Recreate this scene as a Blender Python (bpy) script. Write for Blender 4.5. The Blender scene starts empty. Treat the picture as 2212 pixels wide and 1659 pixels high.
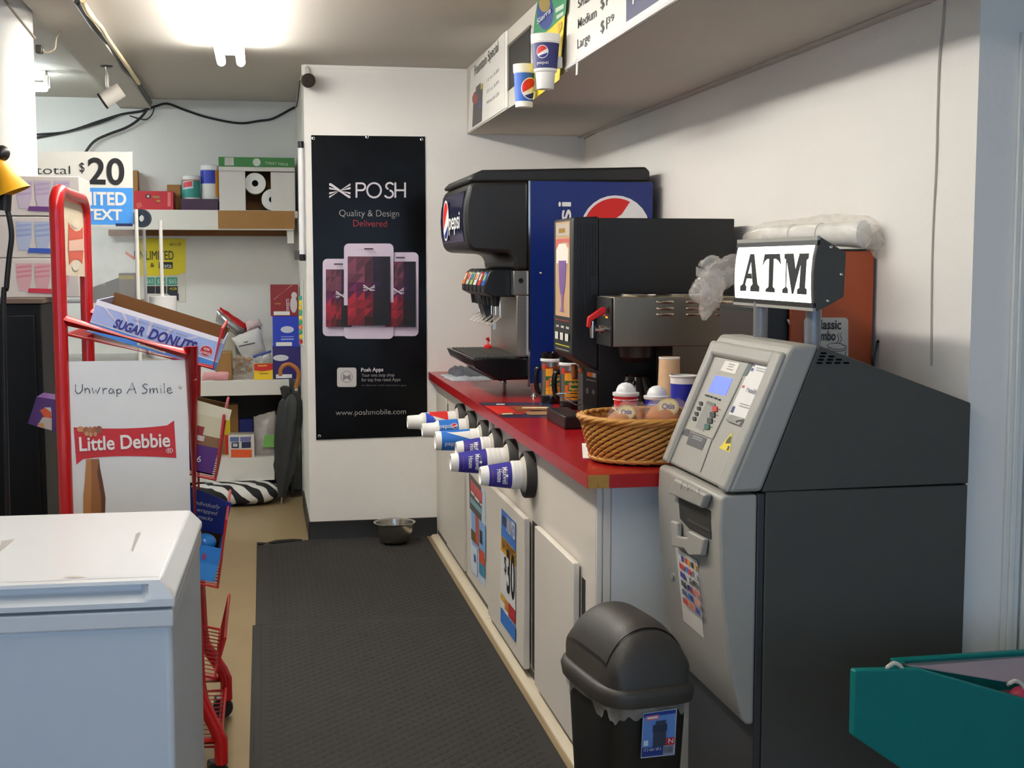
import bpy, bmesh, math, random
from mathutils import Vector, Matrix, noise as mnoise

# ---------------------------------------------------------------- camera, light, exposure
SC = bpy.context.scene
COL = SC.collection
FPX = 2824.55                                   # focal length in pixels of the 2212x1659 frame
YAW, PIT, ROL, HCAM = math.radians(10.81), math.radians(5.27), math.radians(-0.036), 1.5
FW = Vector((math.sin(YAW)*math.cos(PIT), math.cos(YAW)*math.cos(PIT), -math.sin(PIT)))
_r = Vector((math.cos(YAW), -math.sin(YAW), 0)); _u = _r.cross(FW)
RT = math.cos(ROL)*_r + math.sin(ROL)*_u
UP = -math.sin(ROL)*_r + math.cos(ROL)*_u
EYE = Vector((0, 0, HCAM))
cam_d = bpy.data.cameras.new('camera'); cam = bpy.data.objects.new('camera', cam_d); COL.objects.link(cam)
cam_d.sensor_width = 36; cam_d.lens = 36*FPX/2212; cam_d.clip_start = 0.05
cam.matrix_world = Matrix(((RT.x, UP.x, -FW.x, 0), (RT.y, UP.y, -FW.y, 0), (RT.z, UP.z, -FW.z, HCAM), (0, 0, 0, 1)))
SC.camera = cam
SC.view_settings.view_transform = 'Standard'; SC.view_settings.look = 'None'
SC.view_settings.gamma = 1; SC.view_settings.use_curve_mapping = False
SC.view_settings.exposure = 0.55
W = bpy.data.worlds.new('sky'); SC.world = W; W.use_nodes = True
W.node_tree.nodes['Background'].inputs[0].default_value = (0.55, 0.72, 1.0, 1)
W.node_tree.nodes['Background'].inputs[1].default_value = 1.0
TUBE_STRENGTH = 30.0
def area(name, loc, rot, sx, sy, power, col):
    l = bpy.data.lights.new(name, 'AREA'); l.shape = 'RECTANGLE'; l.size = sx; l.size_y = sy
    l.energy = power; l.color = col
    o = bpy.data.objects.new(name, l); COL.objects.link(o); o.location = loc; o.rotation_euler = rot
    return o
# daylight entering through the shop-front windows behind the camera
area('window_daylight_left', (-1.6, -2.25, 1.45), (math.radians(-90), 0, math.pi), 2.6, 1.9, 20, (0.44, 0.67, 1.0))
area('window_daylight_right', (1.5, -2.25, 1.45), (math.radians(-90), 0, math.pi), 2.2, 1.9, 12, (0.44, 0.67, 1.0))

# ---------------------------------------------------------------- pixel rays
def ray(u, v): return FW + (u-1106)/FPX*RT - (v-829.5)/FPX*UP
def P(u, v, X=None, Y=None, Z=None):
    d = ray(u, v)
    t = X/d.x if X is not None else (Y/d.y if Y is not None else (Z-HCAM)/d.z)
    return EYE + t*d
def PL(u, v, pl):
    d = ray(u, v); p, n = pl
    return EYE + d*((p-EYE).dot(n)/d.dot(n))
def plX(x): return (Vector((x, 0, 0)), Vector((-1, 0, 0)))
def plY(y): return (Vector((0, y, 0)), Vector((0, -1, 0)))
def plZ(z): return (Vector((0, 0, z)), Vector((0, 0, 1)))

# ---------------------------------------------------------------- materials
def lin(c):
    return tuple(((x/255)/12.92 if x/255 <= 0.04045 else ((x/255+0.055)/1.055)**2.4) for x in c)
MATS = {}
def mat(name, c, rough=0.5, metal=0.0, var=0.06, scale=14.0, bump=0.0, bscale=120.0, emit=0.0, trans=0.0, coat=0.0, alpha=1.0, aniso=None, spec=0.5):
    if name in MATS: return MATS[name]
    m = bpy.data.materials.new(name); m.use_nodes = True; MATS[name] = m
    nt = m.node_tree; b = nt.nodes['Principled BSDF']
    col = lin(c)
    tc = nt.nodes.new('ShaderNodeTexCoord'); nz = nt.nodes.new('ShaderNodeTexNoise')
    nz.inputs['Scale'].default_value = scale; nz.inputs['Detail'].default_value = 4
    if aniso:
        mp = nt.nodes.new('ShaderNodeMapping'); mp.inputs['Scale'].default_value = aniso
        nt.links.new(tc.outputs['Object'], mp.inputs['Vector']); nt.links.new(mp.outputs[0], nz.inputs['Vector'])
    else:
        nt.links.new(tc.outputs['Object'], nz.inputs['Vector'])
    mx = nt.nodes.new('ShaderNodeMix'); mx.data_type = 'RGBA'
    mx.inputs[6].default_value = tuple(max(0, x*(1-var)) for x in col)+(1,)
    mx.inputs[7].default_value = tuple(min(1, x*(1+var)) for x in col)+(1,)
    nt.links.new(nz.outputs['Fac'], mx.inputs[0]); nt.links.new(mx.outputs[2], b.inputs['Base Color'])
    b.inputs['Roughness'].default_value = rough; b.inputs['Metallic'].default_value = metal
    b.inputs['Coat Weight'].default_value = coat; b.inputs['Specular IOR Level'].default_value = spec
    if trans: b.inputs['Transmission Weight'].default_value = trans
    if alpha < 1: b.inputs['Alpha'].default_value = alpha
    if emit:
        b.inputs['Emission Color'].default_value = col+(1,); b.inputs['Emission Strength'].default_value = emit
    if bump:
        n2 = nt.nodes.new('ShaderNodeTexNoise'); n2.inputs['Scale'].default_value = bscale; n2.inputs['Detail'].default_value = 3
        nt.links.new(tc.outputs['Object'], n2.inputs['Vector'])
        bp = nt.nodes.new('ShaderNodeBump'); bp.inputs['Strength'].default_value = bump; bp.inputs['Distance'].default_value = 0.004
        nt.links.new(n2.outputs['Fac'], bp.inputs['Height']); nt.links.new(bp.outputs[0], b.inputs['Normal'])
    return m
def pmat(c, rough=0.45):
    return mat('print_%02x%02x%02x' % tuple(int(x) for x in c), c, rough, var=0.03, scale=30)
def film(name, c, fac=0.3, rough=0.12, nz_=0.4):
    """thin clear plastic: mostly see-through with a glossy, slightly milky skin"""
    if name in MATS: return MATS[name]
    m = bpy.data.materials.new(name); m.use_nodes = True; MATS[name] = m
    nt = m.node_tree; b = nt.nodes['Principled BSDF']; out = nt.nodes['Material Output']
    b.inputs['Base Color'].default_value = lin(c)+(1,); b.inputs['Roughness'].default_value = rough
    b.inputs['Specular IOR Level'].default_value = 0.8
    tr = nt.nodes.new('ShaderNodeBsdfTransparent'); mix = nt.nodes.new('ShaderNodeMixShader')
    tc = nt.nodes.new('ShaderNodeTexCoord'); nz = nt.nodes.new('ShaderNodeTexNoise'); nz.inputs['Scale'].default_value = 25
    mr = nt.nodes.new('ShaderNodeMapRange'); mr.inputs[1].default_value = 0.3; mr.inputs[2].default_value = 0.7
    mr.inputs[3].default_value = fac*(1-nz_); mr.inputs[4].default_value = min(1, fac*(1+nz_))
    nt.links.new(tc.outputs['Object'], nz.inputs['Vector']); nt.links.new(nz.outputs['Fac'], mr.inputs[0])
    nt.links.new(mr.outputs[0], mix.inputs[0]); nt.links.new(tr.outputs[0], mix.inputs[1]); nt.links.new(b.outputs[0], mix.inputs[2])
    nt.links.new(mix.outputs[0], out.inputs['Surface'])
    return m

# ---------------------------------------------------------------- mesh helpers
def frame(axis):
    a = Vector(axis).normalized()
    h = Vector((0, 0, 1)) if abs(a.z) < 0.9 else Vector((1, 0, 0))
    e1 = a.cross(h).normalized(); e2 = e1.cross(a).normalized()
    return a, e1, e2
class MB:
    def __init__(s): s.v = []; s.f = []; s.m = []; s.cur = 0
    def add(s, vs, fs):
        o = len(s.v); s.v += [Vector(v) for v in vs]
        for f in fs: s.f.append([i+o for i in f]); s.m.append(s.cur)
        return s
    def box(s, x0, x1, y0, y1, z0, z1):
        vs = [(x, y, z) for z in (z0, z1) for y in (y0, y1) for x in (x0, x1)]
        return s.add(vs, [(0, 2, 3, 1), (4, 5, 7, 6), (0, 1, 5, 4), (2, 6, 7, 3), (0, 4, 6, 2), (1, 3, 7, 5)])
    def extr(s, pts, d):
        """closed polygon pts (3D) swept by vector d"""
        n = len(pts); d = Vector(d); a = [Vector(p) for p in pts]
        return s.add(a+[p+d for p in a], [tuple(range(n))[::-1], tuple(range(n, 2*n))]+[(i, (i+1) % n, (i+1) % n+n, i+n) for i in range(n)])
    def prismY(s, xz, y0, y1): return s.extr([(x, y0, z) for x, z in xz], (0, y1-y0, 0))
    def prismX(s, yz, x0, x1): return s.extr([(x0, y, z) for y, z in yz], (x1-x0, 0, 0))
    def prismZ(s, xy, z0, z1): return s.extr([(x, y, z0) for x, y in xy], (0, 0, z1-z0))
    def lathe(s, prof, org, axis=(0, 0, 1), seg=24, cap=True):
        a, e1, e2 = frame(axis); org = Vector(org); vs = []
        for r, h in prof:
            for k in range(seg):
                t = 2*math.pi*k/seg
                vs.append(org+a*h+(e1*math.cos(t)+e2*math.sin(t))*max(r, 1e-5))
        fs = []
        for i in range(len(prof)-1):
            for k in range(seg):
                k2 = (k+1) % seg
                fs.append((i*seg+k, i*seg+k2, (i+1)*seg+k2, (i+1)*seg+k))
        if cap:
            fs.append(tuple(range(seg))[::-1]); n = (len(prof)-1)*seg; fs.append(tuple(range(n, n+seg)))
        return s.add(vs, fs)
    def cyl(s, p, q, r, seg=14, r2=None):
        p = Vector(p); q = Vector(q); d = q-p
        return s.lathe([(r, 0), (r if r2 is None else r2, d.length)], p, d, seg)
    def ell(s, c, rx, ry, rz, seg=16, rings=9):
        c = Vector(c); vs = []; fs = []
        for i in range(rings+1):
            th = math.pi*i/rings
            for k in range(seg):
                ph = 2*math.pi*k/seg
                vs.append(c+Vector((rx*math.sin(th)*math.cos(ph), ry*math.sin(th)*math.sin(ph), rz*math.cos(th))))
        for i in range(rings):
            for k in range(seg):
                k2 = (k+1) % seg
                fs.append((i*seg+k, (i+1)*seg+k, (i+1)*seg+k2, i*seg+k2))
        return s.add(vs, fs)
    def tube(s, pts, r, seg=8, closed=False):
        pts = [Vector(p) for p in pts]; n = len(pts); rs = r if isinstance(r, (list, tuple)) else [r]*n
        vs = []; prev = None
        for i, p in enumerate(pts):
            t = (pts[(i+1) % n]-pts[i-1]) if closed else (pts[min(i+1, n-1)]-pts[max(i-1, 0)])
            t = t.normalized() if t.length > 1e-9 else Vector((0, 0, 1))
            if prev is None: _, e1, e2 = frame(t)
            else:
                e1 = (prev-t*prev.dot(t)); e1 = e1.normalized() if e1.length > 1e-6 else frame(t)[1]
                e2 = t.cross(e1)
            prev = e1
            for k in range(seg):
                a = 2*math.pi*k/seg
                vs.append(p+(e1*math.cos(a)+e2*math.sin(a))*rs[i])
        fs = []
        for i in range(n if closed else n-1):
            j = (i+1) % n
            for k in range(seg):
                k2 = (k+1) % seg
                fs.append((i*seg+k, i*seg+k2, j*seg+k2, j*seg+k))
        if not closed:
            fs.append(tuple(range(seg))[::-1]); fs.append(tuple(range((n-1)*seg, n*seg)))
        return s.add(vs, fs)
    def loft(s, secs, cap=True):
        n = len(secs[0]); vs = [p for sec in secs for p in sec]; fs = []
        for i in range(len(secs)-1):
            for k in range(n):
                k2 = (k+1) % n
                fs.append((i*n+k, i*n+k2, (i+1)*n+k2, (i+1)*n+k))
        if cap:
            fs.append(tuple(range(n))[::-1]); o = (len(secs)-1)*n; fs.append(tuple(range(o, o+n)))
        return s.add(vs, fs)
    def grid(s, fn, nu, nv):
        vs = [fn(i/nu, j/nv) for j in range(nv+1) for i in range(nu+1)]
        w = nu+1
        return s.add(vs, [(j*w+i, j*w+i+1, (j+1)*w+i+1, (j+1)*w+i) for j in range(nv) for i in range(nu)])
def smooth_path(pts, n=6):
    pts = [Vector(p) for p in pts]; out = []
    for i in range(len(pts)-1):
        p0 = pts[max(i-1, 0)]; p1 = pts[i]; p2 = pts[i+1]; p3 = pts[min(i+2, len(pts)-1)]
        for k in range(n):
            t = k/n
            out.append(0.5*((2*p1)+(p2-p0)*t+(2*p0-5*p1+4*p2-p3)*t*t+(3*p1-p0-3*p2+p3)*t**3))
    out.append(pts[-1]); return out
ROOT = {}
def rootloc(o):
    while o.parent: o = o.parent
    return ROOT.get(o.name, Vector((0, 0, 0)))
def ob(name, mb, m, parent=None, bevel=0.0, smooth=None, seg=2, loc=None, recalc=True):
    """links mb as one mesh object; world coordinates, stored relative to its thing's base"""
    me = bpy.data.meshes.new(name)
    if parent is not None: off = rootloc(parent)
    elif loc is not None: off = Vector(loc)
    else:
        xs = [v.x for v in mb.v]; ys = [v.y for v in mb.v]; zs = [v.z for v in mb.v]
        off = Vector(((min(xs)+max(xs))/2, (min(ys)+max(ys))/2, min(zs)))
    me.from_pydata([v-off for v in mb.v], [], mb.f)
    ms = m if isinstance(m, (list, tuple)) else [m]
    for x in ms: me.materials.append(x)
    for p, i in zip(me.polygons, mb.m): p.material_index = min(i, len(ms)-1)
    if recalc:
        bm = bmesh.new(); bm.from_mesh(me); bmesh.ops.recalc_face_normals(bm, faces=bm.faces); bm.to_mesh(me); bm.free()
    if smooth:
        for p in me.polygons: p.use_smooth = True
        me.set_sharp_from_angle(angle=math.radians(smooth if smooth > 1 else 40))
    o = bpy.data.objects.new(name, me); COL.objects.link(o)
    if parent is not None: o.parent = parent
    else: o.location = off; ROOT[o.name] = off
    if bevel:
        b = o.modifiers.new('bevel', 'BEVEL'); b.width = bevel; b.segments = seg; b.limit_method = 'ANGLE'; b.angle_limit = math.radians(35)
        if not smooth:
            for p in me.polygons: p.use_smooth = True
            me.set_sharp_from_angle(angle=math.radians(35)); b.harden_normals = False
    return o
def tag(o, label, cat, group=None):
    o['label'] = label; o['category'] = cat
    if group: o['group'] = group
    return o
def thing(name, label, cat, loc, group=None):
    o = bpy.data.objects.new(name, None); COL.objects.link(o); o.location = loc; o.empty_display_size = 0.05
    ROOT[o.name] = Vector(loc)
    return tag(o, label, cat, group)
def struct(name, mb, m, parent=None, **k):
    o = ob(name, mb, m, parent, **k)
    if parent is None: o['kind'] = 'structure'
    return o
# ---- flat print: polygons laid on a surface
def prints(name, items, pl, parent, off=0.0008):
    """items: list of (pixel polygon, colour); one mesh of flat print on plane pl"""
    mb = MB(); ms = []
    p, n = pl
    for k, (poly, c) in enumerate(items):
        mb.cur = k; ms.append(pmat(c))
        q = (p+n*(off+0.00025*k), n)
        pts = [PL(u, v, q) for u, v in poly]
        mb.add(pts, [tuple(range(len(pts)))])
    return ob(name, mb, ms, parent, recalc=False)
def circ(u, v, ru, rv=None, n=28, a0=0, a1=360):
    rv = ru if rv is None else rv
    return [(u+ru*math.cos(math.radians(a0+(a1-a0)*k/n)), v-rv*math.sin(math.radians(a0+(a1-a0)*k/n))) for k in range(n if a1-a0 == 360 else n+1)]
def rrect(x0, y0, x1, y1, r, n=4):
    o = []
    for cx, cy, a in ((x1-r, y0+r, 0), (x0+r, y0+r, 90), (x0+r, y1-r, 180), (x1-r, y1-r, 270)):
        for k in range(n+1):
            t = math.radians(a+90*k/n); o.append((cx+r*math.cos(t), cy-r*math.sin(t)))
    return o
def quad(p, s0, s1, t0, t1):
    """sub-rectangle of a pixel quad p=(tl,tr,br,bl) in 0..1 coordinates (s right, t down)"""
    def at(s, t):
        a = [p[0][i]+(p[1][i]-p[0][i])*s for i in (0, 1)]; b = [p[3][i]+(p[2][i]-p[3][i])*s for i in (0, 1)]
        return (a[0]+(b[0]-a[0])*t, a[1]+(b[1]-a[1])*t)
    return [at(s0, t0), at(s1, t0), at(s1, t1), at(s0, t1)]
TXT = {}
def textmesh(s, bold=0.0, shear=0.0, res=6, space=1.0):
    key = (s, bold, shear, space)
    if key in TXT: return TXT[key]
    cu = bpy.data.curves.new('t', 'FONT'); cu.body = s; cu.size = 1; cu.resolution_u = res; cu.offset = bold; cu.shear = shear; cu.space_character = space
    o = bpy.data.objects.new('t', cu); COL.objects.link(o)
    me = bpy.data.meshes.new_from_object(o)
    vs = [(v.co.x, v.co.y) for v in me.vertices]; fs = [tuple(p.vertices) for p in me.polygons]
    bpy.data.objects.remove(o); bpy.data.curves.remove(cu); bpy.data.meshes.remove(me)
    TXT[key] = (vs, fs); return TXT[key]
_h = textmesh('H')[0]; CAP = max(v[1] for v in _h)
def text(s, org, xd, yd, cap, m, parent, width=None, bold=0.0, shear=0.0, align='L', name='lettering', space=1.0):
    vs, fs = textmesh(s, bold, shear, space=space)
    xd = Vector(xd).normalized(); yd = Vector(yd).normalized(); n = xd.cross(yd)
    x0 = min(v[0] for v in vs); x1 = max(v[0] for v in vs)
    sy = cap/CAP; sx = sy if width is None else width/(x1-x0)
    sh = 0 if align == 'L' else (-(x1-x0)*sx/2 if align == 'C' else -(x1-x0)*sx)
    mb = MB().add([Vector(org)+xd*((v[0]-x0)*sx+sh)+yd*v[1]*sy for v in vs], fs)
    return ob(name, mb, m, parent, recalc=False)
def text_px(s, a, b, capx, pl, m, parent, bold=0.0, shear=0.0, off=0.0022, fit=True, name='lettering', space=1.0):
    """baseline from pixel a to pixel b on plane pl, capital height capx pixels"""
    p, n = pl; q = (p+n*off, n)
    A = PL(a[0], a[1], q); B = PL(b[0], b[1], q); xd = (B-A)
    yd = n.cross(xd).normalized()
    dx, dy = b[0]-a[0], b[1]-a[1]; L = math.hypot(dx, dy)
    # pixel offset perpendicular to the baseline, measured back on the plane
    T = PL(a[0]+dy/L*capx, a[1]-dx/L*capx, q) - A
    T2 = PL(a[0], a[1]-capx, q) - A
    cap = max(T.dot(yd), 1e-4) if abs(dx) < abs(dy) else max(T2.dot(yd), 1e-4)
    return text(s, A, xd, yd, cap, m, parent, width=xd.length if fit else None, bold=bold, shear=shear, name=name, space=space)
def wrap_text(s, fn, width, cap, m, parent, bold=0.0, shear=0.0, name='lettering', cuts=14):
    """text mapped through fn(x, y) -> point, x centred, y from baseline"""
    vs, fs = textmesh(s, bold, shear)
    x0 = min(v[0] for v in vs); x1 = max(v[0] for v in vs); sx = width/(x1-x0); sy = cap/CAP
    bm = bmesh.new(); bv = [bm.verts.new(((v[0]-x0)*sx-width/2, v[1]*sy, 0)) for v in vs]
    for f in fs:
        try: bm.faces.new([bv[i] for i in f])
        except ValueError: pass
    for k in range(1, cuts):
        g = bm.verts[:]+bm.edges[:]+bm.faces[:]
        bmesh.ops.bisect_plane(bm, geom=g, plane_co=(-width/2+width*k/cuts, 0, 0), plane_no=(1, 0, 0))
    for k in range(1, 4):
        g = bm.verts[:]+bm.edges[:]+bm.faces[:]
        bmesh.ops.bisect_plane(bm, geom=g, plane_co=(0, cap*k/4, 0), plane_no=(0, 1, 0))
    bm.verts.index_update()
    mb = MB().add([fn(v.co.x, v.co.y) for v in bm.verts], [tuple(v.index for v in f.verts) for f in bm.faces]); bm.free()
    return ob(name, mb, m, parent, recalc=False)
def segment(fn, r, a0, a1, m, parent, name, n=20, k=5):
    """circle segment between arc a0..a1 and its chord, mapped through fn(x, y)"""
    p = lambda a: (r*math.cos(math.radians(a)), r*math.sin(math.radians(a)))
    A, B = p(a0), p(a1)
    def g(s, t):
        a = p(a0+(a1-a0)*s); c = (A[0]+(B[0]-A[0])*s, A[1]+(B[1]-A[1])*s)
        return fn(c[0]+(a[0]-c[0])*t, c[1]+(a[1]-c[1])*t)
    return ob(name, MB().grid(g, n, k), m, parent, recalc=False)
def disc_on(fn, r, m, parent, name, n=28, k=4):
    return ob(name, MB().grid(lambda s, t: fn(r*t*math.cos(2*math.pi*s), r*t*math.sin(2*math.pi*s)), n, k), m, parent, recalc=False)
R = random.Random(7)

# ---------------------------------------------------------------- shared materials
WALL = mat('wall_paint', (236, 233, 227), 0.62, var=0.02, scale=3, bump=0.25, bscale=90)
WALLC = mat('wall_paint_cool', (226, 226, 220), 0.6, var=0.02, scale=3, bump=0.3, bscale=60)
CEIL = mat('ceiling_paint', (196, 191, 182), 0.8, var=0.03, scale=2, bump=0.15, bscale=40)
FLOOR = mat('floor_vinyl', (142, 123, 90), 0.34, var=0.10, scale=5, bump=0.05, bscale=30)
BLACK = mat('black_plastic', (22, 21, 20), 0.38, var=0.15)
BLACKG = mat('black_gloss', (16, 16, 17), 0.18, var=0.1)
DKGREY = mat('dark_grey_plastic', (62, 60, 57), 0.5, var=0.08)
WHITE = mat('white_paint', (228, 225, 218), 0.45, var=0.03)
WHITEG = mat('white_gloss', (232, 232, 232), 0.22, var=0.02)
RED = mat('red_enamel', (196, 16, 20), 0.3, var=0.06, coat=0.3)
STEEL = mat('brushed_steel', (190, 184, 172), 0.34, metal=1.0, var=0.1, scale=6, aniso=(2, 2, 60))
CHROME = mat('chrome', (215, 212, 205), 0.15, metal=1.0, var=0.03)
CARD = mat('corrugated_card', (158, 116, 66), 0.8, var=0.08, scale=20)
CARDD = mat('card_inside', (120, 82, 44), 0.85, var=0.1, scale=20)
PAPER = mat('white_card', (236, 234, 228), 0.6, var=0.02)
FOAM = mat('foam_cup', (240, 238, 232), 0.55, var=0.02, scale=60)
CABLE = mat('black_cable', (24, 24, 26), 0.45)
INK = pmat((24, 24, 26)); INKW = pmat((240, 238, 235)); NAVY = pmat((22, 28, 88))
# ================================================================ the room
YP, XW, ZC = 7.088, 1.754, 2.545        # partition face, right wall face, ceiling
XL, YB, YF, XR = -4.2, 8.75, -2.4, 2.9  # left wall, back wall, shop front, right wall of the entrance
struct('floor', MB().box(XL, XR, YF, YB, -0.12, 0.0), FLOOR)
struct('ceiling', MB().box(XL, XR, YF, YB, ZC, ZC+0.12), CEIL)
struct('wall_back', MB().box(XL, XR, YB, YB+0.12, 0, ZC), WALLC)
struct('wall_left', MB().box(XL-0.12, XL, YF, YB, 0, ZC), WALLC)
struct('wall_partition', MB().box(0.236, XW, YP, YB-0.001, 0, ZC-0.001), WALL)
struct('trim_1', MB().box(0.226, 0.262, YP-0.010, YP-0.001, 2.49, 2.54).box(0.262, 1.10, YP-0.006, YP-0.001, 2.525, 2.54), WALL)
wr = struct('wall_right', MB().box(XW, XW+0.12, 3.02, YP-0.001, 0, ZC-0.001), WALL)
struct('wall_return', MB().box(XW+0.121, 2.01, 3.02, 3.14, 0, ZC-0.001).box(2.79, XR, 3.02, 3.14, 0, ZC-0.001).box(2.01, 2.79, 3.02, 3.14, 2.08, ZC-0.001), WALLC)
struct('wall_entrance', MB().box(XR, XR+0.12, YF, 3.14, 0, ZC), WALLC)
# thin raised paint seam running down the right wall
seam = [P(u, v, X=XW-0.002) for u, v in ((2041, 0), (2037, 60), (2030, 130), (2026, 240), (2024, 330), (2021, 400), (2017, 470), (2013, 600), (2012, 790))]
struct('trim_2', MB().tube(smooth_path(seam, 4), [0.004]*10+[0.0035]*12+[0.003]*11, 6), mat('seam_paint', (176, 168, 156), 0.7))
# soffit above the counter with the loose cove strip where it meets the wall
struct('wall_soffit', MB().box(1.107, XW-0.001, 1.6, YP-0.001, 2.196, ZC-0.001), CEIL)
struct('trim_3', MB().box(XW-0.028, XW-0.001, 3.02, YP-0.002, 2.186, 2.1955), CEIL)
cr = [P(u, v, X=XW-0.0015) for u, v in ((1262, 300), (1330, 268), (1480, 212), (1700, 122), (1900, 46), (2010, 6))]
struct('trim_4', MB().tube(smooth_path(cr, 5), 0.0016, 5), mat('crack_dark', (96, 88, 78), 0.9))
# black cove base on the partition
struct('baseboard_partition', MB().prismX([(YP-0.001, 0), (YP-0.012, 0), (YP-0.009, 0.012), (YP-0.007, 0.10), (YP-0.001, 0.103)], 0.232, 0.93), mat('cove_base', (30, 29, 27), 0.45), smooth=30)
struct('baseboard_partition_side', MB().box(0.227, 0.2355, YP, 8.1, 0, 0.10), MATS['cove_base'])
# door at the right with its moulded casing
dr = struct('door_1', MB().box(2.012, 2.788, 3.07, 3.11, 0.005, 2.078), WHITE, bevel=0.002)
cs = MB()
for x0, x1, d in ((1.862, 1.876, 0.010), (1.876, 1.889, 0.016), (1.889, 1.905, 0.012), (1.914, 1.93, 0.014), (1.93, 2.02, 0.018), (2.02, 2.056, 0.006)):
    cs.box(x0, x1, 3.019-d, 3.019, 0, 2.07)
cs.box(2.0, 2.80, 3.001, 3.019, 2.04, 2.13)
ob('casing', cs, WALLC, dr, bevel=0.002)
ob('handle', MB().cyl((2.12, 3.07, 1.0), (2.12, 3.02, 1.0), 0.012).ell((2.12, 3.01, 1.0), 0.028, 0.022, 0.028), CHROME, dr, smooth=40)
# shop front behind the camera: sill, piers, header, glazing
struct('wall_front', MB().box(XL, -2.9, YF-0.12, YF, 0, ZC).box(-0.3, 0.4, YF-0.12, YF, 0, ZC).box(2.6, XR, YF-0.12, YF, 0, ZC)
       .box(-2.9, -0.3, YF-0.12, YF, 0, 0.5).box(0.4, 2.6, YF-0.12, YF, 0, 0.5).box(-2.9, -0.3, YF-0.12, YF, 2.4, ZC).box(0.4, 2.6, YF-0.12, YF, 2.4, ZC), WALLC)
GL = film('window_glass', (220, 235, 240), 0.08, 0.02, 0.0)
for k, (x0, x1) in enumerate(((-2.9, -0.3), (0.4, 2.6))):
    w = struct('window_%d' % (k+1), MB().box(x0, x1, YF-0.07, YF-0.06, 0.5, 2.4), GL)
    ob('window_frame', MB().box(x0, x0+0.05, YF-0.1, YF-0.02, 0.5, 2.4).box(x1-0.05, x1, YF-0.1, YF-0.02, 0.5, 2.4)
       .box(x0+0.05, x1-0.05, YF-0.1, YF-0.02, 0.5, 0.55).box(x0+0.05, x1-0.05, YF-0.1, YF-0.02, 2.35, 2.4), STEEL, w)
# dropped beam along the ceiling at the left, and the round column
struct('wall_beam', MB().box(-0.86, -0.672, 1.0, YB-0.001, 2.482, ZC-0.001), CEIL)
struct('wall_column', MB().lathe([(0.13, 0), (0.13, ZC-0.001)], (-0.998, 5.52, 0), seg=40), mat('column_paint', (218, 216, 210), 0.35, var=0.02), smooth=30)

# ---------------------------------------------------------------- ceiling strip lights
TUBE = bpy.data.materials.new('fluorescent_tube'); TUBE.use_nodes = True
_n = TUBE.node_tree; _b = _n.nodes['Principled BSDF']
_b.inputs['Base Color'].default_value = (0.9, 0.9, 0.88, 1); _b.inputs['Emission Color'].default_value = (1.0, 0.965, 0.905, 1)
_b.inputs['Emission Strength'].default_value = TUBE_STRENGTH
TUBE2 = TUBE.copy(); TUBE2.name = 'fluorescent_tube_cool'
TUBE2.node_tree.nodes['Principled BSDF'].inputs['Emission Color'].default_value = (0.86, 0.97, 1.0, 1)
TUBE3 = TUBE.copy(); TUBE3.name = 'fluorescent_tube_old'; TUBE3.node_tree.nodes['Principled BSDF'].inputs['Emission Strength'].default_value = TUBE_STRENGTH*0.62
def strip_light(p, q, label, tube_mat=TUBE, gap=0.046, drop=0.078):
    p = Vector(p); q = Vector(q); d = (q-p).normalized(); s = Vector((-d.y, d.x, 0))
    t = thing('ceiling_light', label, 'light', ((p+q)/2)[:], 'fluorescent strip lights')
    hw = 0.038
    poly = [p-s*hw*1.2, p+s*hw*1.2, p+s*hw*0.7-Vector((0, 0, 0.045)), p-s*hw*0.7-Vector((0, 0, 0.045))]
    ob('housing', MB().extr(poly, q-p), WHITE, t, bevel=0.003)
    for k in (-1, 1):
        a = p+s*gap*k-Vector((0, 0, drop)); b = q+s*gap*k-Vector((0, 0, drop))
        tb = ob('tube', MB().lathe([(0.006, 0), (0.016, 0.003), (0.021, 0.012), (0.021, (b-a).length-0.012), (0.016, (b-a).length-0.003), (0.006, (b-a).length)], a, b-a, 14), tube_mat, t, smooth=50)
        for e, w in ((a, -d), (b, d)):
            ob('socket', MB().box(*sorted((e.x-0.012, e.x+0.012)), *sorted((e.y-0.012, e.y+0.012)), e.z-0.0, e.z+0.06), WHITE, tb)
    return t
strip_light((-0.125, 6.56, ZC-0.001), (-0.125, 4.12, ZC-0.001), 'twin-tube fluorescent strip light glowing on the ceiling over the aisle')
strip_light((-0.125, 4.02, ZC-0.001), (-0.125, 1.58, ZC-0.001), 'twin-tube fluorescent strip light above the freezer, nearest the camera', TUBE3)
strip_light((-2.6, 7.6, ZC-0.001), (-1.13, 7.6, ZC-0.001), 'fluorescent strip light beyond the white column, running crosswise', TUBE2, gap=0.03, drop=0.085)

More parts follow.
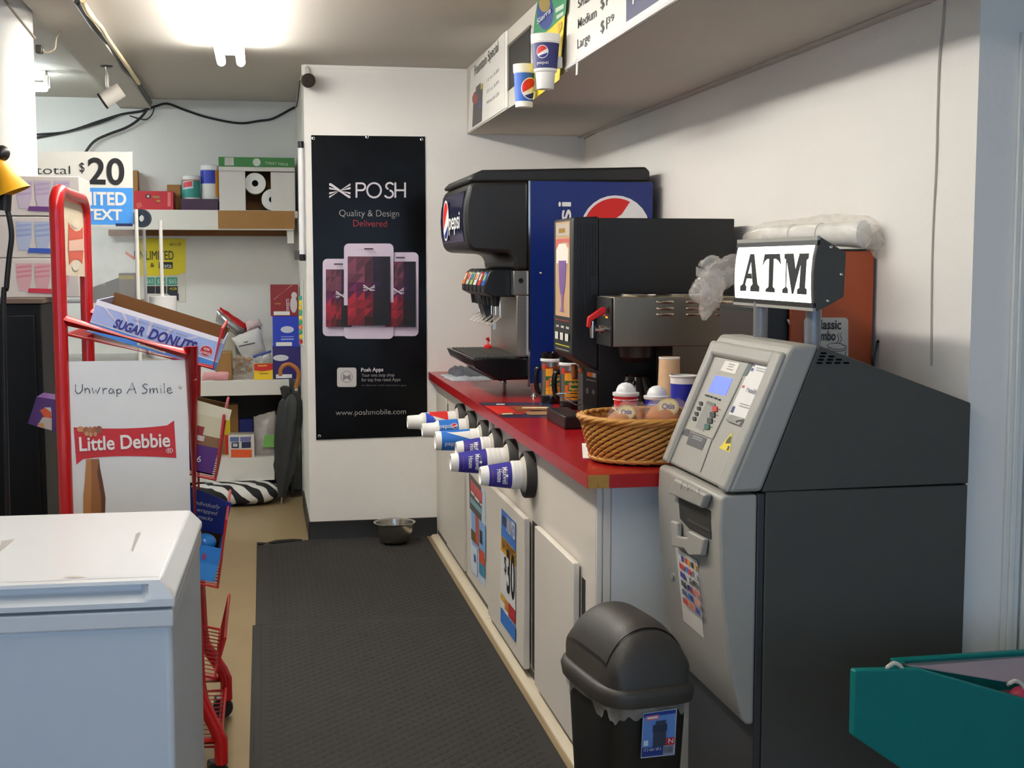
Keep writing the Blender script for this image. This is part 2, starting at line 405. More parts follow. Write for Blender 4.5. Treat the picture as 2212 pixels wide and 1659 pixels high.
# ---------------------------------------------------------------- floor mats
def mat_mesh(x0, x1, y0, y1, z):
    """border band, groove and a field of raised diamond ribs"""
    mb = MB().box(x0, x1, y0, y1, 0.0, z)
    mb.box(x0+0.012, x0+0.034, y0+0.02, y1-0.02, z, z+0.003)
    return mb
MATM = mat('ribbed_mat', (38, 36, 33), 0.82, var=0.25, scale=9, bump=0.3, bscale=300)
def floor_mat(x0, x1, y0, y1, label):
    t = thing('floor_mat', label, 'mat', ((x0+x1)/2, (y0+y1)/2, 0), 'ribbed entrance mats')
    ob('base', mat_mesh(x0, x1, y0, y1, 0.007) if y1 < 6 else MB().prismZ([(x0, y0), (x1, y0), (x1, y1), (x0+0.26, y1), (x0, y1-0.085)], 0, 0.007), MATM, t, bevel=0.002)
    mb = MB(); px, py = 0.050, 0.050; j = 0; y = y0+0.05
    while y < y1-0.04:
        x = x0+0.066+(px/2 if j % 2 else 0)
        while x < x1-0.04:
            if y > 6.93 and x < 0.22: x += px; continue
            s = 0.485; a = px*s; b = py*s
            mb.add([(x-a, y, 0.007), (x, y-b, 0.007), (x+a, y, 0.007), (x, y+b, 0.007), (x-a*.5, y, 0.0098), (x, y-b*.5, 0.0098), (x+a*.5, y, 0.0098), (x, y+b*.5, 0.0098)],
                   [(0, 1, 5, 4), (1, 2, 6, 5), (2, 3, 7, 6), (3, 0, 4, 7), (4, 5, 6, 7)])
            x += px
        y += py/2; j += 1
    o = ob('raised_diamonds', mb, MATM, t); o['kind'] = 'stuff'
    return t
m1 = floor_mat(-0.05, 0.868, 5.42, 7.072, 'charcoal ribbed rubber mat by the black poster wall')
m2 = floor_mat(-0.062, 0.868, 3.0, 5.415, 'charcoal ribbed rubber mat running along the cup dispensers')
# turned-up lip at the far end of the far mat
ob('curled_edge', MB().tube([(-0.046, 6.990, 0.012), (0.05, 7.022, 0.013), (0.14, 7.050, 0.012), (0.19, 7.064, 0.009)], [0.011, 0.011, 0.009, 0.005], 8), MATM, m1, smooth=40)
# ================================================================ the counter
XF, ZT = 0.888, 0.91
REDTOP = mat('red_laminate', (164, 16, 24), 0.24, var=0.05, scale=8)
REDEDGE = mat('red_laminate_edge', (166, 10, 18), 0.3, var=0.05)
CABW = mat('cabinet_white', (222, 214, 202), 0.5, var=0.03, scale=5)
top = thing('countertop', 'long red laminate countertop carrying the drink machines', 'countertop', (1.32, 5.3, 0.87))
ob('slab', MB().box(XF, XW-0.002, 3.517, YP-0.002, 0.872, ZT), REDTOP, top)
ob('edge_strip', MB().box(XF-0.0015, XF, 3.517, YP-0.002, 0.871, ZT-0.0005).box(XF+0.061, XW-0.002, 3.5155, 3.517, 0.871, ZT-0.0005), REDEDGE, top)
ob('chipped_corner', MB().box(XF, XF+0.061, 3.5158, 3.517, 0.8715, ZT-0.001), mat('bare_particleboard', (176, 134, 62), 0.85, var=0.18, scale=60, bump=0.6, bscale=400), top)
ob('end_joint', MB().box(XF+0.028, XF+0.0285, 3.5150, 3.5158, 0.872, 0.888), INK, top)
XC = 0.932
cab = thing('counter_cabinet', 'white painted base cabinet under the red countertop', 'cabinet', (1.33, 5.35, 0))
ob('body', MB().box(XC, XW-0.002, 3.60, YP-0.002, 0.0, 0.872), CABW, cab)
ob('end_batten', MB().box(XC+0.001, XC+0.018, 3.592, 3.60, 0, 0.871).box(XC+0.022, XC+0.044, 3.594, 3.60, 0, 0.871), CABW, cab, bevel=0.002)
ob('end_panel', MB().box(XC+0.046, XW-0.02, 3.596, 3.60, 0.0, 0.871), mat('cabinet_end', (214, 216, 214), 0.45, var=0.03), cab)
ob('toe_trim', MB().prismY([(XC, 0), (0.889, 0), (0.890, 0.006), (0.902, 0.015), (XC, 0.016)], 3.62, 5.30).prismY([(XC, 0), (0.890, 0), (0.891, 0.006), (0.903, 0.015), (XC, 0.016)], 5.303, 7.05), mat('toe_trim', (204, 192, 168), 0.5, var=0.05), cab, smooth=35)
ob('kick_shade_strip', MB().box(XC-0.001, XC+0.0005, 3.63, 7.05, 0.0165, 0.044), BLACK, cab)  # flat black strip painting in the shade below the doors
def door(y0, y1, z0, z1, th=0.022, gap=0.0, m=CABW):
    return ob('door', MB().box(XC-gap-th, XC-gap, y0, y1, z0, z1), m, cab, bevel=0.003)
d4 = door(3.765, 4.335, 0.045, 0.602, 0.020, 0.006)
d3 = door(4.50, 5.262, 0.045, 0.595, 0.022, 0.008)
d2 = door(5.345, 5.98, 0.045, 0.63, 0.008)
d1 = door(6.03, 6.62, 0.045, 0.63, 0.012)
d0 = door(6.66, 7.06, 0.045, 0.80, 0.006)
ob('gap', MB().box(XC-0.001, XC+0.0005, 4.412, 4.492, 0.05, 0.59), BLACK, cab)
ob('gap', MB().box(XC-0.001, XC+0.0005, 5.985, 6.02, 0.05, 0.78), BLACK, cab)
ob('gap', MB().box(XC-0.001, XC+0.0005, 6.628, 6.652, 0.05, 0.78), BLACK, cab)
ob('finger_gap', MB().box(XC-0.001, XC+0.0005, 3.715, 3.758, 0.40, 0.56), BLACK, cab)
ob('stile', MB().box(XC-0.012, XC, 5.27, 5.335, 0.04, 0.86), CABW, cab, bevel=0.003)
# posters pasted on two cupboard doors
p3 = plX(XC-0.0305)
q = ((1083, 1097), (1114, 1130), (1113, 1387), (1081, 1342))
s3 = thing('door_poster', 'blue and white price poster reading 30 dollars on cupboard door', 'poster', PL(1098, 1360, p3))
ob('sheet', MB().extr([PL(u, v, p3) for u, v in q], (-0.0012, 0, 0)), PAPER, s3)
p3 = plX(XC-0.0318)
prints('artwork', [(quad(q, 0, 1, 0, 0.24), (58, 128, 214)), (quad(q, 0, 1, 0.24, 0.37), (226, 160, 40)), (quad(q, 0, 1, 0.37, 0.74), (232, 232, 230)),
    (quad(q, 0, .28, .74, .80), (214, 176, 60)), (quad(q, .28, .52, .75, .84), (200, 130, 50)), (quad(q, .52, .98, .74, .86), (190, 50, 56)), (quad(q, 0, 1, 0.87, 1), (58, 128, 214)), (quad(q, .05, .35, .05, .13), (40, 60, 110))], p3, s3)
for s, t0, c, t, b in (('UNLIMITED', 0.15, INKW, 0.075, 0.02), ('NATIONWIDE', 0.335, INK, 0.05, 0.0), ('30', 0.66, INK, 0.20, 0.02), ('Save', 0.95, INKW, 0.055, 0.0)):
    a = quad(q, 0.36 if s == 'UNLIMITED' else 0.08 if s != '30' else 0.4, 0.96, t0, t0); h = 290*t
    text_px(s, a[0], a[1], h, p3, c, s3, bold=b)
a = quad(q, 0.22, 0.38, 0.52, 0.52); text_px('$', a[0], a[1], 22, p3, INK, s3)
p2 = plX(XC-0.009)
q2 = ((1013, 1020), (1048, 1062), (1049, 1268), (1018, 1236))
s2 = thing('door_poster', 'colourful beach party poster on the cupboard door behind the coffee cups', 'poster', PL(1032, 1260, p2))
ob('sheet', MB().extr([PL(u, v, p2) for u, v in q2], (-0.0012, 0, 0)), pmat((206, 222, 242)), s2)
p2 = plX(XC-0.0103)
art = [(quad(q2, 0, .75, 0, .36), (78, 76, 70)), (quad(q2, .08, .8, .05, .17), (206, 70, 74)), (quad(q2, .05, .75, .23, .29), (116, 168, 186)), (quad(q2, .1, 1, .36, .72), (138, 182, 232)),
       (quad(q2, .35, .58, .36, .66), (196, 96, 78)), (quad(q2, .62, .8, .46, .6), (40, 48, 60)), (quad(q2, .05, .35, .55, .66), (120, 92, 52)), (quad(q2, .55, .95, .66, .8), (206, 86, 52)), (quad(q2, .55, .95, .8, .92), (70, 150, 180)),
       (quad(q2, 0, .42, .7, .98), (226, 234, 244)), (quad(q2, .2, .34, .78, .86), (60, 90, 160))]
prints('artwork', art, p2, s2)
prints('white_scrawl', [(quad(q2, .1, .3, .16, .19), (226, 226, 226)), (quad(q2, .34, .62, .17, .2), (226, 226, 226)), (quad(q2, .66, .78, .18, .2), (226, 226, 226))], (p2[0]+p2[1]*0.004, p2[1]), s2)

# ---------------------------------------------------------------- cup dispensers with cups
DK_RUB = mat('dispenser_rubber', (46, 43, 40), 0.6, var=0.1)
GASK = mat('dispenser_gasket', (196, 188, 174), 0.6, var=0.04)
CUPY = [6.094, 5.782, 5.426, 5.142, 4.817, 4.488]; CUPZ = 0.756
TIPX = [0.662, 0.694, 0.706, 0.753, 0.684, 0.742]
ringlab = ['farthest from the freezer side', '', '', '', '', '']
ord_ = ['farthest', 'second farthest', 'third farthest', 'third nearest', 'second nearest', 'nearest']
cuplab = ['white foam cup with red and blue swirl, farthest in the dispenser row', 'white foam cup with narrow blue logo band, second farthest in the dispenser row', 'short white foam cup with blue swoosh band, third farthest in the dispenser row',
          'white foam coffee cup with indigo band, mostly hidden, third nearest dispenser', 'long stack of white coffee cups with indigo band in the second nearest dispenser', 'stack of white coffee cups with indigo band in the nearest dispenser']
BLUE1 = pmat((36, 78, 196)); BLUE2 = pmat((40, 116, 206)); INDIGO = pmat((50, 44, 150)); PRED = pmat((214, 40, 36)); PWHITE = pmat((236, 234, 230))
PBLUE = pmat((16, 44, 130))
for i, (y, tx) in enumerate(zip(CUPY, TIPX)):
    c = Vector((XC, y, CUPZ)); ax = Vector((-1, 0, 0))
    rg = thing('cup_dispenser', 'round black rubber cup dispenser ring on the cabinet, '+ord_[i]+' of six', 'dispenser', (XC-0.001, y, CUPZ-0.08), 'cup dispensers on the counter front')
    ob('ring', MB().lathe([(0.083, 0.001), (0.083, 0.030), (0.079, 0.036), (0.072, 0.036), (0.070, 0.028), (0.070, 0.001)], c, ax, 40, cap=False), DK_RUB, rg, smooth=35)
    ob('gasket', MB().lathe([(0.071, 0.002), (0.070, 0.026), (0.058, 0.040), (0.052, 0.044)], c, ax, 32, cap=False), GASK, rg, smooth=50)
    L = XC-tx
    cp = thing('foam_cup' if i < 3 else 'coffee_cup', cuplab[i], 'cup', (XC-0.03, y, CUPZ-0.05), 'cups sticking out of the dispensers')
    big = i < 3
    # profile along -X, h measured from the cabinet face
    if i in (0, 1):
        r = lambda h: 0.047-0.004*max(0, (h-0.06)/0.12)
        prof = [(0.020, 0.03), (0.049, 0.032), (0.0495, 0.06), (0.047, 0.075), (0.0435, L-0.075), (0.0435, L-0.070), (0.034, L-0.055), (0.031, L-0.004), (0.028, L), (0.024, L), (0.022, L-0.006), (0.0, L-0.006)]
        b0, b1 = 0.082, L-0.085
        rb = lambda h: 0.0475-0.0040*(h-0.075)/(L-0.15)
    elif i == 2:
        prof = [(0.020, 0.03), (0.052, 0.032), (0.052, 0.045), (0.0485, 0.05), (0.048, 0.075), (0.046, 0.08), (0.0395, L-0.006), (0.037, L), (0.033, L), (0.031, L-0.006), (0.0, L-0.006)]
        b0, b1 = 0.082, L-0.024
        rb = lambda h: 0.0462-0.0065*(h-0.08)/(L-0.086)
    else:
        n = 4 if i == 4 else 3; step = 0.017 if i == 4 else 0.012
        prof = [(0.02, 0.03), (0.051, 0.032)]; h = 0.042
        for k in range(n): prof += [(0.0500, h), (0.0505, h+0.003), (0.0505, h+step-0.002), (0.0488, h+step)]; h += step
        prof += [(0.0480, h+0.001), (0.0335, L-0.007), (0.031, L), (0.027, L), (0.025, L-0.006), (0.0, L-0.006)]
        h0 = h+0.001
        b0, b1 = h0+0.004, L-0.028
        rb = lambda h, h0=h0, L=L: 0.0480-0.0145*(h-h0)/(L-0.007-h0)
    ob('cup', MB().lathe(prof, c, ax, 40), FOAM, cp, smooth=30)
    e = 0.0007
    def on(x, a, off=0.0012, c=c, rb=rb):       # x along +X (right in view) is -h; a = angle up from the camera side
        h = -x; r = rb(h)+off
        return c+Vector((-h, -r*math.cos(a), r*math.sin(a)))
    def patch(h0, h1, a0, a1, m, off, name='printed_band', shape=None):
        mb = MB(); na, nh = 20, 6
        def fn(s, t):
            hh = h0+(h1-h0)*s; aa = a0+(a1-a0)*t
            if shape: aa = shape(s, t)
            return on(-hh, aa, off)
        return ob(name, mb.grid(fn, nh, na), m, cp, smooth=60)
    if i == 0:
        patch(b0, b1, -math.pi, math.pi, PWHITE, e)
        patch(b1-0.060, b1, -2.2, 1.3, BLUE1, 2*e, shape=lambda s, t: -2.4+(1.9+2.0*s**0.7)*t)
        patch(b0, b0+0.085, 0.25, 2.2, PRED, 2*e, shape=lambda s, t: 0.22+0.62*s+(1.9-0.6*s)*t)
    elif i == 1:
        patch(b0-0.004, b1+0.012, -math.pi, math.pi, BLUE2, e)
        xm = -(b0+b1)/2-0.004
        wrap_text('pepsi', lambda x, yy: on(xm-0.017+x, 0.30+yy/0.045, 0.0022), 0.052, 0.018, INKW, cp)
    else:
        if i == 2:
            patch(b0-0.003, b1, -math.pi, math.pi, BLUE2, e)
            patch(b0-0.003, b1-0.02, 0, 1.4, PWHITE, 2*e, shape=lambda s, t: 1.15-0.95*(1-s)**0.7+0.9*(1-s)**1.0*t)
            xm = -(b0+b1)/2
            wrap_text('pepsi', lambda x, yy: on(xm-0.020+x, -0.36+yy/0.044, 0.0022), 0.054, 0.018, INKW, cp)
        else:
            patch(b0, b1, -math.pi, math.pi, INDIGO, e)
            for s, hx, w in (('Maxwell', 0.42, 0.058), ('House', 0.66, 0.046)):
                hm = b0+(b1-b0)*hx
                wrap_text(s, lambda x, yy, hm=hm: on(-hm+yy, 0.12-x/0.042, 0.0022), w, 0.017, INKW, cp, bold=0.015)
            hm = b0+(b1-b0)*0.22
            patch(hm, hm+0.0012, -0.6, 0.7, pmat((210, 190, 150)), 0.0016, 'printed_rule')
            patch(b0+(b1-b0)*0.84, b0+(b1-b0)*0.84+0.0012, -0.6, 0.7, pmat((196, 96, 80)), 0.0016, 'printed_rule')
            patch(hm-0.003, hm+0.006, 0.02, 0.2, INKW, 0.0018, 'printed_cup_mark')
    if i in (1, 2):
        ca = 0.30+0.18 if i == 1 else -0.36+0.16; cx = -(b0+0.015)
        g = lambda off: (lambda x, y: on(cx+x, ca+y/0.045, off))
        disc_on(g(0.0022), 0.0135, INKW, cp, 'logo_ring'); segment(g(0.0027), 0.0115, 25, 205, PRED, cp, 'logo_red'); segment(g(0.0027), 0.0115, 225, 350, PBLUE, cp, 'logo_blue')

# ================================================================ soda fountain
FX0, FX1, FY0, FY1 = 1.149, 1.70, 5.617, 6.40
ft = thing('soda_fountain', 'black soda fountain machine with blue logo side panel and drip tray', 'drink dispenser', (1.3, 6.0, ZT))
SIDEB = mat('fountain_blue', (6, 36, 112), 0.32, var=0.05)
BLKM = mat('fountain_black', (30, 29, 27), 0.42, var=0.08, scale=20)
for x in (1.178, 1.64):
    for y in (5.655, 6.37):
        ob('leg', MB().lathe([(0.013, 0), (0.013, 0.004), (0.006, 0.012), (0.007, 0.02), (0.013, 0.075), (0.015, 0.078), (0.015, 0.10)], (x, y, ZT), seg=14), CHROME, ft, smooth=50)
ob('body', MB().box(FX0, FX1, FY0, FY1, 1.005, 1.862), BLKM, ft, bevel=0.006)
sp = ob('side_panel', MB().box(FX0+0.002, FX1+0.004, FY0-0.012, FY0-0.0005, 0.975, 1.856), SIDEB, ft, bevel=0.002)
ob('panel_edge', MB().box(FX0-0.006, FX0+0.002, FY0-0.013, FY0, 0.96, 1.856), CHROME, sp)
ps = plY(FY0-0.0125)
ob('screw', MB().ell(PL(1168, 590, ps), 0.006, 0.003, 0.006), CHROME, sp)
cx, cy, rr = 1329, 497, 69
prints('logo', [(circ(cx, cy, rr+6), (236, 236, 236)), (circ(cx, cy, rr), (236, 236, 236)),
    ([(cx+rr*math.cos(math.radians(a)), cy-rr*math.sin(math.radians(a))) for a in range(62, 196, 6)]+[(cx-30, cy-4), (cx+14, cy-34), (cx+30, cy-58)], (216, 28, 26)),
    ([(cx+rr*math.cos(math.radians(a)), cy-rr*math.sin(math.radians(a))) for a in range(215, 352, 6)]+[(cx+30, cy+12), (cx-20, cy+22)], (16, 70, 170))], ps, sp)
A = PL(1233, 598, (ps[0]+ps[1]*0.003, ps[1])); B = PL(1233, 436, (ps[0]+ps[1]*0.003, ps[1]))
text('pepsi', A, B-A, (-1, 0, 0), 0.058, INKW, sp, width=(B-A).length, bold=0.012)
# top cover
ob('top_cover', MB().prismY([(1.695, 1.860), (1.695, 1.905), (1.675, 1.924), (0.945, 1.902), (0.905, 1.885), (0.880, 1.858), (0.892, 1.850)], FY0+0.004, FY1-0.004), BLKM, ft, bevel=0.016, seg=3)
head = ob('head', MB().prismY([(FX0, 1.856), (0.905, 1.850), (0.884, 1.835), (0.868, 1.76), (0.864, 1.70), (0.868, 1.63), (0.880, 1.572), (0.905, 1.552), (1.055, 1.545), (1.080, 1.52), (1.085, 1.47), (FX0, 1.47)], FY0, FY1), BLKM, ft, bevel=0.018, seg=3)
# illuminated marquee on the front, bowed like the head
prof = [(0.8755, 1.815), (0.8675, 1.76), (0.8628, 1.70), (0.8668, 1.63), (0.8745, 1.595)]
mq = MB().loft([[(x, FY0+0.055, z) for x, z in prof]+[(x-0.003, FY0+0.055, z) for x, z in prof[::-1]], [(x, FY1-0.055, z) for x, z in prof]+[(x-0.003, FY1-0.055, z) for x, z in prof[::-1]]])
mqo = ob('marquee', mq, pmat((24, 24, 54), 0.2), head, smooth=40)
pm = plX(0.8595)
yl = lambda y: pr_(Vector((0.8595, y, 1.7)))
def pr_(p):
    d = p-EYE; z = d.dot(FW); return 1106+FPX*d.dot(RT)/z, 829.5-FPX*d.dot(UP)/z
def disc3(c, r1, r2, e1, e2, a0, a1, n=24):
    return [c+e1*r1*math.cos(math.radians(a0+(a1-a0)*k/n))+e2*r2*math.sin(math.radians(a0+(a1-a0)*k/n)) for k in range(n+1)]
mb = MB(); e1 = Vector((0, -1, 0)); e2 = Vector((0, 0, 1)); cc = Vector((0.8588, 6.16, 1.70))
for k, (r, a0, a1) in enumerate(((0.095, 0, 360), (0.085, 40, 210), (0.085, 235, 345))):
    mb.cur = k; pts = [p-Vector((0.0005*k, 0, 0)) for p in disc3(cc, r, r, e1, e2, a0, a1)]; mb.add(pts, [tuple(range(len(pts)))])
ob('logo', mb, [INKW, PRED, PBLUE], mqo, recalc=False)
text('pepsi', (0.8580, 6.05, 1.655), (0, -1, 0), (0, 0, 1), 0.075, INKW, mqo, width=0.33, bold=0.01)
# valves with brand plates and lever wires
VCOL = [(226, 120, 40), (214, 205, 190), (150, 190, 90), (230, 226, 220), (206, 48, 44), (40, 80, 180)]
for k in range(6):
    y = 6.30-0.113*k
    v = ob('valve', MB().prismY([(1.10, 1.475), (1.005, 1.475), (0.985, 1.46), (0.962, 1.40), (0.962, 1.372), (1.0, 1.352), (1.10, 1.352)], y-0.042, y+0.042), BLACK, ft, bevel=0.004)
    ob('brand_plate', MB().extr([(0.984, y-0.034, 1.458), (0.984, y+0.034, 1.458), (0.9635, y+0.034, 1.402), (0.9635, y-0.034, 1.402)], (-0.003, 0, 0)), pmat(VCOL[k]), v)
    ob('plate_mark', MB().extr([(0.9795, y-0.02, 1.452), (0.9795, y+0.016, 1.452), (0.968, y+0.02, 1.424), (0.968, y-0.014, 1.424)], (-0.0014, 0, 0)), pmat(VCOL[(k+3) % 6]), v)
    ob('nozzle', MB().lathe([(0.016, 0), (0.019, 0.02), (0.022, 0.045)], (1.02, y, 1.31), seg=14), BLACK, v, smooth=40)
    ob('lever', MB().tube([(1.045, y-0.02, 1.355), (1.045, y-0.02, 1.265), (0.995, y-0.02, 1.225), (0.995, y+0.02, 1.225), (1.045, y+0.02, 1.265), (1.045, y+0.02, 1.355)], 0.0022, 6), CHROME, v)
ob('ice_chute', MB().prismY([(0.995, 1.36), (1.06, 1.36), (1.06, 1.225), (1.035, 1.225)], 6.02, 6.16), BLACK, ft, bevel=0.004)
ob('backsplash', MB().box(1.112, FX0-0.001, FY0+0.03, FY1-0.02, 1.09, 1.36), STEEL, ft)
ob('corner_block', MB().box(1.080, FX0-0.001, FY0+0.001, FY0+0.06, 1.362, 1.468), STEEL, ft, bevel=0.002)
ob('keyhole', MB().cyl((1.112, FY0+0.0005, 1.425), (1.112, FY0-0.003, 1.425), 0.011, 18), BLACK, ft)
ob('corner_column', MB().box(1.094, FX0-0.001, FY0+0.002, FY0+0.05, 1.098, 1.36), STEEL, ft, bevel=0.002)
ob('key_plate', MB().box(1.106, 1.1115, 6.26, 6.285, 1.18, 1.22), CHROME, ft)
tr = ob('drip_tray', MB().prismY([(0.892, 1.086), (FX0-0.001, 1.086), (FX0-0.001, 1.0), (1.02, 0.985), (0.955, 1.02), (0.91, 1.045)], FY0+0.004, FY1-0.004), BLACKG, ft, bevel=0.006)
for k in range(13):
    x = 0.915+0.0165*k
    ob('grille_slat', MB().box(x, x+0.009, FY0+0.04, FY1-0.05, 1.0865, 1.0905), DKGREY, tr)
ob('base', MB().box(1.0, 1.69, FY0+0.06, FY1-0.02, 0.985, 1.004), BLACK, ft)
ck = thing('bottle_cap', 'small red plastic cap standing on the soda fountain drip tray', 'cap', P(1054, 752, Y=6.25))
b = P(1054, 752, Y=6.25); b.z = 1.0906; ck.location = b; ROOT[ck.name] = b.copy()
ob('flange', MB().lathe([(0.020, 0), (0.020, 0.012), (0.010, 0.018)], b, seg=16), PRED, ck, smooth=40)
ob('stem', MB().tube([b+Vector((0, 0, 0.016)), b+Vector((0.004, 0, 0.035)), b+Vector((-0.004, 0, 0.05))], [0.009, 0.007, 0.010], 8), PRED, ck, smooth=40)

# ================================================================ cappuccino machine
cm = thing('cappuccino_machine', 'tall black cappuccino machine with narrow picture panel on its front', 'drink dispenser', (1.4, 4.72, ZT))
CY0, CY1 = 4.57, 4.866
CBK = mat('cappuccino_black', (20, 19, 18), 0.45, var=0.12)
ob('body', MB().box(1.19, 1.70, CY0, CY1, ZT+0.012, 1.662), CBK, cm, bevel=0.003)
dr_ = ob('front_door', MB().prismY([(1.188, 1.667), (1.098, 1.664), (1.092, 1.655), (1.092, 1.172), (1.10, 1.162), (1.188, 1.112)], CY0-0.004, CY1+0.004), CBK, cm, bevel=0.005)
for k in range(7):
    x = 1.112+0.011*k
    ob('rib', MB().box(x, x+0.005, CY0-0.0065, CY0-0.0042, 1.20, 1.64), CBK, dr_)
ob('pull', MB().box(1.160, 1.186, CY0-0.008, CY0-0.0045, 1.385, 1.455), BLACK, dr_, bevel=0.001)
yy = lambda s: CY1-0.012-s*(CY1-CY0-0.024)      # s 0..1 left to right seen from the aisle
def face(s0, s1, z0, z1, c, off=0.0, name='picture', par=None, e=0.0):
    x = 1.0915-0.0004-off
    return ob(name, MB().box(x-0.0006, x, yy(s1), yy(s0), z0, z1), mat('lit_%02x%02x%02x' % c, c, 0.3, emit=e) if e else pmat(c, 0.25), par or dr_)
pan = face(0.08, 0.92, 1.305, 1.652, (206, 172, 132), name='picture_panel')
face(0.12, 0.88, 1.60, 1.645, (196, 186, 172), 0.001, par=pan)
face(0.3, 0.66, 1.612, 1.628, (170, 130, 60), 0.002, par=pan)
mb = MB(); ex = Vector((0, -1, 0)); ez = Vector((0, 0, 1))
def pic(pts, x): return [Vector((x, yy(s), z)) for s, z in pts]
for k, (pts, c) in enumerate((( [(.1, 1.59), (.9, 1.59), (.92, 1.56), (.78, 1.575), (.5, 1.58), (.22, 1.57), (.08, 1.55)], (196, 92, 88)),
    ([(.16, 1.50), (.84, 1.50), (.86, 1.55), (.7, 1.572), (.3, 1.572), (.14, 1.55)], (236, 226, 214)),
    ([(.28, 1.51), (.74, 1.51), (.68, 1.42), (.60, 1.385), (.40, 1.385), (.33, 1.42)], (120, 84, 150)),
    ([(.44, 1.388), (.57, 1.388), (.55, 1.34), (.62, 1.322), (.38, 1.322), (.46, 1.34)], (140, 104, 156)))):
    mb.cur = k; q = pic(pts, 1.0900-0.0006*k); mb.add(q, [tuple(range(len(q)))])
ob('picture', mb, [pmat(c) for c in ((196, 92, 88), (236, 226, 214), (120, 84, 150), (140, 104, 156))], pan, recalc=False)
face(0.08, 0.92, 1.288, 1.292, (150, 40, 36), 0.0, 'label_strip')
for s in (0.12, 0.42, 0.72):
    face(s, s+0.16, 1.262, 1.270, (206, 204, 198), 0.0, 'button_legend')
    bo = face(s, s+0.18, 1.218, 1.245, (232, 230, 224), 0.004, 'button')
face(0.08, 0.92, 1.196, 1.200, (200, 190, 60), 0.0, 'label_strip')
face(0.1, 0.9, 1.180, 1.184, (150, 150, 140), 0.0, 'label_strip')
ob('pedestal', MB().box(1.135, 1.189, CY0, CY0+0.085, ZT+0.012, 1.10), mat('pedestal_grey', (58, 55, 51), 0.4), cm, bevel=0.002)
pp = plY(CY0-0.0005)
prints('instruction_label', [([(1259, 800), (1290, 806), (1290, 880), (1259, 874)], (44, 42, 40)), ([(1268, 803), (1280, 805), (1280, 815), (1268, 812)], (206, 96, 34)), ([(1280, 805), (1287, 807), (1287, 816), (1280, 815)], (180, 170, 160)),
    ([(1266, 818), (1287, 822), (1287, 825), (1266, 821)], (120, 116, 110)), ([(1266, 838), (1271, 839), (1271, 850), (1266, 849)], (120, 116, 110)), ([(1279, 842), (1284, 843), (1284, 852), (1279, 851)], (120, 116, 110))], pp, cm)
ob('drip_base', MB().box(1.052, 1.134, CY0-0.06, CY0+0.24, ZT, 0.957).box(1.134, 1.70, CY0, CY1, ZT, ZT+0.012), BLACK, cm, bevel=0.004)
for z, x in ((1.005, 1.098), (0.99, 1.112)):
    ob('rail_wire', MB().tube([(1.189, CY0+0.09, z), (x, CY0+0.004, z), (x, CY1-0.02, z), (1.189, CY1-0.03, z)], 0.0025, 6), CHROME, cm)
for y in (4.66, 4.78): ob('spout', MB().cyl((1.15, y, 1.12), (1.15, y, 1.07), 0.012, r2=0.008), mat('amber_spout', (150, 84, 40), 0.3), cm, smooth=40)

# ================================================================ coffee brewer
cb = thing('coffee_brewer', 'stainless steel coffee brewer with red faucet handle and vent louvres', 'coffee maker', (1.43, 4.4, ZT))
BY0, BY1 = 4.30, 4.50
STB = mat('brewer_steel', (158, 148, 132), 0.4, metal=1.0, var=0.05, scale=5, aniso=(30, 2, 2))
hd = ob('head', MB().box(1.172, 1.615, BY0, BY1, 1.216, 1.386), STB, cb, bevel=0.003)
ob('front_panel', MB().box(1.164, 1.1715, BY0+0.004, BY1-0.004, 1.216, 1.384), BLACK, hd, bevel=0.002)
ob('indicator', MB().box(1.1628, 1.164, BY0+0.04, BY0+0.10, 1.318, 1.324), pmat((150, 70, 30)), hd)
ob('indicator_light', MB().box(1.1628, 1.164, BY0+0.045, BY0+0.07, 1.3125, 1.3175), mat('amber_glow', (240, 170, 40), 0.4, emit=0.6), hd)
for u0 in (1417, 1481, 1545):
    for v in (648, 662, 675):
        a = P(u0, v+2, Y=BY0-0.001); w = 0.066
        ob('louvre', MB().tube([(a.x+w*s, BY0+0.001, a.z-0.004) for s in (0, .03, .1, .9, .97, 1)], [.001, .004, .006, .006, .004, .001], 10), mat('louvre_steel', (196, 186, 168), 0.25, metal=1.0), hd, smooth=50)
for x in (1.29, 1.46):
    wp = ob('warmer_plate', MB().lathe([(0.062, 0), (0.065, 0.004), (0.065, 0.010), (0.058, 0.013), (0.0, 0.013)], (x, 4.40, 1.386), seg=32), BLACKG, cb, smooth=30)
    ob('warmer_ring', MB().lathe([(0.066, 0.0), (0.069, 0.004), (0.066, 0.008)], (x, 4.40, 1.386), seg=32, cap=False), CHROME, wp, smooth=60)
fc = Vector((1.164, BY0+0.055, 1.275))
fo = ob('faucet', MB().cyl(fc, fc+Vector((-0.05, 0, -0.004)), 0.008).cyl(fc+Vector((-0.012, 0, 0)), fc+Vector((-0.026, 0, 0)), 0.013).cyl(fc+Vector((-0.05, 0, 0.014)), fc+Vector((-0.05, 0, -0.03)), 0.011, r2=0.009).cyl(fc+Vector((-0.05, 0, 0.014)), fc+Vector((-0.05, 0, 0.028)), 0.006), CHROME, cb, smooth=40)
ob('faucet_handle', MB().extr([fc+Vector((-0.072, -0.009, 0.008)), fc+Vector((-0.061, -0.009, 0.004)), fc+Vector((-0.056, -0.009, 0.028)), fc+Vector((-0.004, -0.009, 0.056)), fc+Vector((-0.006, -0.009, 0.076)), fc+Vector((-0.020, -0.009, 0.074)), fc+Vector((-0.068, -0.009, 0.042))], (0, 0.018, 0)), mat('red_plastic', (214, 22, 18), 0.35), fo, bevel=0.003)
ob('rear_column', MB().box(1.385, 1.61, BY0+0.006, BY1-0.006, 0.965, 1.2155), STB, cb)
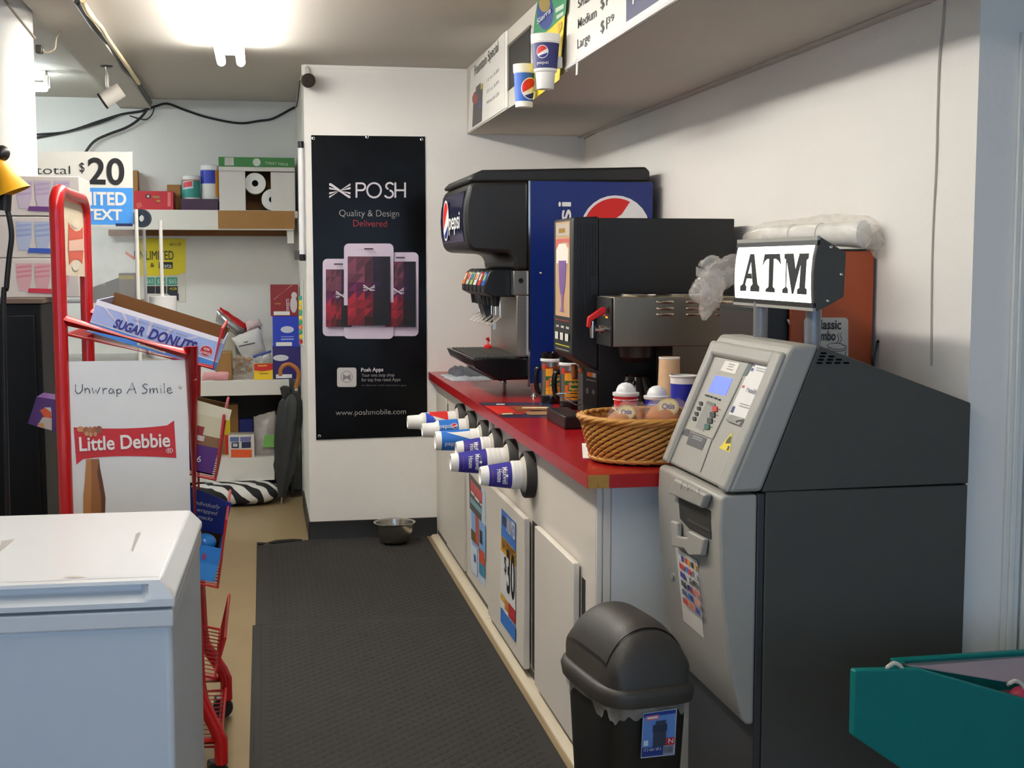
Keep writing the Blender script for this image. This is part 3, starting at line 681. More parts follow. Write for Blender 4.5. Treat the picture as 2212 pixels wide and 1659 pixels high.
ob('base', MB().box(1.19, 1.61, BY0, BY1, ZT+0.0005, 0.965), BLACK, cb, bevel=0.004)
ob('brew_funnel', MB().lathe([(0.035, 0), (0.06, 0.02), (0.066, 0.06)], (1.285, 4.40, 1.155), seg=28), mat('funnel_brown', (40, 32, 26), 0.4), cb, smooth=40)
ob('decanter', MB().lathe([(0.055, 0.0), (0.068, 0.02), (0.070, 0.07), (0.045, 0.12), (0.04, 0.14), (0.048, 0.15)], (1.285, 4.40, 0.966), seg=28), BLACKG, cb, smooth=40)
ob('decanter_handle', MB().tube([(1.255, 4.345, 1.10), (1.225, 4.312, 1.095), (1.225, 4.312, 1.02), (1.25, 4.345, 1.0)], 0.008, 8), BLACK, cb, smooth=40)
def slab(name, poly, pl, depth, m, parent, bevel=0.0, inset=0.0):
    """pixel polygon on plane pl grown along its normal"""
    p, n = pl
    return ob(name, MB().extr([PL(u, v, (p-n*inset, n)) for u, v in poly], n*(depth+inset)), m, parent, bevel=bevel)
# ---------------------------------------------------------------- things standing on the counter
# promotional mat stuck on the red top
pt = plZ(ZT+0.0006)
qd = ((1032, 869), (1196, 869), (1180, 901), (1084, 902))
dc = thing('counter_mat', 'flat printed promotional mat lying on the red countertop', 'mat', PL(1120, 886, pt))
ob('sheet', MB().extr([PL(u, v, pt) for u, v in ((1034, 869.5), (1196, 869), (1182, 902), (1086, 902))], (0, 0, 0.0008)), pmat((52, 56, 84), 0.25), dc)
prints('artwork', [([(1046, 876.5), (1170, 876), (1130, 895), (1078, 896)], (150, 44, 30)), ([(1046, 876.5), (1090, 876.5), (1116, 889), (1074, 893)], (208, 38, 26)), ([(1110, 878), (1180, 878), (1182, 886), (1116, 886)], (136, 86, 40)),
    ([(1128, 879), (1186, 879), (1186, 882), (1128, 882)], (220, 205, 170)), ([(1134, 889), (1184, 888), (1184, 896), (1140, 896)], (160, 120, 80)), ([(1083, 893), (1107, 892), (1108, 894.5), (1086, 895.5)], (222, 205, 150))], plZ(ZT+0.0016), dc)
prints('white_scrawl', [([(1072, 872), (1091, 872), (1090, 874.4), (1072, 874.4)], (206, 206, 206))], plZ(ZT+0.0036), dc)
# crumpled rag
RAG = mat('rag_cloth', (176, 182, 188), 0.9, var=0.12, scale=30, bump=0.5, bscale=250); RAGD = mat('rag_cloth_dark', (92, 94, 102), 0.9, var=0.15, scale=30, bump=0.5, bscale=250)
rg = thing('cleaning_rag', 'crumpled grey blue cleaning rag beside the soda fountain', 'cloth', (1.02, 6.72, ZT))
def rag(cx, cy, lx, ly, hgt, seed, z0):
    def fn(s, t):
        a = (s-0.5)*2; b = (t-0.5)*2
        n = mnoise.noise(Vector((a*1.7+seed, b*1.7, seed)))*0.5+0.5
        n2 = mnoise.noise(Vector((a*4+seed, b*4, seed+3)))
        e = max(0, 1-max(abs(a), abs(b))**4)
        return Vector((cx+a*lx*(1+0.15*n2), cy+b*ly*(1+0.12*n), z0+hgt*e*(n+0.25*n2*e)))
    return MB().grid(fn, 28, 28)
ob('cloth', rag(1.03, 6.70, 0.105, 0.20, 0.022, 1.3, ZT+0.001), RAG, rg, smooth=80)
ob('fold', rag(1.05, 6.78, 0.080, 0.13, 0.058, 9.4, ZT+0.008), RAGD, rg, smooth=80)

# boiled-peanut mugs
MUGS = mat('mug_steel', (150, 146, 140), 0.3, metal=0.85, var=0.08)
def mug(x, y, z, label, sc=1.0):
    t = thing('insulated_mug', label, 'mug', (x, y, z), 'peanut mugs on the counter')
    o = Vector((x, y, z)); r = 0.046*sc
    ob('base_ring', MB().lathe([(r*0.86, 0), (r*0.95, 0.004), (r, 0.026), (r*0.98, 0.034)], o, seg=32), BLACKG, t, smooth=40)
    ob('barrel', MB().lathe([(r*0.97, 0.034), (r*0.97, 0.176)], o, seg=36, cap=False), MUGS, t, smooth=40)
    ob('rim_band', MB().lathe([(r*0.97, 0.176), (r*1.06, 0.180), (r*1.06, 0.188), (r*0.95, 0.192)], o, seg=32, cap=False), WHITEG, t, smooth=40)
    ob('lid', MB().lathe([(r*0.97, 0.190), (r*1.0, 0.194), (r*1.0, 0.203), (r*1.03, 0.206), (r*1.03, 0.214), (r*0.9, 0.216), (r*0.86, 0.208), (0, 0.208)], o, seg=32), BLACKG, t, smooth=40)
    ob('handle', MB().tube(smooth_path([o+Vector((-r*0.8, 0.012, 0.150)), o+Vector((-r*1.3, 0.014, 0.145)), o+Vector((-r*1.42, 0.014, 0.105)), o+Vector((-r*1.25, 0.014, 0.055)), o+Vector((-r*0.8, 0.012, 0.045))], 4), 0.011, 8), BLACKG, t, smooth=50)
    a0, a1 = -0.80, 0.75; R_ = r*0.97
    def on(a, h, off): return o+Vector((math.sin(a)*(R_+off), -math.cos(a)*(R_+off), h))
    lab = ob('label', MB().grid(lambda s, u: on(a0+(a1-a0)*s, 0.040+0.118*u, 0.0008), 14, 2), pmat((236, 158, 26), 0.3), t, smooth=60)
    for nm, s0, s1, h0, h1, c, of in (('label_print', 0.01, 0.99, 0.076, 0.118, (52, 98, 54), 0.0014), ('label_print', 0.45, 0.9, 0.125, 0.152, (96, 50, 40), 0.0014), ('label_print', 0.03, 0.22, 0.07, 0.10, (224, 110, 40), 0.002), ('label_print', 0.2, 0.36, 0.094, 0.11, (200, 84, 40), 0.002), ('label_print', 0.0, 1.0, 0.150, 0.158, (150, 56, 20), 0.0014), ('label_print', 0.02, 0.98, 0.058, 0.0595, (150, 100, 20), 0.0014)):
        ob(nm, MB().grid(lambda s, u: on(a0+(a1-a0)*(s0+(s1-s0)*s), h0+(h1-h0)*u, of), 10, 2), pmat(c, 0.3), lab, smooth=60)
    for s_, h_, w_ in (('Boiled', 0.100, 0.038), ('Peanuts', 0.080, 0.044)):
        wrap_text(s_, lambda xx, yy, h_=h_: on(0.12+xx/R_, h_+yy, 0.0026), w_, 0.013, pmat((244, 206, 96)), lab, bold=0.015)
    ob('red_tag', MB().grid(lambda s, u: on(-1.16+0.34*s, 0.145+0.024*u, 0.001), 5, 2), PRED, t, smooth=60)
    return t
mug(1.199, 5.385, ZT, 'steel travel mug with orange peanut label, farther of the two')
mug(1.228, 5.155, ZT, 'steel travel mug with orange peanut label, nearer the cappuccino machine', 1.02)

# wicker basket of muffins
WK = mat('wicker', (196, 138, 62), 0.5, var=0.25, scale=40); WKD = mat('wicker_dark', (168, 100, 38), 0.5, var=0.3, scale=40)
BX, BY, BA, BB = 1.128, 3.765, 0.190, 0.168
bk = thing('wicker_basket', 'oval wicker basket holding wrapped muffins at the counter end', 'basket', (BX, BY, ZT))
def bpt(a, h, off=0.0):
    f = 0.80+0.20*(h/0.125)**0.7 if h > 0 else 0.80
    return Vector((BX+(BA*f+off)*math.cos(a), BY+(BB*f+off)*math.sin(a), ZT+0.004+h))
ob('liner', MB().loft([[bpt(2*math.pi*k/48, h, -0.007) for k in range(48)] for h in (0.0, 0.03, 0.06, 0.09, 0.118)], cap=False).loft([[bpt(2*math.pi*k/48, 0.001, -0.007) for k in range(48)], [Vector((BX, BY, ZT+0.006))]*48], cap=False), WKD, bk, smooth=60)
mb = MB(); NR, NA = 9, 34
for j in range(NR):
    h = 0.012+0.0118*j
    for k in range(NA):
        a = 2*math.pi*(k-0.27*j)/NA; da = 2*math.pi/NA
        h2 = h+0.011; pts = []
        for s in (0, 0.3, 0.6, 1.0, 1.35): pts.append(bpt(a+da*s*1.15, h+0.0125*s-0.004, 0.0015+0.0045*math.sin(math.pi*min(1, s/1.35))))
        mb.tube(pts, [0.003, 0.0052, 0.0058, 0.0052, 0.0026], 6)
wv = ob('wicker_weave', mb, WK, bk, smooth=60); wv['kind'] = 'stuff'
mb = MB()
for j in range(3):
    mb.tube([bpt(2*math.pi*k/72, 0.005+0.045*j, -0.002) for k in range(72)], 0.004, 5, closed=True)
ob('weave_hoop', mb, WKD, bk, smooth=60)
mb = MB(); NS = 30
for k in range(NS):
    a = 2*math.pi*k/NS; pts = []
    for s in range(9):
        u = s/8; aa = a+u*0.80
        pts.append(bpt(aa, 0.113+0.020*u+0.008*math.sin(math.pi*u), 0.002+0.016*math.sin(math.pi*u)-0.008*u))
    mb.tube(pts, [0.0035]+[0.0060]*7+[0.0035], 7)
rm = ob('braided_rim', mb, WK, bk, smooth=60); rm['kind'] = 'stuff'
mb = MB()
for k in range(26):
    a = 2*math.pi*k/26
    mb.tube([bpt(a+0.42*u, 0.0105-0.008*u+0.004*math.sin(math.pi*u), 0.004+0.007*math.sin(math.pi*u)) for u in (0, .2, .4, .6, .8, 1)], [0.003, 0.0052, 0.0056, 0.0056, 0.0052, 0.003], 6)
bs = ob('braided_foot', mb, WK, bk, smooth=60); bs['kind'] = 'stuff'
MUF = mat('muffin_crumb', (176, 104, 40), 0.7, var=0.3, scale=30, bump=0.6, bscale=80); WRAP = film('clear_wrap', (240, 236, 230), 0.12, 0.06)
def muffin(x, y, z, r, label, tilt=0.0, lab=True):
    t = thing('wrapped_muffin', label, 'muffin', (x, y, z), 'wrapped muffins in the basket')
    ob('muffin', MB().lathe([(r*0.62, 0), (r*0.8, 0.028), (r*0.98, 0.036), (r*0.98, 0.048), (r*0.8, 0.068), (r*0.45, 0.08), (0.0, 0.084)], (x, y, z), (tilt, -0.15, 1), seg=26), MUF, t, smooth=60)
    def wf(s, u):
        a = 2*math.pi*s; h = u
        n = mnoise.noise(Vector((math.cos(a)*3+x*40, math.sin(a)*3, h*5+y*30)))
        rr = r*(1.06+0.10*n)*math.sin(math.pi*min(0.999, 0.16+0.78*h))**0.35
        return Vector((x+rr*math.cos(a), y+rr*math.sin(a), z+0.002+h*0.098+0.006*n))
    ob('plastic_wrap', MB().grid(wf, 26, 8), WRAP, t, smooth=80)
    if lab:
        c = Vector((x-0.004, y-r*0.62, z+0.078)); n = Vector((-0.25, -0.75, 0.62)).normalized(); e1 = Vector((1, -0.2, 0)).normalized(); e1 = (e1-n*e1.dot(n)).normalized(); e2 = n.cross(e1)
        st = ob('round_sticker', MB().lathe([(r*0.52, 0), (r*0.52, 0.0008)], c, n, 28), pmat((206, 186, 132)), t)
        ob('sticker_ring', MB().lathe([(r*0.48, 0.0009), (r*0.46, 0.0011)], c, n, 28, cap=False), pmat((60, 70, 40)), st)
        text('Otis', c+n*0.0015-e1*r*0.30-e2*r*0.12, e1, e2, r*0.30, pmat((70, 50, 140)), st, width=r*0.62, bold=0.03)
muffin(1.17, 3.70, ZT+0.092, 0.060, 'plastic-wrapped golden muffin on top with round sticker facing out')
muffin(1.05, 3.72, ZT+0.075, 0.050, 'wrapped muffin at the left of the basket with pale sticker', -0.2)
muffin(1.11, 3.845, ZT+0.07, 0.050, 'wrapped muffin at the back of the basket, no sticker seen', 0, False)
muffin(1.225, 3.81, ZT+0.075, 0.048, 'wrapped muffin at the back right of the basket toward the cash machine', 0.2, False)
muffin(1.115, 3.675, ZT+0.008, 0.036, 'wrapped muffin half buried at the front of the basket', 0.1, False)
np_ = tag(ob('paper_slip', MB().extr([P(u, v, Z=ZT+0.0006) for u, v in ((1257, 958), (1300, 958), (1300, 990), (1259, 990))], (0, 0, 0.001)), PAPER), 'white paper slip under the left side of the wicker basket', 'paper')

# cups standing behind the basket
def cup(name, x, y, z, r0, r1, h, m, label, group=None, rim=True, lid=None, inverted=False):
    t = thing(name, label, 'cup', (x, y, z), group)
    if inverted: prof = [(r1, 0), (r0, h-0.004), (r0-0.002, h), (r0-0.005, h), (r0-0.007, h-0.006), (0, h-0.006)]
    else: prof = [(r0, 0), (r1, h), (r1-0.003, h), (r0-0.002, 0.01), (0, 0.01)]
    ob('cup', MB().lathe(prof, (x, y, z), seg=32), m, t, smooth=40)
    if rim: ob('rim', MB().lathe([(r1, h-0.004), (r1+0.003, h-0.002), (r1+0.003, h+0.002), (r1-0.001, h+0.003)], (x, y, z), seg=32, cap=False), FOAM, t, smooth=60)
    if lid:
        ob('dome_lid', MB().lathe([(r1+0.001, h+0.001), (r1+0.004, h+0.004), (r1+0.003, h+0.008), (r1*0.82, h+0.010), (r1*0.78, h+0.018), (r1*0.64, h+0.030), (r1*0.36, h+0.038), (0, h+0.041)], (x, y, z), seg=32), WHITEG, t, smooth=50)
    return t
REDCUP = pmat((206, 30, 34)); BLUCUP = pmat((40, 50, 170))
c1 = P(1352, 853, Y=4.12); tR = cup('paper_cup', c1.x, 4.12, ZT+0.0005, 0.030, 0.0405, c1.z-ZT, REDCUP, 'red paper cup with white domed lid behind the muffin basket', 'lidded paper cups', lid=True)
mb = MB()
for k in range(40):
    a = 2*math.pi*k/40; mb.ell((c1.x+0.0402*math.cos(a), 4.12+0.0402*math.sin(a), c1.z-0.014), 0.0026, 0.0026, 0.0022, 6, 4)
ob('scallop_trim', mb, INKW, tR)
c2 = P(1419, 860, Y=4.09); cup('paper_cup', c2.x, 4.09, ZT+0.0005, 0.030, 0.0405, c2.z-ZT, BLUCUP, 'blue paper cup with white domed lid behind the golden muffin', 'lidded paper cups', lid=True)
KR = mat('kraft_cup', (206, 168, 128), 0.7, var=0.1, scale=50)
c3 = P(1446, 772, Y=4.16); cup('kraft_cup_stack', c3.x, 4.16, ZT+0.0005, 0.0345, 0.043, c3.z-ZT, KR, 'tall upside-down stack of tan paper cups beside the cash machine', rim=False, inverted=True)
ob('cup_mark', MB().lathe([(0.0402, 0), (0.0402, 0.018)], (c3.x, 4.16, ZT+0.10), seg=32, cap=False), KR, bpy.data.objects['kraft_cup_stack'])
ob('rim', MB().lathe([(0.0345, 0), (0.0362, 0.002), (0.0350, 0.006), (0.030, 0.006)], (c3.x, 4.16, c3.z-0.005), seg=32, cap=False), FOAM, bpy.data.objects['kraft_cup_stack'], smooth=60)
c4 = P(1477, 812, Y=4.02); t4 = cup('foam_cup', c4.x, 4.02, ZT+0.0005, 0.032, 0.044, c4.z-ZT, FOAM, 'big blue banded foam cup upright beside the cash machine')
hh = c4.z-ZT
ob('printed_band', MB().lathe([(0.0332, 0.02), (0.0432, hh-0.024)], (c4.x, 4.02, ZT+0.0005), seg=32, cap=False), BLUCUP, t4, smooth=60)

# orange heated cabinet at the end of the counter
ORG = mat('orange_enamel', (172, 74, 24), 0.45, var=0.06, scale=4)
om = thing('snack_warmer', 'orange and black snack machine with a cup drawing label behind the cash machine', 'machine', (1.62, 3.7, ZT))
ob('side_panel', MB().box(1.49, 1.742, 3.535, 3.55, ZT, 1.535), ORG, om, bevel=0.002)
ob('body', MB().box(1.505, 1.742, 3.5505, 3.85, ZT, 1.53).box(1.405, 1.5045, 3.56, 3.90, ZT, 1.375), mat('machine_black', (26, 22, 18), 0.4), om, bevel=0.004)
ob('top_edge', MB().box(1.488, 1.742, 3.533, 3.86, 1.536, 1.541), BLACK, om)
ob('front_panel', MB().box(1.398, 1.4045, 3.57, 3.88, 1.0, 1.36), mat('machine_brown', (40, 28, 20), 0.4), om)
ob('inside_scoop', MB().extr([P(u, v, Y=3.545) for u, v in ((1700, 690), (1732, 690), (1734, 730), (1726, 745))], (0, 0.003, 0)), WHITE, om)
lo = plY(3.5345)
lq = slab('label_plate', rrect(1736, 686, 1832, 800, 8), lo, 0.001, pmat((196, 190, 178)), om)
lo = plY(3.5330)
text_px('Classic', (1757, 711), (1817, 711), 20, lo, INK, lq, bold=0.02); text_px('Jumbo', (1757, 735), (1805, 735), 20, lo, INK, lq, bold=0.02)
mb = MB()
def stroke(pts, r=0.0009): mb.tube([PL(u, v, lo) for u, v in pts], r, 5)
for dx in (0, 6): stroke([(1812+dx, 719), (1808+dx, 724), (1812+dx, 730), (1811+dx, 736), (1807+dx, 741)])
stroke([(1788, 744), (1797, 741), (1815, 742), (1828, 748), (1828, 752), (1814, 755), (1800, 754), (1788, 749), (1788, 744)]); stroke([(1789, 753), (1800, 758), (1815, 759), (1828, 756)]); stroke([(1791, 757), (1796, 800)]); stroke([(1827, 760), (1822, 800)])
ob('cup_drawing', mb, INK, lq)

# clear plastic bags
BAG = film('bag_film', (236, 226, 208), 0.2, 0.12); BAG2 = film('bag_film_grey', (236, 232, 226), 0.3, 0.07)
def blob(name, path, radii, m, parent, seed=0, amp=0.25, seg=20, squash=1.0):
    pts = smooth_path(path, 5); n = len(pts); secs = []
    for i, p in enumerate(pts):
        t = (pts[min(i+1, n-1)]-pts[max(i-1, 0)]).normalized(); _, e1, e2 = frame(t)
        f = i/(n-1)*(len(radii)-1); k = min(int(f), len(radii)-2); r = radii[k]+(radii[k+1]-radii[k])*(f-k)
        sec = []
        for j in range(seg):
            a = 2*math.pi*j/seg
            nn = mnoise.noise(Vector((math.cos(a)*1.8+seed, math.sin(a)*1.8, i*0.35+seed)))+0.5*mnoise.noise(Vector((math.cos(a)*5+seed, math.sin(a)*5, i*0.9)))
            sec.append(p+(e1*math.cos(a)*squash+e2*math.sin(a))*r*(1+amp*nn))
        secs.append(sec)
    return ob(name, MB().loft(secs), m, parent, smooth=80)
bg = thing('cup_sleeve_bag', 'clear plastic bag with a sleeve of foam cups lying on the orange machine', 'bag', P(1800, 560, Y=3.68))
a_ = P(1690, 520, Y=3.75); b_ = P(1893, 517, Y=3.56)
a_.z = max(a_.z, 1.575); zc = 1.541+0.043
A_ = Vector((1.53, 3.83, zc)); B_ = Vector((1.706, 3.535, zc))
ob('cup_sleeve', MB().lathe([(0.030, 0), (0.034, 0.10), (0.034, 0.10), (0.030, 0.101), (0.036, 0.2), (0.032, 0.201), (0.037, 0.30), (0.040, 0.342), (0.040, 0.346), (0.0, 0.346)], A_, B_-A_, 28), FOAM, bg, smooth=40)
ob('cup_bottom', MB().lathe([(0.0395, 0.3465), (0.036, 0.348), (0, 0.347)], A_, B_-A_, 28), WHITEG, bg, smooth=40)
blob('bag', [A_+Vector((-0.05, 0.06, -0.01)), A_, A_.lerp(B_, 0.35)+Vector((0, 0, 0.004)), A_.lerp(B_, 0.7)+Vector((0, 0, 0.012)), B_+Vector((0.0, 0.0, 0.006)), B_+Vector((0.02, -0.015, -0.004))], [0.012, 0.044, 0.047, 0.050, 0.047, 0.036], BAG, bg, seed=3.3, amp=0.16)
blob('bag_tail', [B_+Vector((0.015, 0.0, 0.0)), B_+Vector((0.024, -0.035, -0.03)), B_+Vector((0.022, -0.05, -0.07))], [0.036, 0.028, 0.008], BAG, bg, seed=8.1, amp=0.3)
bh = thing('plastic_bag', 'crumpled clear plastic bag draped over the steel brewer beside the lit sign', 'bag', P(1540, 640, Y=4.25))
hp = lambda u, v: P(u, v, Y=4.25)
blob('bag', [hp(1596, 556), hp(1572, 580), hp(1548, 600), hp(1524, 628), hp(1508, 640), hp(1500, 650)], [0.018, 0.045, 0.052, 0.052, 0.040, 0.018], BAG2, bh, seed=1.7, amp=0.22)
blob('bag_corner', [hp(1536, 600), hp(1535, 640), hp(1524, 670), hp(1521, 692)], [0.04, 0.04, 0.024, 0.006], BAG2, bh, seed=4.4, amp=0.3)
blob('bag_loop', [hp(1553, 560), hp(1530, 566), hp(1517, 582), hp(1514, 598)], [0.010, 0.018, 0.020, 0.014], BAG2, bh, seed=6.6, amp=0.4)

# ================================================================ cash machine
AY0, AY1 = 2.99, 3.506
ATL = mat('atm_light_grey', (160, 157, 149), 0.45, var=0.03, scale=30, bump=0.08, bscale=500); ATD = mat('atm_dark_grey', (72, 70, 65), 0.6, var=0.05, scale=30, bump=0.1, bscale=500)
atm = thing('cash_machine', 'grey cash machine with lit sign on posts beside the counter', 'atm', (1.42, 3.21, 0))
up = ob('upper_housing', MB().prismY([(1.335, 1.300), (1.745, 1.150), (1.745, 0.946), (1.194, 0.942)], AY0+0.002, AY1-0.002), ATD, atm, bevel=0.003)
fas = ob('upper_fascia', MB().prismY([(1.108, 0.943), (1.250, 1.278), (1.266, 1.301), (1.336, 1.301), (1.193, 0.943)], AY0, AY1), ATL, atm, bevel=0.010, seg=3)
f0 = Vector((1.108, 0, 0.943)); fd = Vector((0.142, 0, 0.335)).normalized(); fn = Vector((-fd.z, 0, fd.x)); LF = 0.364
pf = (f0, fn)
def rim(y0, y1, t0, t1, h=0.014):
    return ob('fascia_rim', MB().extr([f0+fd*t+Vector((0, y, 0))-fn*0.006 for y, t in ((y0, t0), (y1, t0), (y1, t1), (y0, t1))], fn*(h+0.006)), ATL, fas, bevel=0.011, seg=3)
rim(AY0+0.002, AY0+0.060, 0.0, LF+0.004); rim(AY1-0.045, AY1-0.001, 0.0, LF+0.004); rim(AY0+0.05, AY1-0.03, LF-0.038, LF+0.004)
scr = slab('screen_bezel', [(1550, 803), (1602, 814), (1586, 880), (1540, 850), (1519, 846), (1524, 838)][:0] or [(1548, 804), (1605, 815), (1541, 950), (1483, 927)], pf, 0.004, mat('atm_panel', (168, 165, 154), 0.4), fas, bevel=0.002)
pf1 = (f0+fn*0.0042, fn)
slab('screen', [(1546, 811), (1583, 818), (1567, 855), (1530, 846)], pf1, 0.0008, mat('lcd_glow', (84, 100, 232), 0.3, emit=1.1), scr)
for u, v in ((1528, 853), (1536, 855.5), (1545, 858.5), (1554, 862)): slab('soft_key', [(u-3, v-1), (u+3.5, v+0.8), (u+2, v+4), (u-4, v+2)], pf1, 0.003, BLACK, scr)
for u, v in ((1515, 872), (1510.5, 883), (1505.5, 894), (1501, 905)): slab('side_key', rrect(u-3.5, v-4, u+3.5, v+4, 1.5), pf1, 0.003, BLACK, scr)
slab('keypad', [(1528, 866), (1546, 872), (1520, 932), (1502, 924)], pf1, 0.0012, mat('keypad_grey', (140, 138, 132), 0.4), scr)
slab('keypad_step', [(1528, 866), (1546, 872), (1543, 880), (1527, 872)], (pf1[0]+fn*0.0013, fn), 0.001, mat('keypad_dark', (108, 106, 102), 0.4), scr)
for u, v, c in ((1546, 884, (200, 40, 36)), (1541, 896.5, (36, 36, 36)), (1535, 909.5, (36, 36, 36)), (1529, 922.5, (30, 92, 70))):
    slab('function_key', rrect(u-5, v-5.5, u+5, v+5.5, 1.5), pf1, 0.004, pmat(c), scr)
    slab('key_legend', [(u+6, v-1), (u+11, v+0.5), (u+10.5, v+2), (u+5.5, v+0.5)], pf1, 0.0003, INK, scr)
prints('notice', [([(1567, 779), (1598, 785), (1588, 808), (1556, 800)], (226, 222, 212)), ([(1575, 785), (1588, 788), (1587, 790), (1574, 787)], (140, 130, 140)), ([(1573, 790), (1584, 792), (1583, 794), (1572, 792)], (140, 130, 140)), ([(1570, 795), (1584, 799), (1583, 801), (1569, 797)], (140, 130, 140))], pf, fas)
prints('green_strip', [([(1624, 770), (1636, 773), (1614, 812), (1602, 813)], (70, 84, 76)), ([(1628, 774), (1632, 775), (1631, 778), (1627, 777)], (190, 196, 188)), ([(1627, 779), (1631, 780), (1630, 783), (1626, 782)], (190, 196, 188))], pf, fas)
prints('network_notice', [([(1626, 782), (1668, 790), (1612, 905), (1574, 894)], (228, 226, 222)), ([(1628, 787), (1632, 788), (1630, 792), (1626, 791)], (40, 50, 120)), ([(1624, 795), (1629, 796), (1626, 802), (1621, 801)], (60, 70, 150)), ([(1604, 832), (1609, 833), (1607, 838), (1602, 837)], (200, 60, 50)),
    ([(1583, 877), (1588, 878), (1583, 892), (1577, 890)], (34, 44, 120)), ([(1634, 793), (1660, 799), (1659.5, 800.5), (1633.5, 794.5)], (150, 148, 150)), ([(1633, 798), (1658, 804), (1657.5, 805.5), (1632.5, 799.5)], (150, 148, 150)), ([(1598, 870), (1620, 876), (1619.5, 877.5), (1597.5, 871.5)], (150, 148, 150)), ([(1596, 875), (1618, 881), (1617.5, 882.5), (1595.5, 876.5)], (150, 148, 150))], pf, fas)
text_px('MetaBank', (1611, 846), (1640, 853), 10, pf, NAVY, fas, off=0.004)
slab('card_reader', [(1584, 899), (1608, 906), (1601, 921), (1577, 912), (1572, 908)], pf, 0.007, CHROME, fas, bevel=0.001)
slab('card_slot', [(1589, 909), (1602, 906), (1604, 908), (1590, 913)], (pf[0]+fn*0.0072, fn), 0.0005, BLACK, fas)
prints('warning_sticker', [([(1582, 933), (1577, 977), (1553, 968)], (232, 212, 40)), ([(1577, 942), (1580, 943), (1578, 958), (1567, 958), (1570, 950)], (80, 74, 24)), ([(1573, 963), (1576, 964), (1573, 973), (1569, 972)], (40, 50, 60))], pf, fas)
prints('grey_sticker', [([(1480, 927), (1491, 930), (1486, 943), (1471, 938)], (70, 70, 72)), ([(1491, 933), (1527, 947), (1516, 973), (1482, 959)], (78, 78, 80)), ([(1498, 940), (1518, 948), (1517, 950), (1497, 942)], (160, 160, 160)), ([(1496, 944), (1516, 952), (1515, 954), (1495, 946)], (150, 150, 150))], pf, fas)
prints('panel_seam', [([(1537, 950), (1538.5, 951), (1514, 1020), (1512.5, 1019)], (40, 40, 40))], pf, fas)
low = ob('lower_cabinet', MB().box(1.205, 1.745, AY0+0.004, AY1-0.004, 0.0, 0.9415), ATD, atm, bevel=0.003)
ob('hinge_strip', MB().box(1.184, 1.2045, AY0+0.006, AY1-0.006, 0.0, 0.938), mat('atm_strip', (54, 54, 56), 0.4), low, bevel=0.004)
dpoly = [(1.090, 0.928), (1.087, 0.86), (1.094, 0.70), (1.118, 0.50), (1.150, 0.372), (1.165, 0.357), (1.183, 0.357), (1.183, 0.936), (1.10, 0.936)]
doo = ob('safe_door', MB().prismY(dpoly, AY0+0.003, AY1-0.003), ATL, atm, bevel=0.012, seg=3)
pd = (Vector((1.0875, 0, 0.87)), Vector((-1, 0, 0.01)).normalized())
slab('dispenser_hood', [(1473, 1033), (1541, 1068), (1531, 1098), (1458, 1065)], pd, 0.022, ATL, doo, bevel=0.006)
mb = MB(); 
slab('cash_opening', [(1466, 1071), (1536, 1104), (1536, 1164), (1490, 1142), (1470, 1120)], pd, 0.0015, mat('opening_dark', (40, 37, 34), 0.6), doo)
slab('opening_shelf', [(1488, 1120), (1536, 1145), (1536, 1150), (1486, 1124)], pd, 0.004, DKGREY, doo)
slab('cash_tray', [(1460, 1124), (1474, 1129), (1474, 1158), (1497, 1162), (1498, 1146), (1532, 1164), (1527, 1200), (1500, 1200), (1490, 1186), (1463, 1180)], pd, 0.016, ATL, doo, bevel=0.004)
pn = (Vector((1.0935, 0, 0.70)), Vector((-1, 0, -0.12)).normalized())
sq = [(1460, 1182), (1506, 1211), (1521, 1378), (1477, 1340)]
ls = slab('network_sticker', sq, pn, 0.001, pmat((218, 212, 204)), doo)
pn2 = (pn[0]+pn[1]*0.0012, pn[1])
it = []
LG = [((230, 230, 235), (60, 70, 140)), ((200, 60, 40), (226, 160, 40)), ((30, 40, 90), (220, 170, 60)), ((206, 60, 56), (206, 60, 56)), ((60, 120, 200), (206, 50, 60)), ((120, 120, 120), (200, 200, 200)), ((60, 60, 150), (60, 60, 150)), ((210, 205, 200), (110, 110, 110)), ((60, 60, 60), (110, 110, 110)), ((70, 90, 80), (40, 60, 60)), ((40, 50, 130), (150, 50, 60)), ((216, 120, 110), (216, 120, 110)), ((90, 100, 140), (90, 100, 140)), ((50, 110, 190), (30, 60, 130)), ((220, 150, 140), (220, 150, 140)), ((214, 70, 50), (214, 70, 50)), ((214, 110, 90), (214, 110, 90)), ((70, 80, 150), (70, 80, 150))]
for k, (ca, cb_) in enumerate(LG):
    r_, c_ = divmod(k, 3); s0 = 0.08+0.30*c_; t0 = 0.07+0.118*r_
    it.append((quad(sq, s0, s0+0.12, t0, t0+0.075), ca)); it.append((quad(sq, s0+0.12, s0+0.24, t0+0.005, t0+0.08), cb_))
prints('network_logos', it, pn2, ls)
ob('lock', MB().cyl(PL(1454, 1243, pn)+Vector((0.004, 0, 0)), PL(1454, 1243, pn)+Vector((-0.004, 0, 0)), 0.011, 18), CHROME, doo, smooth=40)
# vent slots on the side
ps_ = plY(AY0+0.0012)
rows = [((1776, 768),), ((1775, 775), (1794, 775)), ((1771, 782), (1792, 782), (1812, 782)), ((1770, 790), (1790, 790), (1810, 790), (1829, 790))]
rows = [(1779, 763), (1776, 770), (1796, 770), (1773, 777), (1793, 777), (1812, 777), (1770, 784), (1790, 784), (1809, 784), (1828, 784)]
for u, v in rows: slab('vent_slot', rrect(u-6.5, v-2, u+6.5, v+2, 1.8), ps_, 0.0008, mat('slot_black', (6, 6, 6), 0.9, spec=0.1), up)
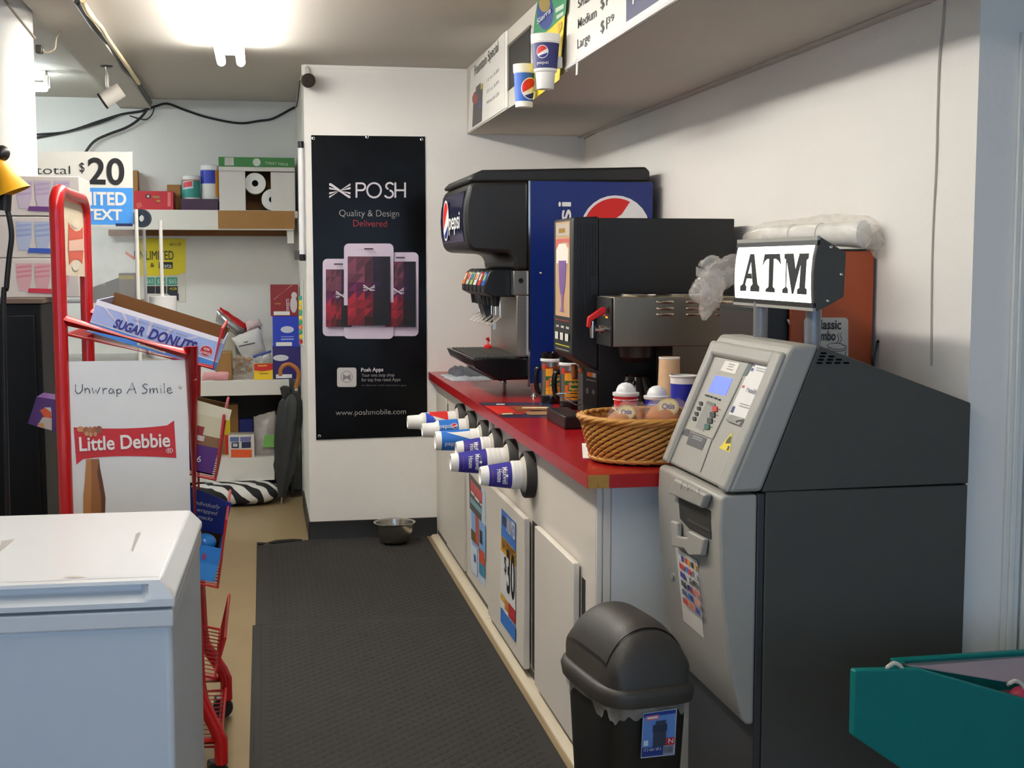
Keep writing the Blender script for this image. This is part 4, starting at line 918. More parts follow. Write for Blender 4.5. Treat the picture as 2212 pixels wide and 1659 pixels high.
# scribbled marker note on the hood
hpl = (Vector((1.0875, 0, 0.87))+Vector((-0.0235, 0, 0)), pd[1]); mb = MB()
for pts in ([(1475, 1040), (1472, 1046), (1470, 1058)], [(1481, 1046), (1486, 1045), (1484, 1051), (1489, 1053), (1484, 1058), (1480, 1054)], [(1493, 1050), (1492, 1060), (1496, 1056), (1498, 1062)], [(1502, 1054), (1501, 1064)], [(1506, 1054), (1508, 1060), (1512, 1056), (1508, 1068)]):
    mb.tube([PL(u, v, hpl) for u, v in pts], 0.0006, 4)
ob('marker_scribble', mb, pmat((120, 116, 110)), doo)
# lit sign on two posts
SG = AY0-0.012
def sp_(u, v): p = P(u, v, Y=SG); return (p.x, p.z)
prof = [sp_(1772, 511), sp_(1828, 546), sp_(1823, 641), sp_(1783, 664), sp_(1762, 673), sp_(1758, 660), sp_(1756.5, 625), sp_(1757, 590), sp_(1760.5, 555), sp_(1768, 522)]
sgn = ob('sign_box', MB().prismY(prof, SG, 3.523), ATD, atm, bevel=0.002)
fx = min(p[0] for p in prof[5:10])
lit = bpy.data.materials.new('lit_sign'); lit.use_nodes = True
_b = lit.node_tree.nodes['Principled BSDF']; _b.inputs['Base Color'].default_value = (0.9, 0.9, 0.86, 1); _b.inputs['Emission Color'].default_value = (1, 0.99, 0.93, 1); _b.inputs['Emission Strength'].default_value = 1.25
fr = [(x-0.0012, z) for x, z in prof[5:10]]
z0, z1 = P(1757, 655, Y=SG).z, P(1765, 529, Y=SG).z
def fxz(z):
    for (xa, za), (xb, zb) in zip(fr[:-1], fr[1:]):
        if za <= z <= zb: return xa+(xb-xa)*(z-za)/(zb-za)
    return fr[-1][0] if z > fr[-1][1] else fr[0][0]
ob('lit_face', MB().grid(lambda s, t: Vector((fxz(z0+(z1-z0)*t), SG+0.012+(3.523-0.024-SG)*s, z0+(z1-z0)*t)), 2, 16), lit, sgn, smooth=60)
for za, zb, c in ((z1, z1+0.012, BLACK), (z0-0.012, z0, BLACK), (z1+0.012, prof[9][1]+0.014, ATL), (prof[5][1]-0.014, z0-0.012, ATL)):
    ob('face_frame', MB().loft([[(fxz(z)-0.001, SG, z), (fxz(z)-0.001, 3.524, z), (fxz(z)+0.006, 3.524, z), (fxz(z)+0.006, SG, z)] for z in (za, zb)]), c, sgn)
pls = plX(fx-0.0035); K = 5.53
def zz(pts): return [(1560+x/K, 480+y/K) for x, y in pts]
LET = [[(335, 380), (385, 380), (422, 742), (362, 745), (345, 470)], [(335, 380), (347, 470), (275, 747), (245, 740)], [(300, 612), (352, 612), (357, 675), (284, 672)], [(216, 762), (245, 738), (275, 745), (290, 770), (286, 822), (212, 820)], [(337, 770), (360, 742), (422, 740), (445, 772), (442, 830), (334, 825)],
    [(508, 382), (690, 376), (705, 512), (690, 490), (672, 460), (640, 437), (540, 440), (510, 470), (490, 512), (482, 512)], [(562, 400), (618, 400), (605, 775), (552, 775)], [(518, 800), (552, 772), (605, 772), (630, 800), (628, 840), (515, 832)],
    [(745, 378), (800, 378), (790, 440), (775, 470), (765, 780), (753, 780), (762, 445), (742, 430)], [(718, 800), (750, 775), (770, 775), (785, 800), (785, 850), (716, 845)], [(760, 376), (855, 374), (878, 575), (850, 857), (830, 857)], [(872, 575), (925, 374), (960, 374), (945, 480), (850, 857), (838, 840)], [(920, 374), (1040, 370), (1035, 430), (1010, 455), (990, 785), (1010, 800), (1010, 865), (892, 858), (895, 800), (920, 785), (940, 470)]]
mb = MB()
for k_, L_ in enumerate(LET):
    pts = [PL(u, v, (pls[0]+pls[1]*0.00012*k_, pls[1])) for u, v in zz(L_)]; mb.add(pts, [tuple(range(len(pts)))])
ob('lettering', mb, INK, sgn, recalc=False)
for u, v in ((1795, 534), (1817, 593), (1788, 650)): ob('screw', MB().ell(P(u, v, Y=SG-0.001), 0.005, 0.003, 0.005, 10, 6), CHROME, sgn, smooth=60)
PIPE = mat('sign_post', (128, 128, 132), 0.35, metal=0.3, var=0.04)
for u, y in ((1757, 3.075), (1643, 3.36)):
    c = P(u, 700, Y=y); ob('post', MB().cyl((c.x, y, 1.23), (c.x, y, P(u, 668, Y=y).z+0.02), 0.0195, 24), PIPE, atm, smooth=40)
an = thing('antenna', 'small black whip antenna standing behind the cash machine', 'antenna', P(1893, 745, Y=3.3))
an_y = 3.521
lo_, mid_, hi_ = P(1896, 741, Y=an_y), P(1904, 722, Y=an_y), P(1923, 676, Y=an_y)
base_ = Vector((lo_.x-0.012, an_y, 1.22))
ob('base', MB().tube([base_, lo_], 0.005, 8), BLACK, an); ob('coil', MB().tube([lo_, mid_], 0.0062, 10), BLACK, an, smooth=40); ob('whip', MB().tube([mid_, hi_], 0.0012, 6), BLACK, an); ob('tip', MB().tube([hi_+(mid_-hi_)*0.12, hi_], 0.0024, 8), BLACK, an)
base2 = Vector((base_.x-0.006, an_y, 0.92)); ob('lead', MB().tube([base_, base2], 0.003, 6), BLACK, an)

# ================================================================ swing-lid bin
TC = Vector((0.878, 3.085, 0)); LA = Vector((0.14, -0.99, 0)).normalized(); LB = Vector((0.99, 0.14, 0)).normalized()
BINB = mat('bin_body', (26, 25, 23), 0.5, var=0.1, bump=0.05, bscale=300); BINL = mat('bin_lid', (58, 53, 47), 0.48, var=0.06, bump=0.15, bscale=500)
tb = thing('trash_can', 'black swing-lid trash can with blue product sticker before the cash machine', 'trash can', TC)
def sec(z, a, b, n=4.2, seg=48):
    o = []
    for k in range(seg):
        t = 2*math.pi*k/seg; c, s = math.cos(t), math.sin(t)
        o.append(TC+LA*(a*math.copysign(abs(c)**(2/n), c))+LB*(b*math.copysign(abs(s)**(2/n), s))+Vector((0, 0, z)))
    return o
ob('body', MB().loft([sec(0, 0.135, 0.085), sec(0.006, 0.14, 0.09), sec(0.485, 0.176, 0.112)]), BINB, tb, smooth=45)
ob('rim', MB().loft([sec(0.452, 0.181, 0.117), sec(0.452, 0.189, 0.125), sec(0.478, 0.193, 0.129), sec(0.492, 0.188, 0.124), sec(0.497, 0.178, 0.114), sec(0.49, 0.15, 0.09)], cap=False), BINL, tb, smooth=50)
def dome(s, t, off=0.0):
    a = 2*s-1; b = 2*t-1
    k = 1/max(1.0, (abs(a)**5+abs(b)**5)**0.2)
    h = 0.148*(max(0, 1-abs(a)**4.5))**0.6*(max(0, 1-abs(b)**2.2))**0.55
    return TC+LA*(a*0.178*k)+LB*(b*0.114*k)+Vector((0, 0, 0.492+h+off))
ob('dome_lid', MB().grid(dome, 36, 30), BINL, tb, smooth=80)
ob('swing_flap', MB().grid(lambda s, t: dome(0.14+0.70*s, 0.045+0.87*t, 0.0030), 30, 24), BINL, tb, smooth=80)
ob('flap_gap', MB().grid(lambda s, t: dome(0.13+0.72*s, 0.035+0.89*t, 0.0010), 30, 24), BLACK, tb, smooth=80)
def bagf(s, t):
    a = 2*math.pi*s; c_, s_ = math.cos(a), math.sin(a); n = 4.2
    nz = mnoise.noise(Vector((c_*6, s_*6, 2.2))); drop = 0.018+0.030*max(0, 0.35+nz*1.3)
    z = 0.456-drop*t; f = 1.0+0.012*mnoise.noise(Vector((c_*14, s_*14, t*2)))
    a_, b_ = 0.1795*f, 0.1155*f
    return TC+LA*(a_*math.copysign(abs(c_)**(2/n), c_))+LB*(b_*math.copysign(abs(s_)**(2/n), s_))+Vector((0, 0, z))
ob('liner_bag', MB().grid(bagf, 120, 5), film('liner_film', (190, 180, 165), 0.42, 0.12), tb, smooth=80)
pb = (TC+LA*0.1755+Vector((0, 0, 0.30)), (LA+Vector((0, 0, -0.06))).normalized())
bq = ((1389, 1541), (1462, 1530), (1457, 1630), (1384, 1638))
lb = slab('product_sticker', bq, pb, 0.001, pmat((190, 196, 204)), tb)
it = [(quad(bq, .02, .98, .02, .98), (96, 140, 206)), (quad(bq, .02, .98, .02, .10), (30, 60, 140)), (quad(bq, .1, .48, .08, .18), (216, 120, 130)), (quad(bq, .14, .44, .11, .15), (236, 226, 226)),
      (quad(bq, .02, .98, .78, .98), (26, 56, 130)), (quad(bq, .66, .98, .77, .97), (170, 176, 184)), (quad(bq, .66, .98, .62, .78), (196, 40, 56)), (quad(bq, .32, .74, .30, .46), (40, 50, 74)), (quad(bq, .34, .72, .46, .78), (54, 64, 84)), (quad(bq, .4, .7, .22, .32), (52, 62, 88)), (quad(bq, .06, .2, .62, .74), (206, 220, 232))]
for k in range(7): it.append((quad(bq, .68+.04*k, .70+.04*k, .80, .95), (60, 70, 90)))
prints('sticker_print', it, (pb[0]+pb[1]*0.001, pb[1]), lb)
text_px('N', quad(bq, .8, .9, .74, .74)[0], quad(bq, .8, .94, .74, .74)[1], 10, (pb[0]+pb[1]*0.001, pb[1]), INKW, lb, off=0.006)
text_px('17.3 Gal / 65 L', quad(bq, .08, .6, .86, .86)[0], quad(bq, .08, .6, .86, .86)[1], 6, (pb[0]+pb[1]*0.001, pb[1]), INKW, lb, off=0.006)

# ================================================================ teal bin at the right edge
TEAL = mat('teal_plastic', (0, 116, 112), 0.42, var=0.06, scale=18, bump=0.05, bscale=200, spec=0.3)
te = thing('teal_display_case', 'teal plastic display case with a clear sloping top at the right edge', 'display case', (1.7, 2.55, 0))
TY0, TY1 = 2.45, 2.66
front = [P(u, v, Y=TY0) for u, v in ((1846, 1452), (1850, 1448.5), (1985, 1446), (2204, 1508))]
_sl = (front[3].z-front[2].z)/(front[3].x-front[2].x)
front += [Vector((1.72, TY0, front[3].z+_sl*(1.72-front[3].x))), Vector((1.95, TY0, front[3].z+_sl*(1.72-front[3].x)))]
front += [Vector((1.95, TY0, 0.36))]+[P(u, v, Y=TY0) for u, v in ((2160, 1800), (1945, 1659), (1843, 1590))]
bz = P(2212, 1408, Y=TY1).z
ob('front_wall', MB().extr(front, (0, 0.022, 0)), TEAL, te, bevel=0.006, seg=3)
xl = front[0].x; xr = 1.95
xb = P(1930, 1440, Y=TY1).x
ob('back_wall', MB().extr([(xb, TY1, 0.47), (xb, TY1, bz), (xr, TY1, bz+0.002), (xr, TY1, 0.36), (1.50, TY1, 0.36)], (0, 0.02, 0)), TEAL, te, bevel=0.004)
ob('end_wall', MB().prismZ([(xl+0.004, TY0+0.0225), (xl+0.03, TY0+0.0225), (xb+0.03, TY1-0.0005), (xb+0.004, TY1-0.0005)], 0.52, min(bz, front[1].z)-0.003), TEAL, te, bevel=0.004)
ob('end_wall', MB().extr([(1.93, TY0+0.0225, 0.40), (1.93, TY1-0.0005, 0.40), (1.93, TY1-0.0005, bz), (1.93, TY0+0.0225, front[5].z)], (0.02, 0, 0)), TEAL, te, bevel=0.003)
ob('inner_tray', MB().prismZ([(xl+0.10, TY0+0.023), (xr-0.021, TY0+0.023), (xr-0.021, TY1-0.001), (xb+0.05, TY1-0.001)], 0.50, 0.525), mat('tray_pinkgrey', (150, 112, 116), 0.6, var=0.2, scale=10), te)
ob('pedestal', MB().prismZ([(1.56, TY0+0.03), (1.93, TY0+0.03), (1.93, TY1-0.005), (1.56, TY1-0.005)], 0.0, 0.499), TEAL, te, bevel=0.01)
z_a = front[2].z-0.004
ob('clear_panel', MB().extr([(front[2].x+0.01, TY0+0.024, z_a), (xr-0.021, TY0+0.024, front[4].z-0.004), (xr-0.021, TY1-0.002, bz-0.012), (xb+0.02, TY1-0.002, bz-0.012)], (0, 0, 0.003)), film('acrylic', (205, 180, 190), 0.35, 0.08, 0.1), te)
ob('dark_insert', MB().box(front[2].x+0.03, front[2].x+0.13, TY0+0.05, TY1-0.03, 0.526, 0.58), mat('insert_dark', (60, 46, 48), 0.5), te)
for k, c in enumerate(((220, 70, 96), (226, 150, 90), (200, 60, 110))):
    tag(ob('toy_capsule', MB().ell((1.62+0.07*k, 2.535+0.03*(k % 2), 0.5255+0.025), 0.025, 0.025, 0.025, 18, 10), pmat(c), smooth=60), ('pink toy capsule', 'peach toy capsule', 'magenta toy capsule')[k]+' inside the teal display case', 'toy', 'toy capsules in the teal case')
ROPE = mat('rope', (206, 198, 184), 0.8, var=0.1, bump=0.5, bscale=600)
for (u0, v0), (u1, v1) in (((1913, 1441), (1950, 1440)), ((2176, 1475), (2214, 1482))):
    p0 = P(u0, v0, Y=TY0+0.012); p1 = P(u1, v1, Y=TY0+0.012); pm_ = (p0+p1)/2+Vector((0, 0, 0.008))
    ob('rope_tie', MB().tube(smooth_path([p0+Vector((0, 0, -0.004)), p0.lerp(pm_, .6), pm_, p1.lerp(pm_, .4), p1+Vector((0, 0, -0.006))], 3), 0.0045, 8), ROPE, te, smooth=60)
# ================================================================ poster on the partition
PY = YP-0.004
po = thing('wall_poster', 'tall glossy black phone advertising poster on the partition wall', 'poster', P(800, 948, Y=PY))
pq = ((672, 292), (918, 295), (923, 942), (683, 950))
def psheet(s, t):
    a = quad(pq, s, s, t, t)[0]; p = P(a[0], a[1], Y=PY)
    p.y -= 0.0016+0.0014*mnoise.noise(Vector((s*3.0, t*7.0, 1.1)))+0.0006*mnoise.noise(Vector((s*8, t*20, 4.0)))+0.0035*abs(t-0.5)**3
    return p
POSH = mat('poster_gloss', (11, 11, 11), 0.2, var=0.1, spec=0.16)
sh = ob('sheet', MB().grid(psheet, 26, 64), POSH, po, smooth=80)
pp_ = plY(PY-0.0035)
for u, v in ((677, 299), (911, 301), (690, 942), (793, 296)): ob('grommet', MB().lathe([(0.004, 0), (0.009, 0.001), (0.009, 0.002), (0.004, 0.003)], P(u, v, Y=PY-0.004), (0, -1, 0), 16, cap=False), CHROME, po, smooth=50)
GREYT = pmat((206, 198, 204)); GREY2 = pmat((150, 146, 144)); REDT = pmat((150, 20, 32))
def bowtie(cx, cy, w, h, c, parent, name='logo', off=0.0):
    pl = plY(PY-0.0042-off); mb = MB(); hw = w/2; hh = h/2
    def q(pts): P_ = [PL(cx+x*hw, cy+y*hh, (pl[0]+pl[1]*0.00005*len(mb.f), pl[1])) for x, y in pts]; mb.add(P_, [tuple(range(len(P_)))])
    for s in (-1, 1):
        for a, b in ((-1, -0.72), (-0.5, -0.22), (0.22, 0.5), (0.72, 1)):
            q([(s, a), (s, b), (s*0.12, b*0.12), (s*0.12, a*0.16)])
    q([(-1, -1), (-0.8, -1), (1, 0.85), (1, 1), (0.85, 1), (-1, -0.8)])
    ob(name, mb, c, parent, recalc=False)
bowtie(734, 412, 46, 32, GREYT, po)
# thin geometric capitals of the headline
mb = MB(); plp = plY(PY-0.0042)
def bar(a, b, w):
    d = Vector((b[0]-a[0], b[1]-a[1], 0)).normalized(); n = Vector((-d.y, d.x, 0))*w/2
    pts = [PL(u, v, (plp[0]+plp[1]*0.00002*(len(mb.f) % 40), plp[1])) for u, v in ((a[0]+n.x, a[1]+n.y), (b[0]+n.x, b[1]+n.y), (b[0]-n.x, b[1]-n.y), (a[0]-n.x, a[1]-n.y))]; mb.add(pts, [(0, 1, 2, 3)])
def arc(cx, cy, rx, ry, a0, a1, w, n=16):
    o = [(cx+(rx)*math.cos(math.radians(a0+(a1-a0)*k/n)), cy-(ry)*math.sin(math.radians(a0+(a1-a0)*k/n))) for k in range(n+1)]
    full = abs(a1-a0) >= 360
    vs = []
    for k in range(n+1):
        t = math.radians(a0+(a1-a0)*k/n)
        for s in (1, -1): vs.append(PL(cx+(rx+s*w/2)*math.cos(t), cy-(ry+s*w/2)*math.sin(t), plp))
    mb.add(vs, [(2*k, 2*k+1, 2*k+3, 2*k+2) for k in range(n)])
wl = 4.0
bar((770, 394), (770, 427), wl); bar((770, 396), (781, 396), wl); bar((770, 411), (781, 411), wl); arc(781, 403.5, 8, 7.5, 90, -90, wl)
arc(808, 411, 15, 15.5, 0, 360, wl, 28)
arc(842, 402, 8, 7, 20, 250, wl); arc(840, 419, 9, 8, 80, -160, wl)
bar((854, 394), (854, 427), wl); bar((875, 394), (875, 427), wl); bar((854, 411), (875, 411), wl)
ob('headline', mb, GREYT, po, recalc=False)
text_px('Quality & Design', (733, 467), (862, 468), 14, plp, GREY2, po, bold=-0.01, off=0.0006); text_px('Delivered', (763, 489), (836, 490), 14, plp, REDT, po, off=0.0006)
text_px('www.poshmobile.com', (725, 897), (877, 894), 11, plp, GREY2, po, off=0.0006)
text_px('Posh Apps', (780, 803), (828, 802), 8, plp, GREYT, po, off=0.0006, bold=0.02); text_px('Your one stop shop', (781, 814), (852, 813), 7, plp, GREY2, po, off=0.0006); text_px('for top free rated Apps', (781, 824), (865, 823), 7, plp, GREY2, po, off=0.0006); text_px('to discover cool interactive apps', (781, 834), (878, 834), 4, plp, pmat((90, 88, 88)), po, off=0.0006)
ic = prints('app_icon', [(rrect(728, 794, 770, 836, 5), (196, 192, 190)), (circ(749, 814, 13), (150, 148, 146)), (circ(749, 814, 11), (196, 192, 190)), ([(741, 808), (749, 813), (749, 817), (741, 822)], (120, 118, 118)), ([(757, 808), (749, 813), (749, 817), (757, 822)], (120, 118, 118))], plp, po)
def phone(x0, y0, x1, y1, sx0, sy0, sx1, sy1, seed, off, lx, ly):
    rr_ = random.Random(seed); pl = plY(PY-0.0042-off)
    it = [(rrect(x0, y0, x1, y1, 10), (206, 192, 210)), ([(sx0, sy0), (sx1, sy0), (sx1, sy1), (sx0, sy1)], (26, 14, 24))]
    w, h = sx1-sx0, sy1-sy0; n = 5; m_ = 8
    for j in range(m_):
        for i in range(n):
            cx, cy = sx0+w*i/n, sy0+h*j/m_
            for q_, tri in enumerate((((0, 0), (1, 0), (0, 1)), ((1, 0), (1, 1), (0, 1)))):
                v = (j+.3*q_)/m_; f = max(0, min(1, 1.12-1.05*(i+.4*q_)/n+.25*rr_.random()-(.35 if v > .85 else 0)))
                base = (132, 66, 88) if v < .3 else ((112, 24, 84) if v < .52 else (176, 30, 52))
                if i >= 3: base = (66, 22, 92) if v < .6 else (52, 24, 44)
                k = f*(.62+.38*rr_.random())
                it.append(([(cx+w/n*a, cy+h/m_*b) for a, b in tri], tuple(max(10, int(c_*k)) for c_ in base)))
    it.append((rrect((x0+x1)/2-10, y0+10, (x0+x1)/2+10, y0+13, 1.4), (60, 40, 60)))
    o = prints('phone_picture', it, pl, po, off=0.0002)
    bowtie(lx, ly, 25, 18, GREYT, po, 'phone_logo', off+0.010)
phone(697, 559, 765, 726, 704, 582, 760, 706, 3, 0.0, 738, 638)
phone(826, 545, 904, 726, 832, 565, 898, 706, 5, 0.0, 860, 630)
phone(743, 526, 850, 732, 751, 554, 843, 703, 9, 0.013, 797, 624)

# steel bowl
b0 = Vector((0.675, 6.885, 0.0)); bw = thing('steel_bowl', 'round stainless steel pet bowl on the floor by the partition', 'bowl', b0)
bo_ = MB().lathe([(0.0, 0.0125), (0.055, 0.0125), (0.078, 0.03), (0.096, 0.075), (0.102, 0.118), (0.110, 0.122), (0.112, 0.125), (0.108, 0.127), (0.099, 0.122), (0.092, 0.075), (0.074, 0.034), (0.05, 0.018), (0.0, 0.018)], b0, seg=48, cap=False)
ob('bowl', bo_, mat('bowl_steel', (188, 184, 176), 0.22, metal=1.0, var=0.06), bw, smooth=50)

# ================================================================ chest freezer
FRW = mat('freezer_white', (222, 224, 226), 0.28, var=0.015, scale=4); FRB = mat('freezer_body_daylit', (206, 214, 222), 0.35, var=0.015, scale=4)  # body colour carries the blue of the daylight, lid stays white
fz = thing('chest_freezer', 'white chest freezer with recessed lid handle in the foreground', 'freezer', (-0.70, 2.9, 0))
GX0, GX1, GY0, GY1 = -1.25, -0.170, 2.53, 3.27
ob('body', MB().box(GX0, GX1, GY0, GY1, 0.03, 0.818), FRB, fz, bevel=0.012, seg=3)
ob('collar', MB().box(GX0-0.004, GX1+0.004, GY0-0.006, GY1+0.004, 0.812, 0.846), FRW, fz, bevel=0.004)
ob('gasket', MB().box(GX0+0.004, GX1-0.004, GY0+0.004, GY1-0.004, 0.846, 0.853), mat('gasket_grey', (120, 122, 126), 0.6), fz)
# lid: bevelled slab with a handle scoop in its front face
e0, e1_, fr_, bk_ = GX0-0.006, GX1+0.006, GY0-0.008, GY1+0.006
def lidsec(z, i, j): return [(e0+i, fr_+j, z), (e1_-i, fr_+j, z), (e1_-i, bk_-i, z), (e0+i, bk_-i, z)]
lid = ob('lid', MB().loft([[(e0+i_, fr_+j_, z_), (e1_-i_, fr_+j_, z_), (e1_-i_, bk_-i_, z_), (e0+i_, bk_-i_, z_)] for z_, i_, j_ in ((0.853, 0.0, 0.034), (0.868, 0.0, 0.034), (0.902, 0.026, 0.034))]), FRW, fz, bevel=0.004, seg=3)
def grip(s, t):
    """front strip of the lid with the pull scooped into it"""
    x = e0+(e1_-e0)*s; z = 0.853+0.049*t; k = max(0, (z-0.868)/0.034)
    x = x if t < 0.3 else max(e0+0.026*k, min(e1_-0.026*k, x))
    a = max(0, min(1, (s-0.60)/0.14)); a = a*a*(3-2*a); b = 1 if s < 0.945 else max(0, 1-(s-0.945)/0.008)
    c = max(0, min(1, (t-0.20)/0.34)); d = 1 if t < 0.80 else max(0, 1-(t-0.80)/0.05)
    return Vector((x, fr_+0.012*k+0.026*a*b*c*d, z))
ob('front_grip', MB().grid(grip, 140, 30).add([(e0, fr_, 0.853), (e1_, fr_, 0.853), (e1_, fr_+0.036, 0.853), (e0, fr_+0.036, 0.853)], [(0, 1, 2, 3)]).add([(e0+.026, fr_+.012, 0.902), (e1_-.026, fr_+.012, 0.902), (e1_-.026, fr_+0.040, 0.902), (e0+.026, fr_+0.040, 0.902)], [(0, 1, 2, 3)])
   .add([(e1_, fr_, 0.853), (e1_, fr_, 0.868), (e1_-.026, fr_+.012, .902), (e1_-.026, fr_+.040, .902), (e1_, fr_+.040, .868), (e1_, fr_+.040, .853)], [(0, 1, 4, 5), (1, 2, 3, 4)]), FRW, lid, smooth=45)
pz = plZ(0.9022)
for poly_, c_ in (([(293, 1151), (301, 1147), (303, 1150), (291, 1187), (287, 1187)], (150, 146, 140)), ([(2, 1168), (30, 1163), (24, 1170), (0, 1192)], (170, 166, 160)), ([(148, 1244), (170, 1241), (198, 1243), (170, 1246)], (196, 190, 178))):
    prints('scuff_mark', [(poly_, c_)], pz, lid)
fz.rotation_euler.z = math.radians(-1.5)
for x in (GX0+0.08, GX1-0.08):
    for y in (GY0+0.07, GY1-0.07): ob('foot', MB().cyl((x, y, 0), (x, y, 0.031), 0.022), BLACK, fz)

# ================================================================ red snack rack
RY0, RY1, RXL, RXR = 3.76, 4.33, -0.545, -0.197
rk = thing('snack_rack', 'red tubular snack rack with sloping wire trays behind the freezer', 'rack', (-0.36, 4.04, 0))
TR = 0.0195; BARM = mat('red_wire', (186, 22, 22), 0.35)
ZL = P(130, 418, Y=RY0).z
up_ = smooth_path([(RXL, RY0, ZL-0.10), (RXL, RY0, ZL-0.02), (RXL, RY0+0.05, ZL+0.008), (RXL, RY0+0.12, ZL+0.008)], 5)+smooth_path([(RXL, RY1-0.12, ZL+0.008), (RXL, RY1-0.05, ZL+0.004), (RXL, RY1, ZL-0.03), (RXL, RY1, ZL-0.11)], 5)
ob('side_frame', MB().tube([(RXL-0.06, RY0, 0.05), (RXL-0.06, RY0, 0.14), (RXL, RY0, 0.26)]+up_+[(RXL, RY1, 0.26), (RXL-0.06, RY1, 0.14), (RXL-0.06, RY1, 0.05)], TR, 14), RED, rk, smooth=50)
ZR = P(413, 748, Y=RY0).z
for y, zt in ((RY0, ZR), (RY1, ZR-0.005)):
    xq = RXR-(0.016 if y > 4 else 0)
    ob('post', MB().tube([(xq, y, zt), (xq, y, 0.30), (xq+0.008, y, 0.25), (RXR+0.046, y, 0.160), (RXR+0.058, y, 0.13), (RXR+0.058, y, 0.06)], TR, 14), RED, rk, smooth=50)
    ob('slope_bar', MB().tube([(RXL+0.006, y, P(130, 690, Y=RY0).z), (RXR-0.006, y, P(413, 766, Y=RY0).z)], 0.0155, 12), RED, rk, smooth=50)
    ob('foot_bar', MB().tube([(RXL-0.058, y, 0.13), (RXR+0.056, y, 0.13)], 0.012, 10), RED, rk, smooth=50)
for x in (RXL-0.06, RXR+0.058):
    for y in (RY0, RY1):
        c_ = ob('caster', MB().lathe([(0.030, -0.012), (0.033, -0.008), (0.033, 0.008), (0.030, 0.012)], (x-0.012, y, 0.033), (0, 1, 0), 20).lathe([(0.030, -0.016), (0.030, 0.016)], (x-0.020, y+0.030, 0.033), (1, 0.3, 0), 20), BLACK, rk, smooth=40)
        ob('caster_stem', MB().cyl((x, y, 0.045), (x, y, 0.075), 0.009), BLACK, c_)
# trays: front lip leaning outward, wires down the slope
def tray(zf, lipz, xf=-0.132, xlip=-0.112, drop=0.10, nw=13, n_front=14, bar=True):
    zb = zf+drop; y0, y1 = RY0+0.03, RY1-0.03
    t = ob('tray', MB().tube([(RXL+0.012, y0, zb), (xf, y0, zf), (xlip, y0, lipz), (xlip, y1, lipz), (xf, y1, zf), (RXL+0.012, y1, zb)], 0.0042, 8).tube([(xf, y0, zf), (xf, y1, zf)], 0.004, 8).tube([(RXL+0.012, y0, zb), (RXL+0.012, y1, zb)], 0.004, 8), BARM, rk)
    for k in range(nw):
        y = y0+(y1-y0)*(k+0.5)/nw
        ob('wire', MB().tube([(RXL+0.012, y, zb+0.003), (xf+0.002, y, zf+0.003), (xlip, y, lipz)], 0.0020, 6), BARM, t)
    return t
TRAYS = [(1.205, 1.315), (0.885, 1.068), (0.572, 0.765), (0.305, 0.42), (0.100, 0.108)]
for k_, (zf, lz) in enumerate(TRAYS): tray(zf, lz, *(((-0.140, -0.112),)*3+((-0.153, -0.122), (-0.150, -0.139)))[k_], drop=0.10 if k_ < 4 else 0.01)
# main sign between the near posts
SYN = RY0+0.004
sg = ob('sign_panel', MB().box(RXL+0.012, RXR-0.012, SYN-0.003, SYN, 0.70, P(136, 781, Y=SYN).z), mat('sign_white', (226, 222, 216), 0.25, var=0.02), rk)
pz = plY(SYN-0.0034)
prints('artwork', [([(159, 923)]+[(159+x, 923+8*math.sin(math.pi*x/440)+(-14)*(x/216)**2.2) for x in range(20, 210, 14)]+[(376, 908), (381, 989)]+[(381-x, 989-7*math.sin(math.pi*x/400)+12*(x/216)**3.0) for x in range(20, 205, 14)]+[(165, 1004)], (206, 32, 34)),
    ([(186, 992), (214, 991), (216, 1010), (222, 1040), (228, 1075), (227, 1110), (180, 1110), (180, 1070), (183, 1040)], (156, 96, 48)), ([(186, 992), (196, 991), (198, 1030), (196, 1110), (180, 1110), (180, 1070), (183, 1040)], (184, 122, 64)), ([(214, 991), (216, 1010), (222, 1040), (228, 1075), (227, 1110), (219, 1110), (218, 1070), (210, 1020)], (104, 58, 30)),
    (circ(174, 927, 8, 6), (206, 140, 84)), (circ(186, 931, 7, 9), (166, 98, 56)), (circ(195, 932, 7, 10), (180, 110, 62)), (circ(205, 931, 7, 10), (166, 98, 56)), (circ(214, 928, 7, 8), (150, 88, 50)), (circ(187, 937, 4, 5), (200, 140, 96)), (circ(196, 939, 4, 5), (200, 140, 96)), (circ(206, 938, 4, 5), (196, 134, 90))], pz, sg)
text_px('Little Debbie', (172, 974), (368, 964), 29, pz, pmat((238, 228, 220)), sg, bold=0.02, off=0.0042)
text_px('®', (359, 979), (374, 978), 10, pz, pmat((238, 228, 220)), sg, off=0.0048)
mb = MB()
def hand(pts): mb.tube([PL(u, v, (pz[0]+pz[1]*0.0006, pz[1])) for u, v in pts], 0.0011, 5)
# hand-drawn slogan: U n w r a p  A  S m i l e
for pts in ([(163, 831), (163, 845), (167, 850), (173, 849), (178, 842), (178, 830)], [(183, 838), (184, 850), (184, 842), (189, 838), (193, 842), (194, 850)], [(199, 838), (202, 850), (207, 842), (210, 850), (216, 837)], [(222, 838), (223, 851), (223, 843), (227, 839), (231, 839)], [(245, 842), (240, 839), (235, 844), (237, 850), (242, 849), (245, 842), (247, 850)], [(252, 841), (253, 857), (252, 845), (256, 840), (261, 841), (262, 847), (258, 850), (253, 848)],
            [(274, 850), (286, 827), (294, 850)], [(278, 842), (292, 840)],
            [(319, 831), (313, 829), (308, 833), (312, 838), (318, 842), (316, 848), (309, 850), (307, 848)], [(323, 838), (324, 850), (325, 842), (330, 838), (332, 849), (333, 841), (338, 838), (341, 849)], [(347, 839), (348, 849)], [(346, 833), (347, 834)], [(354, 828), (355, 849)], [(361, 844), (370, 842), (368, 837), (362, 839), (361, 846), (366, 850), (373, 847)]): hand(pts)
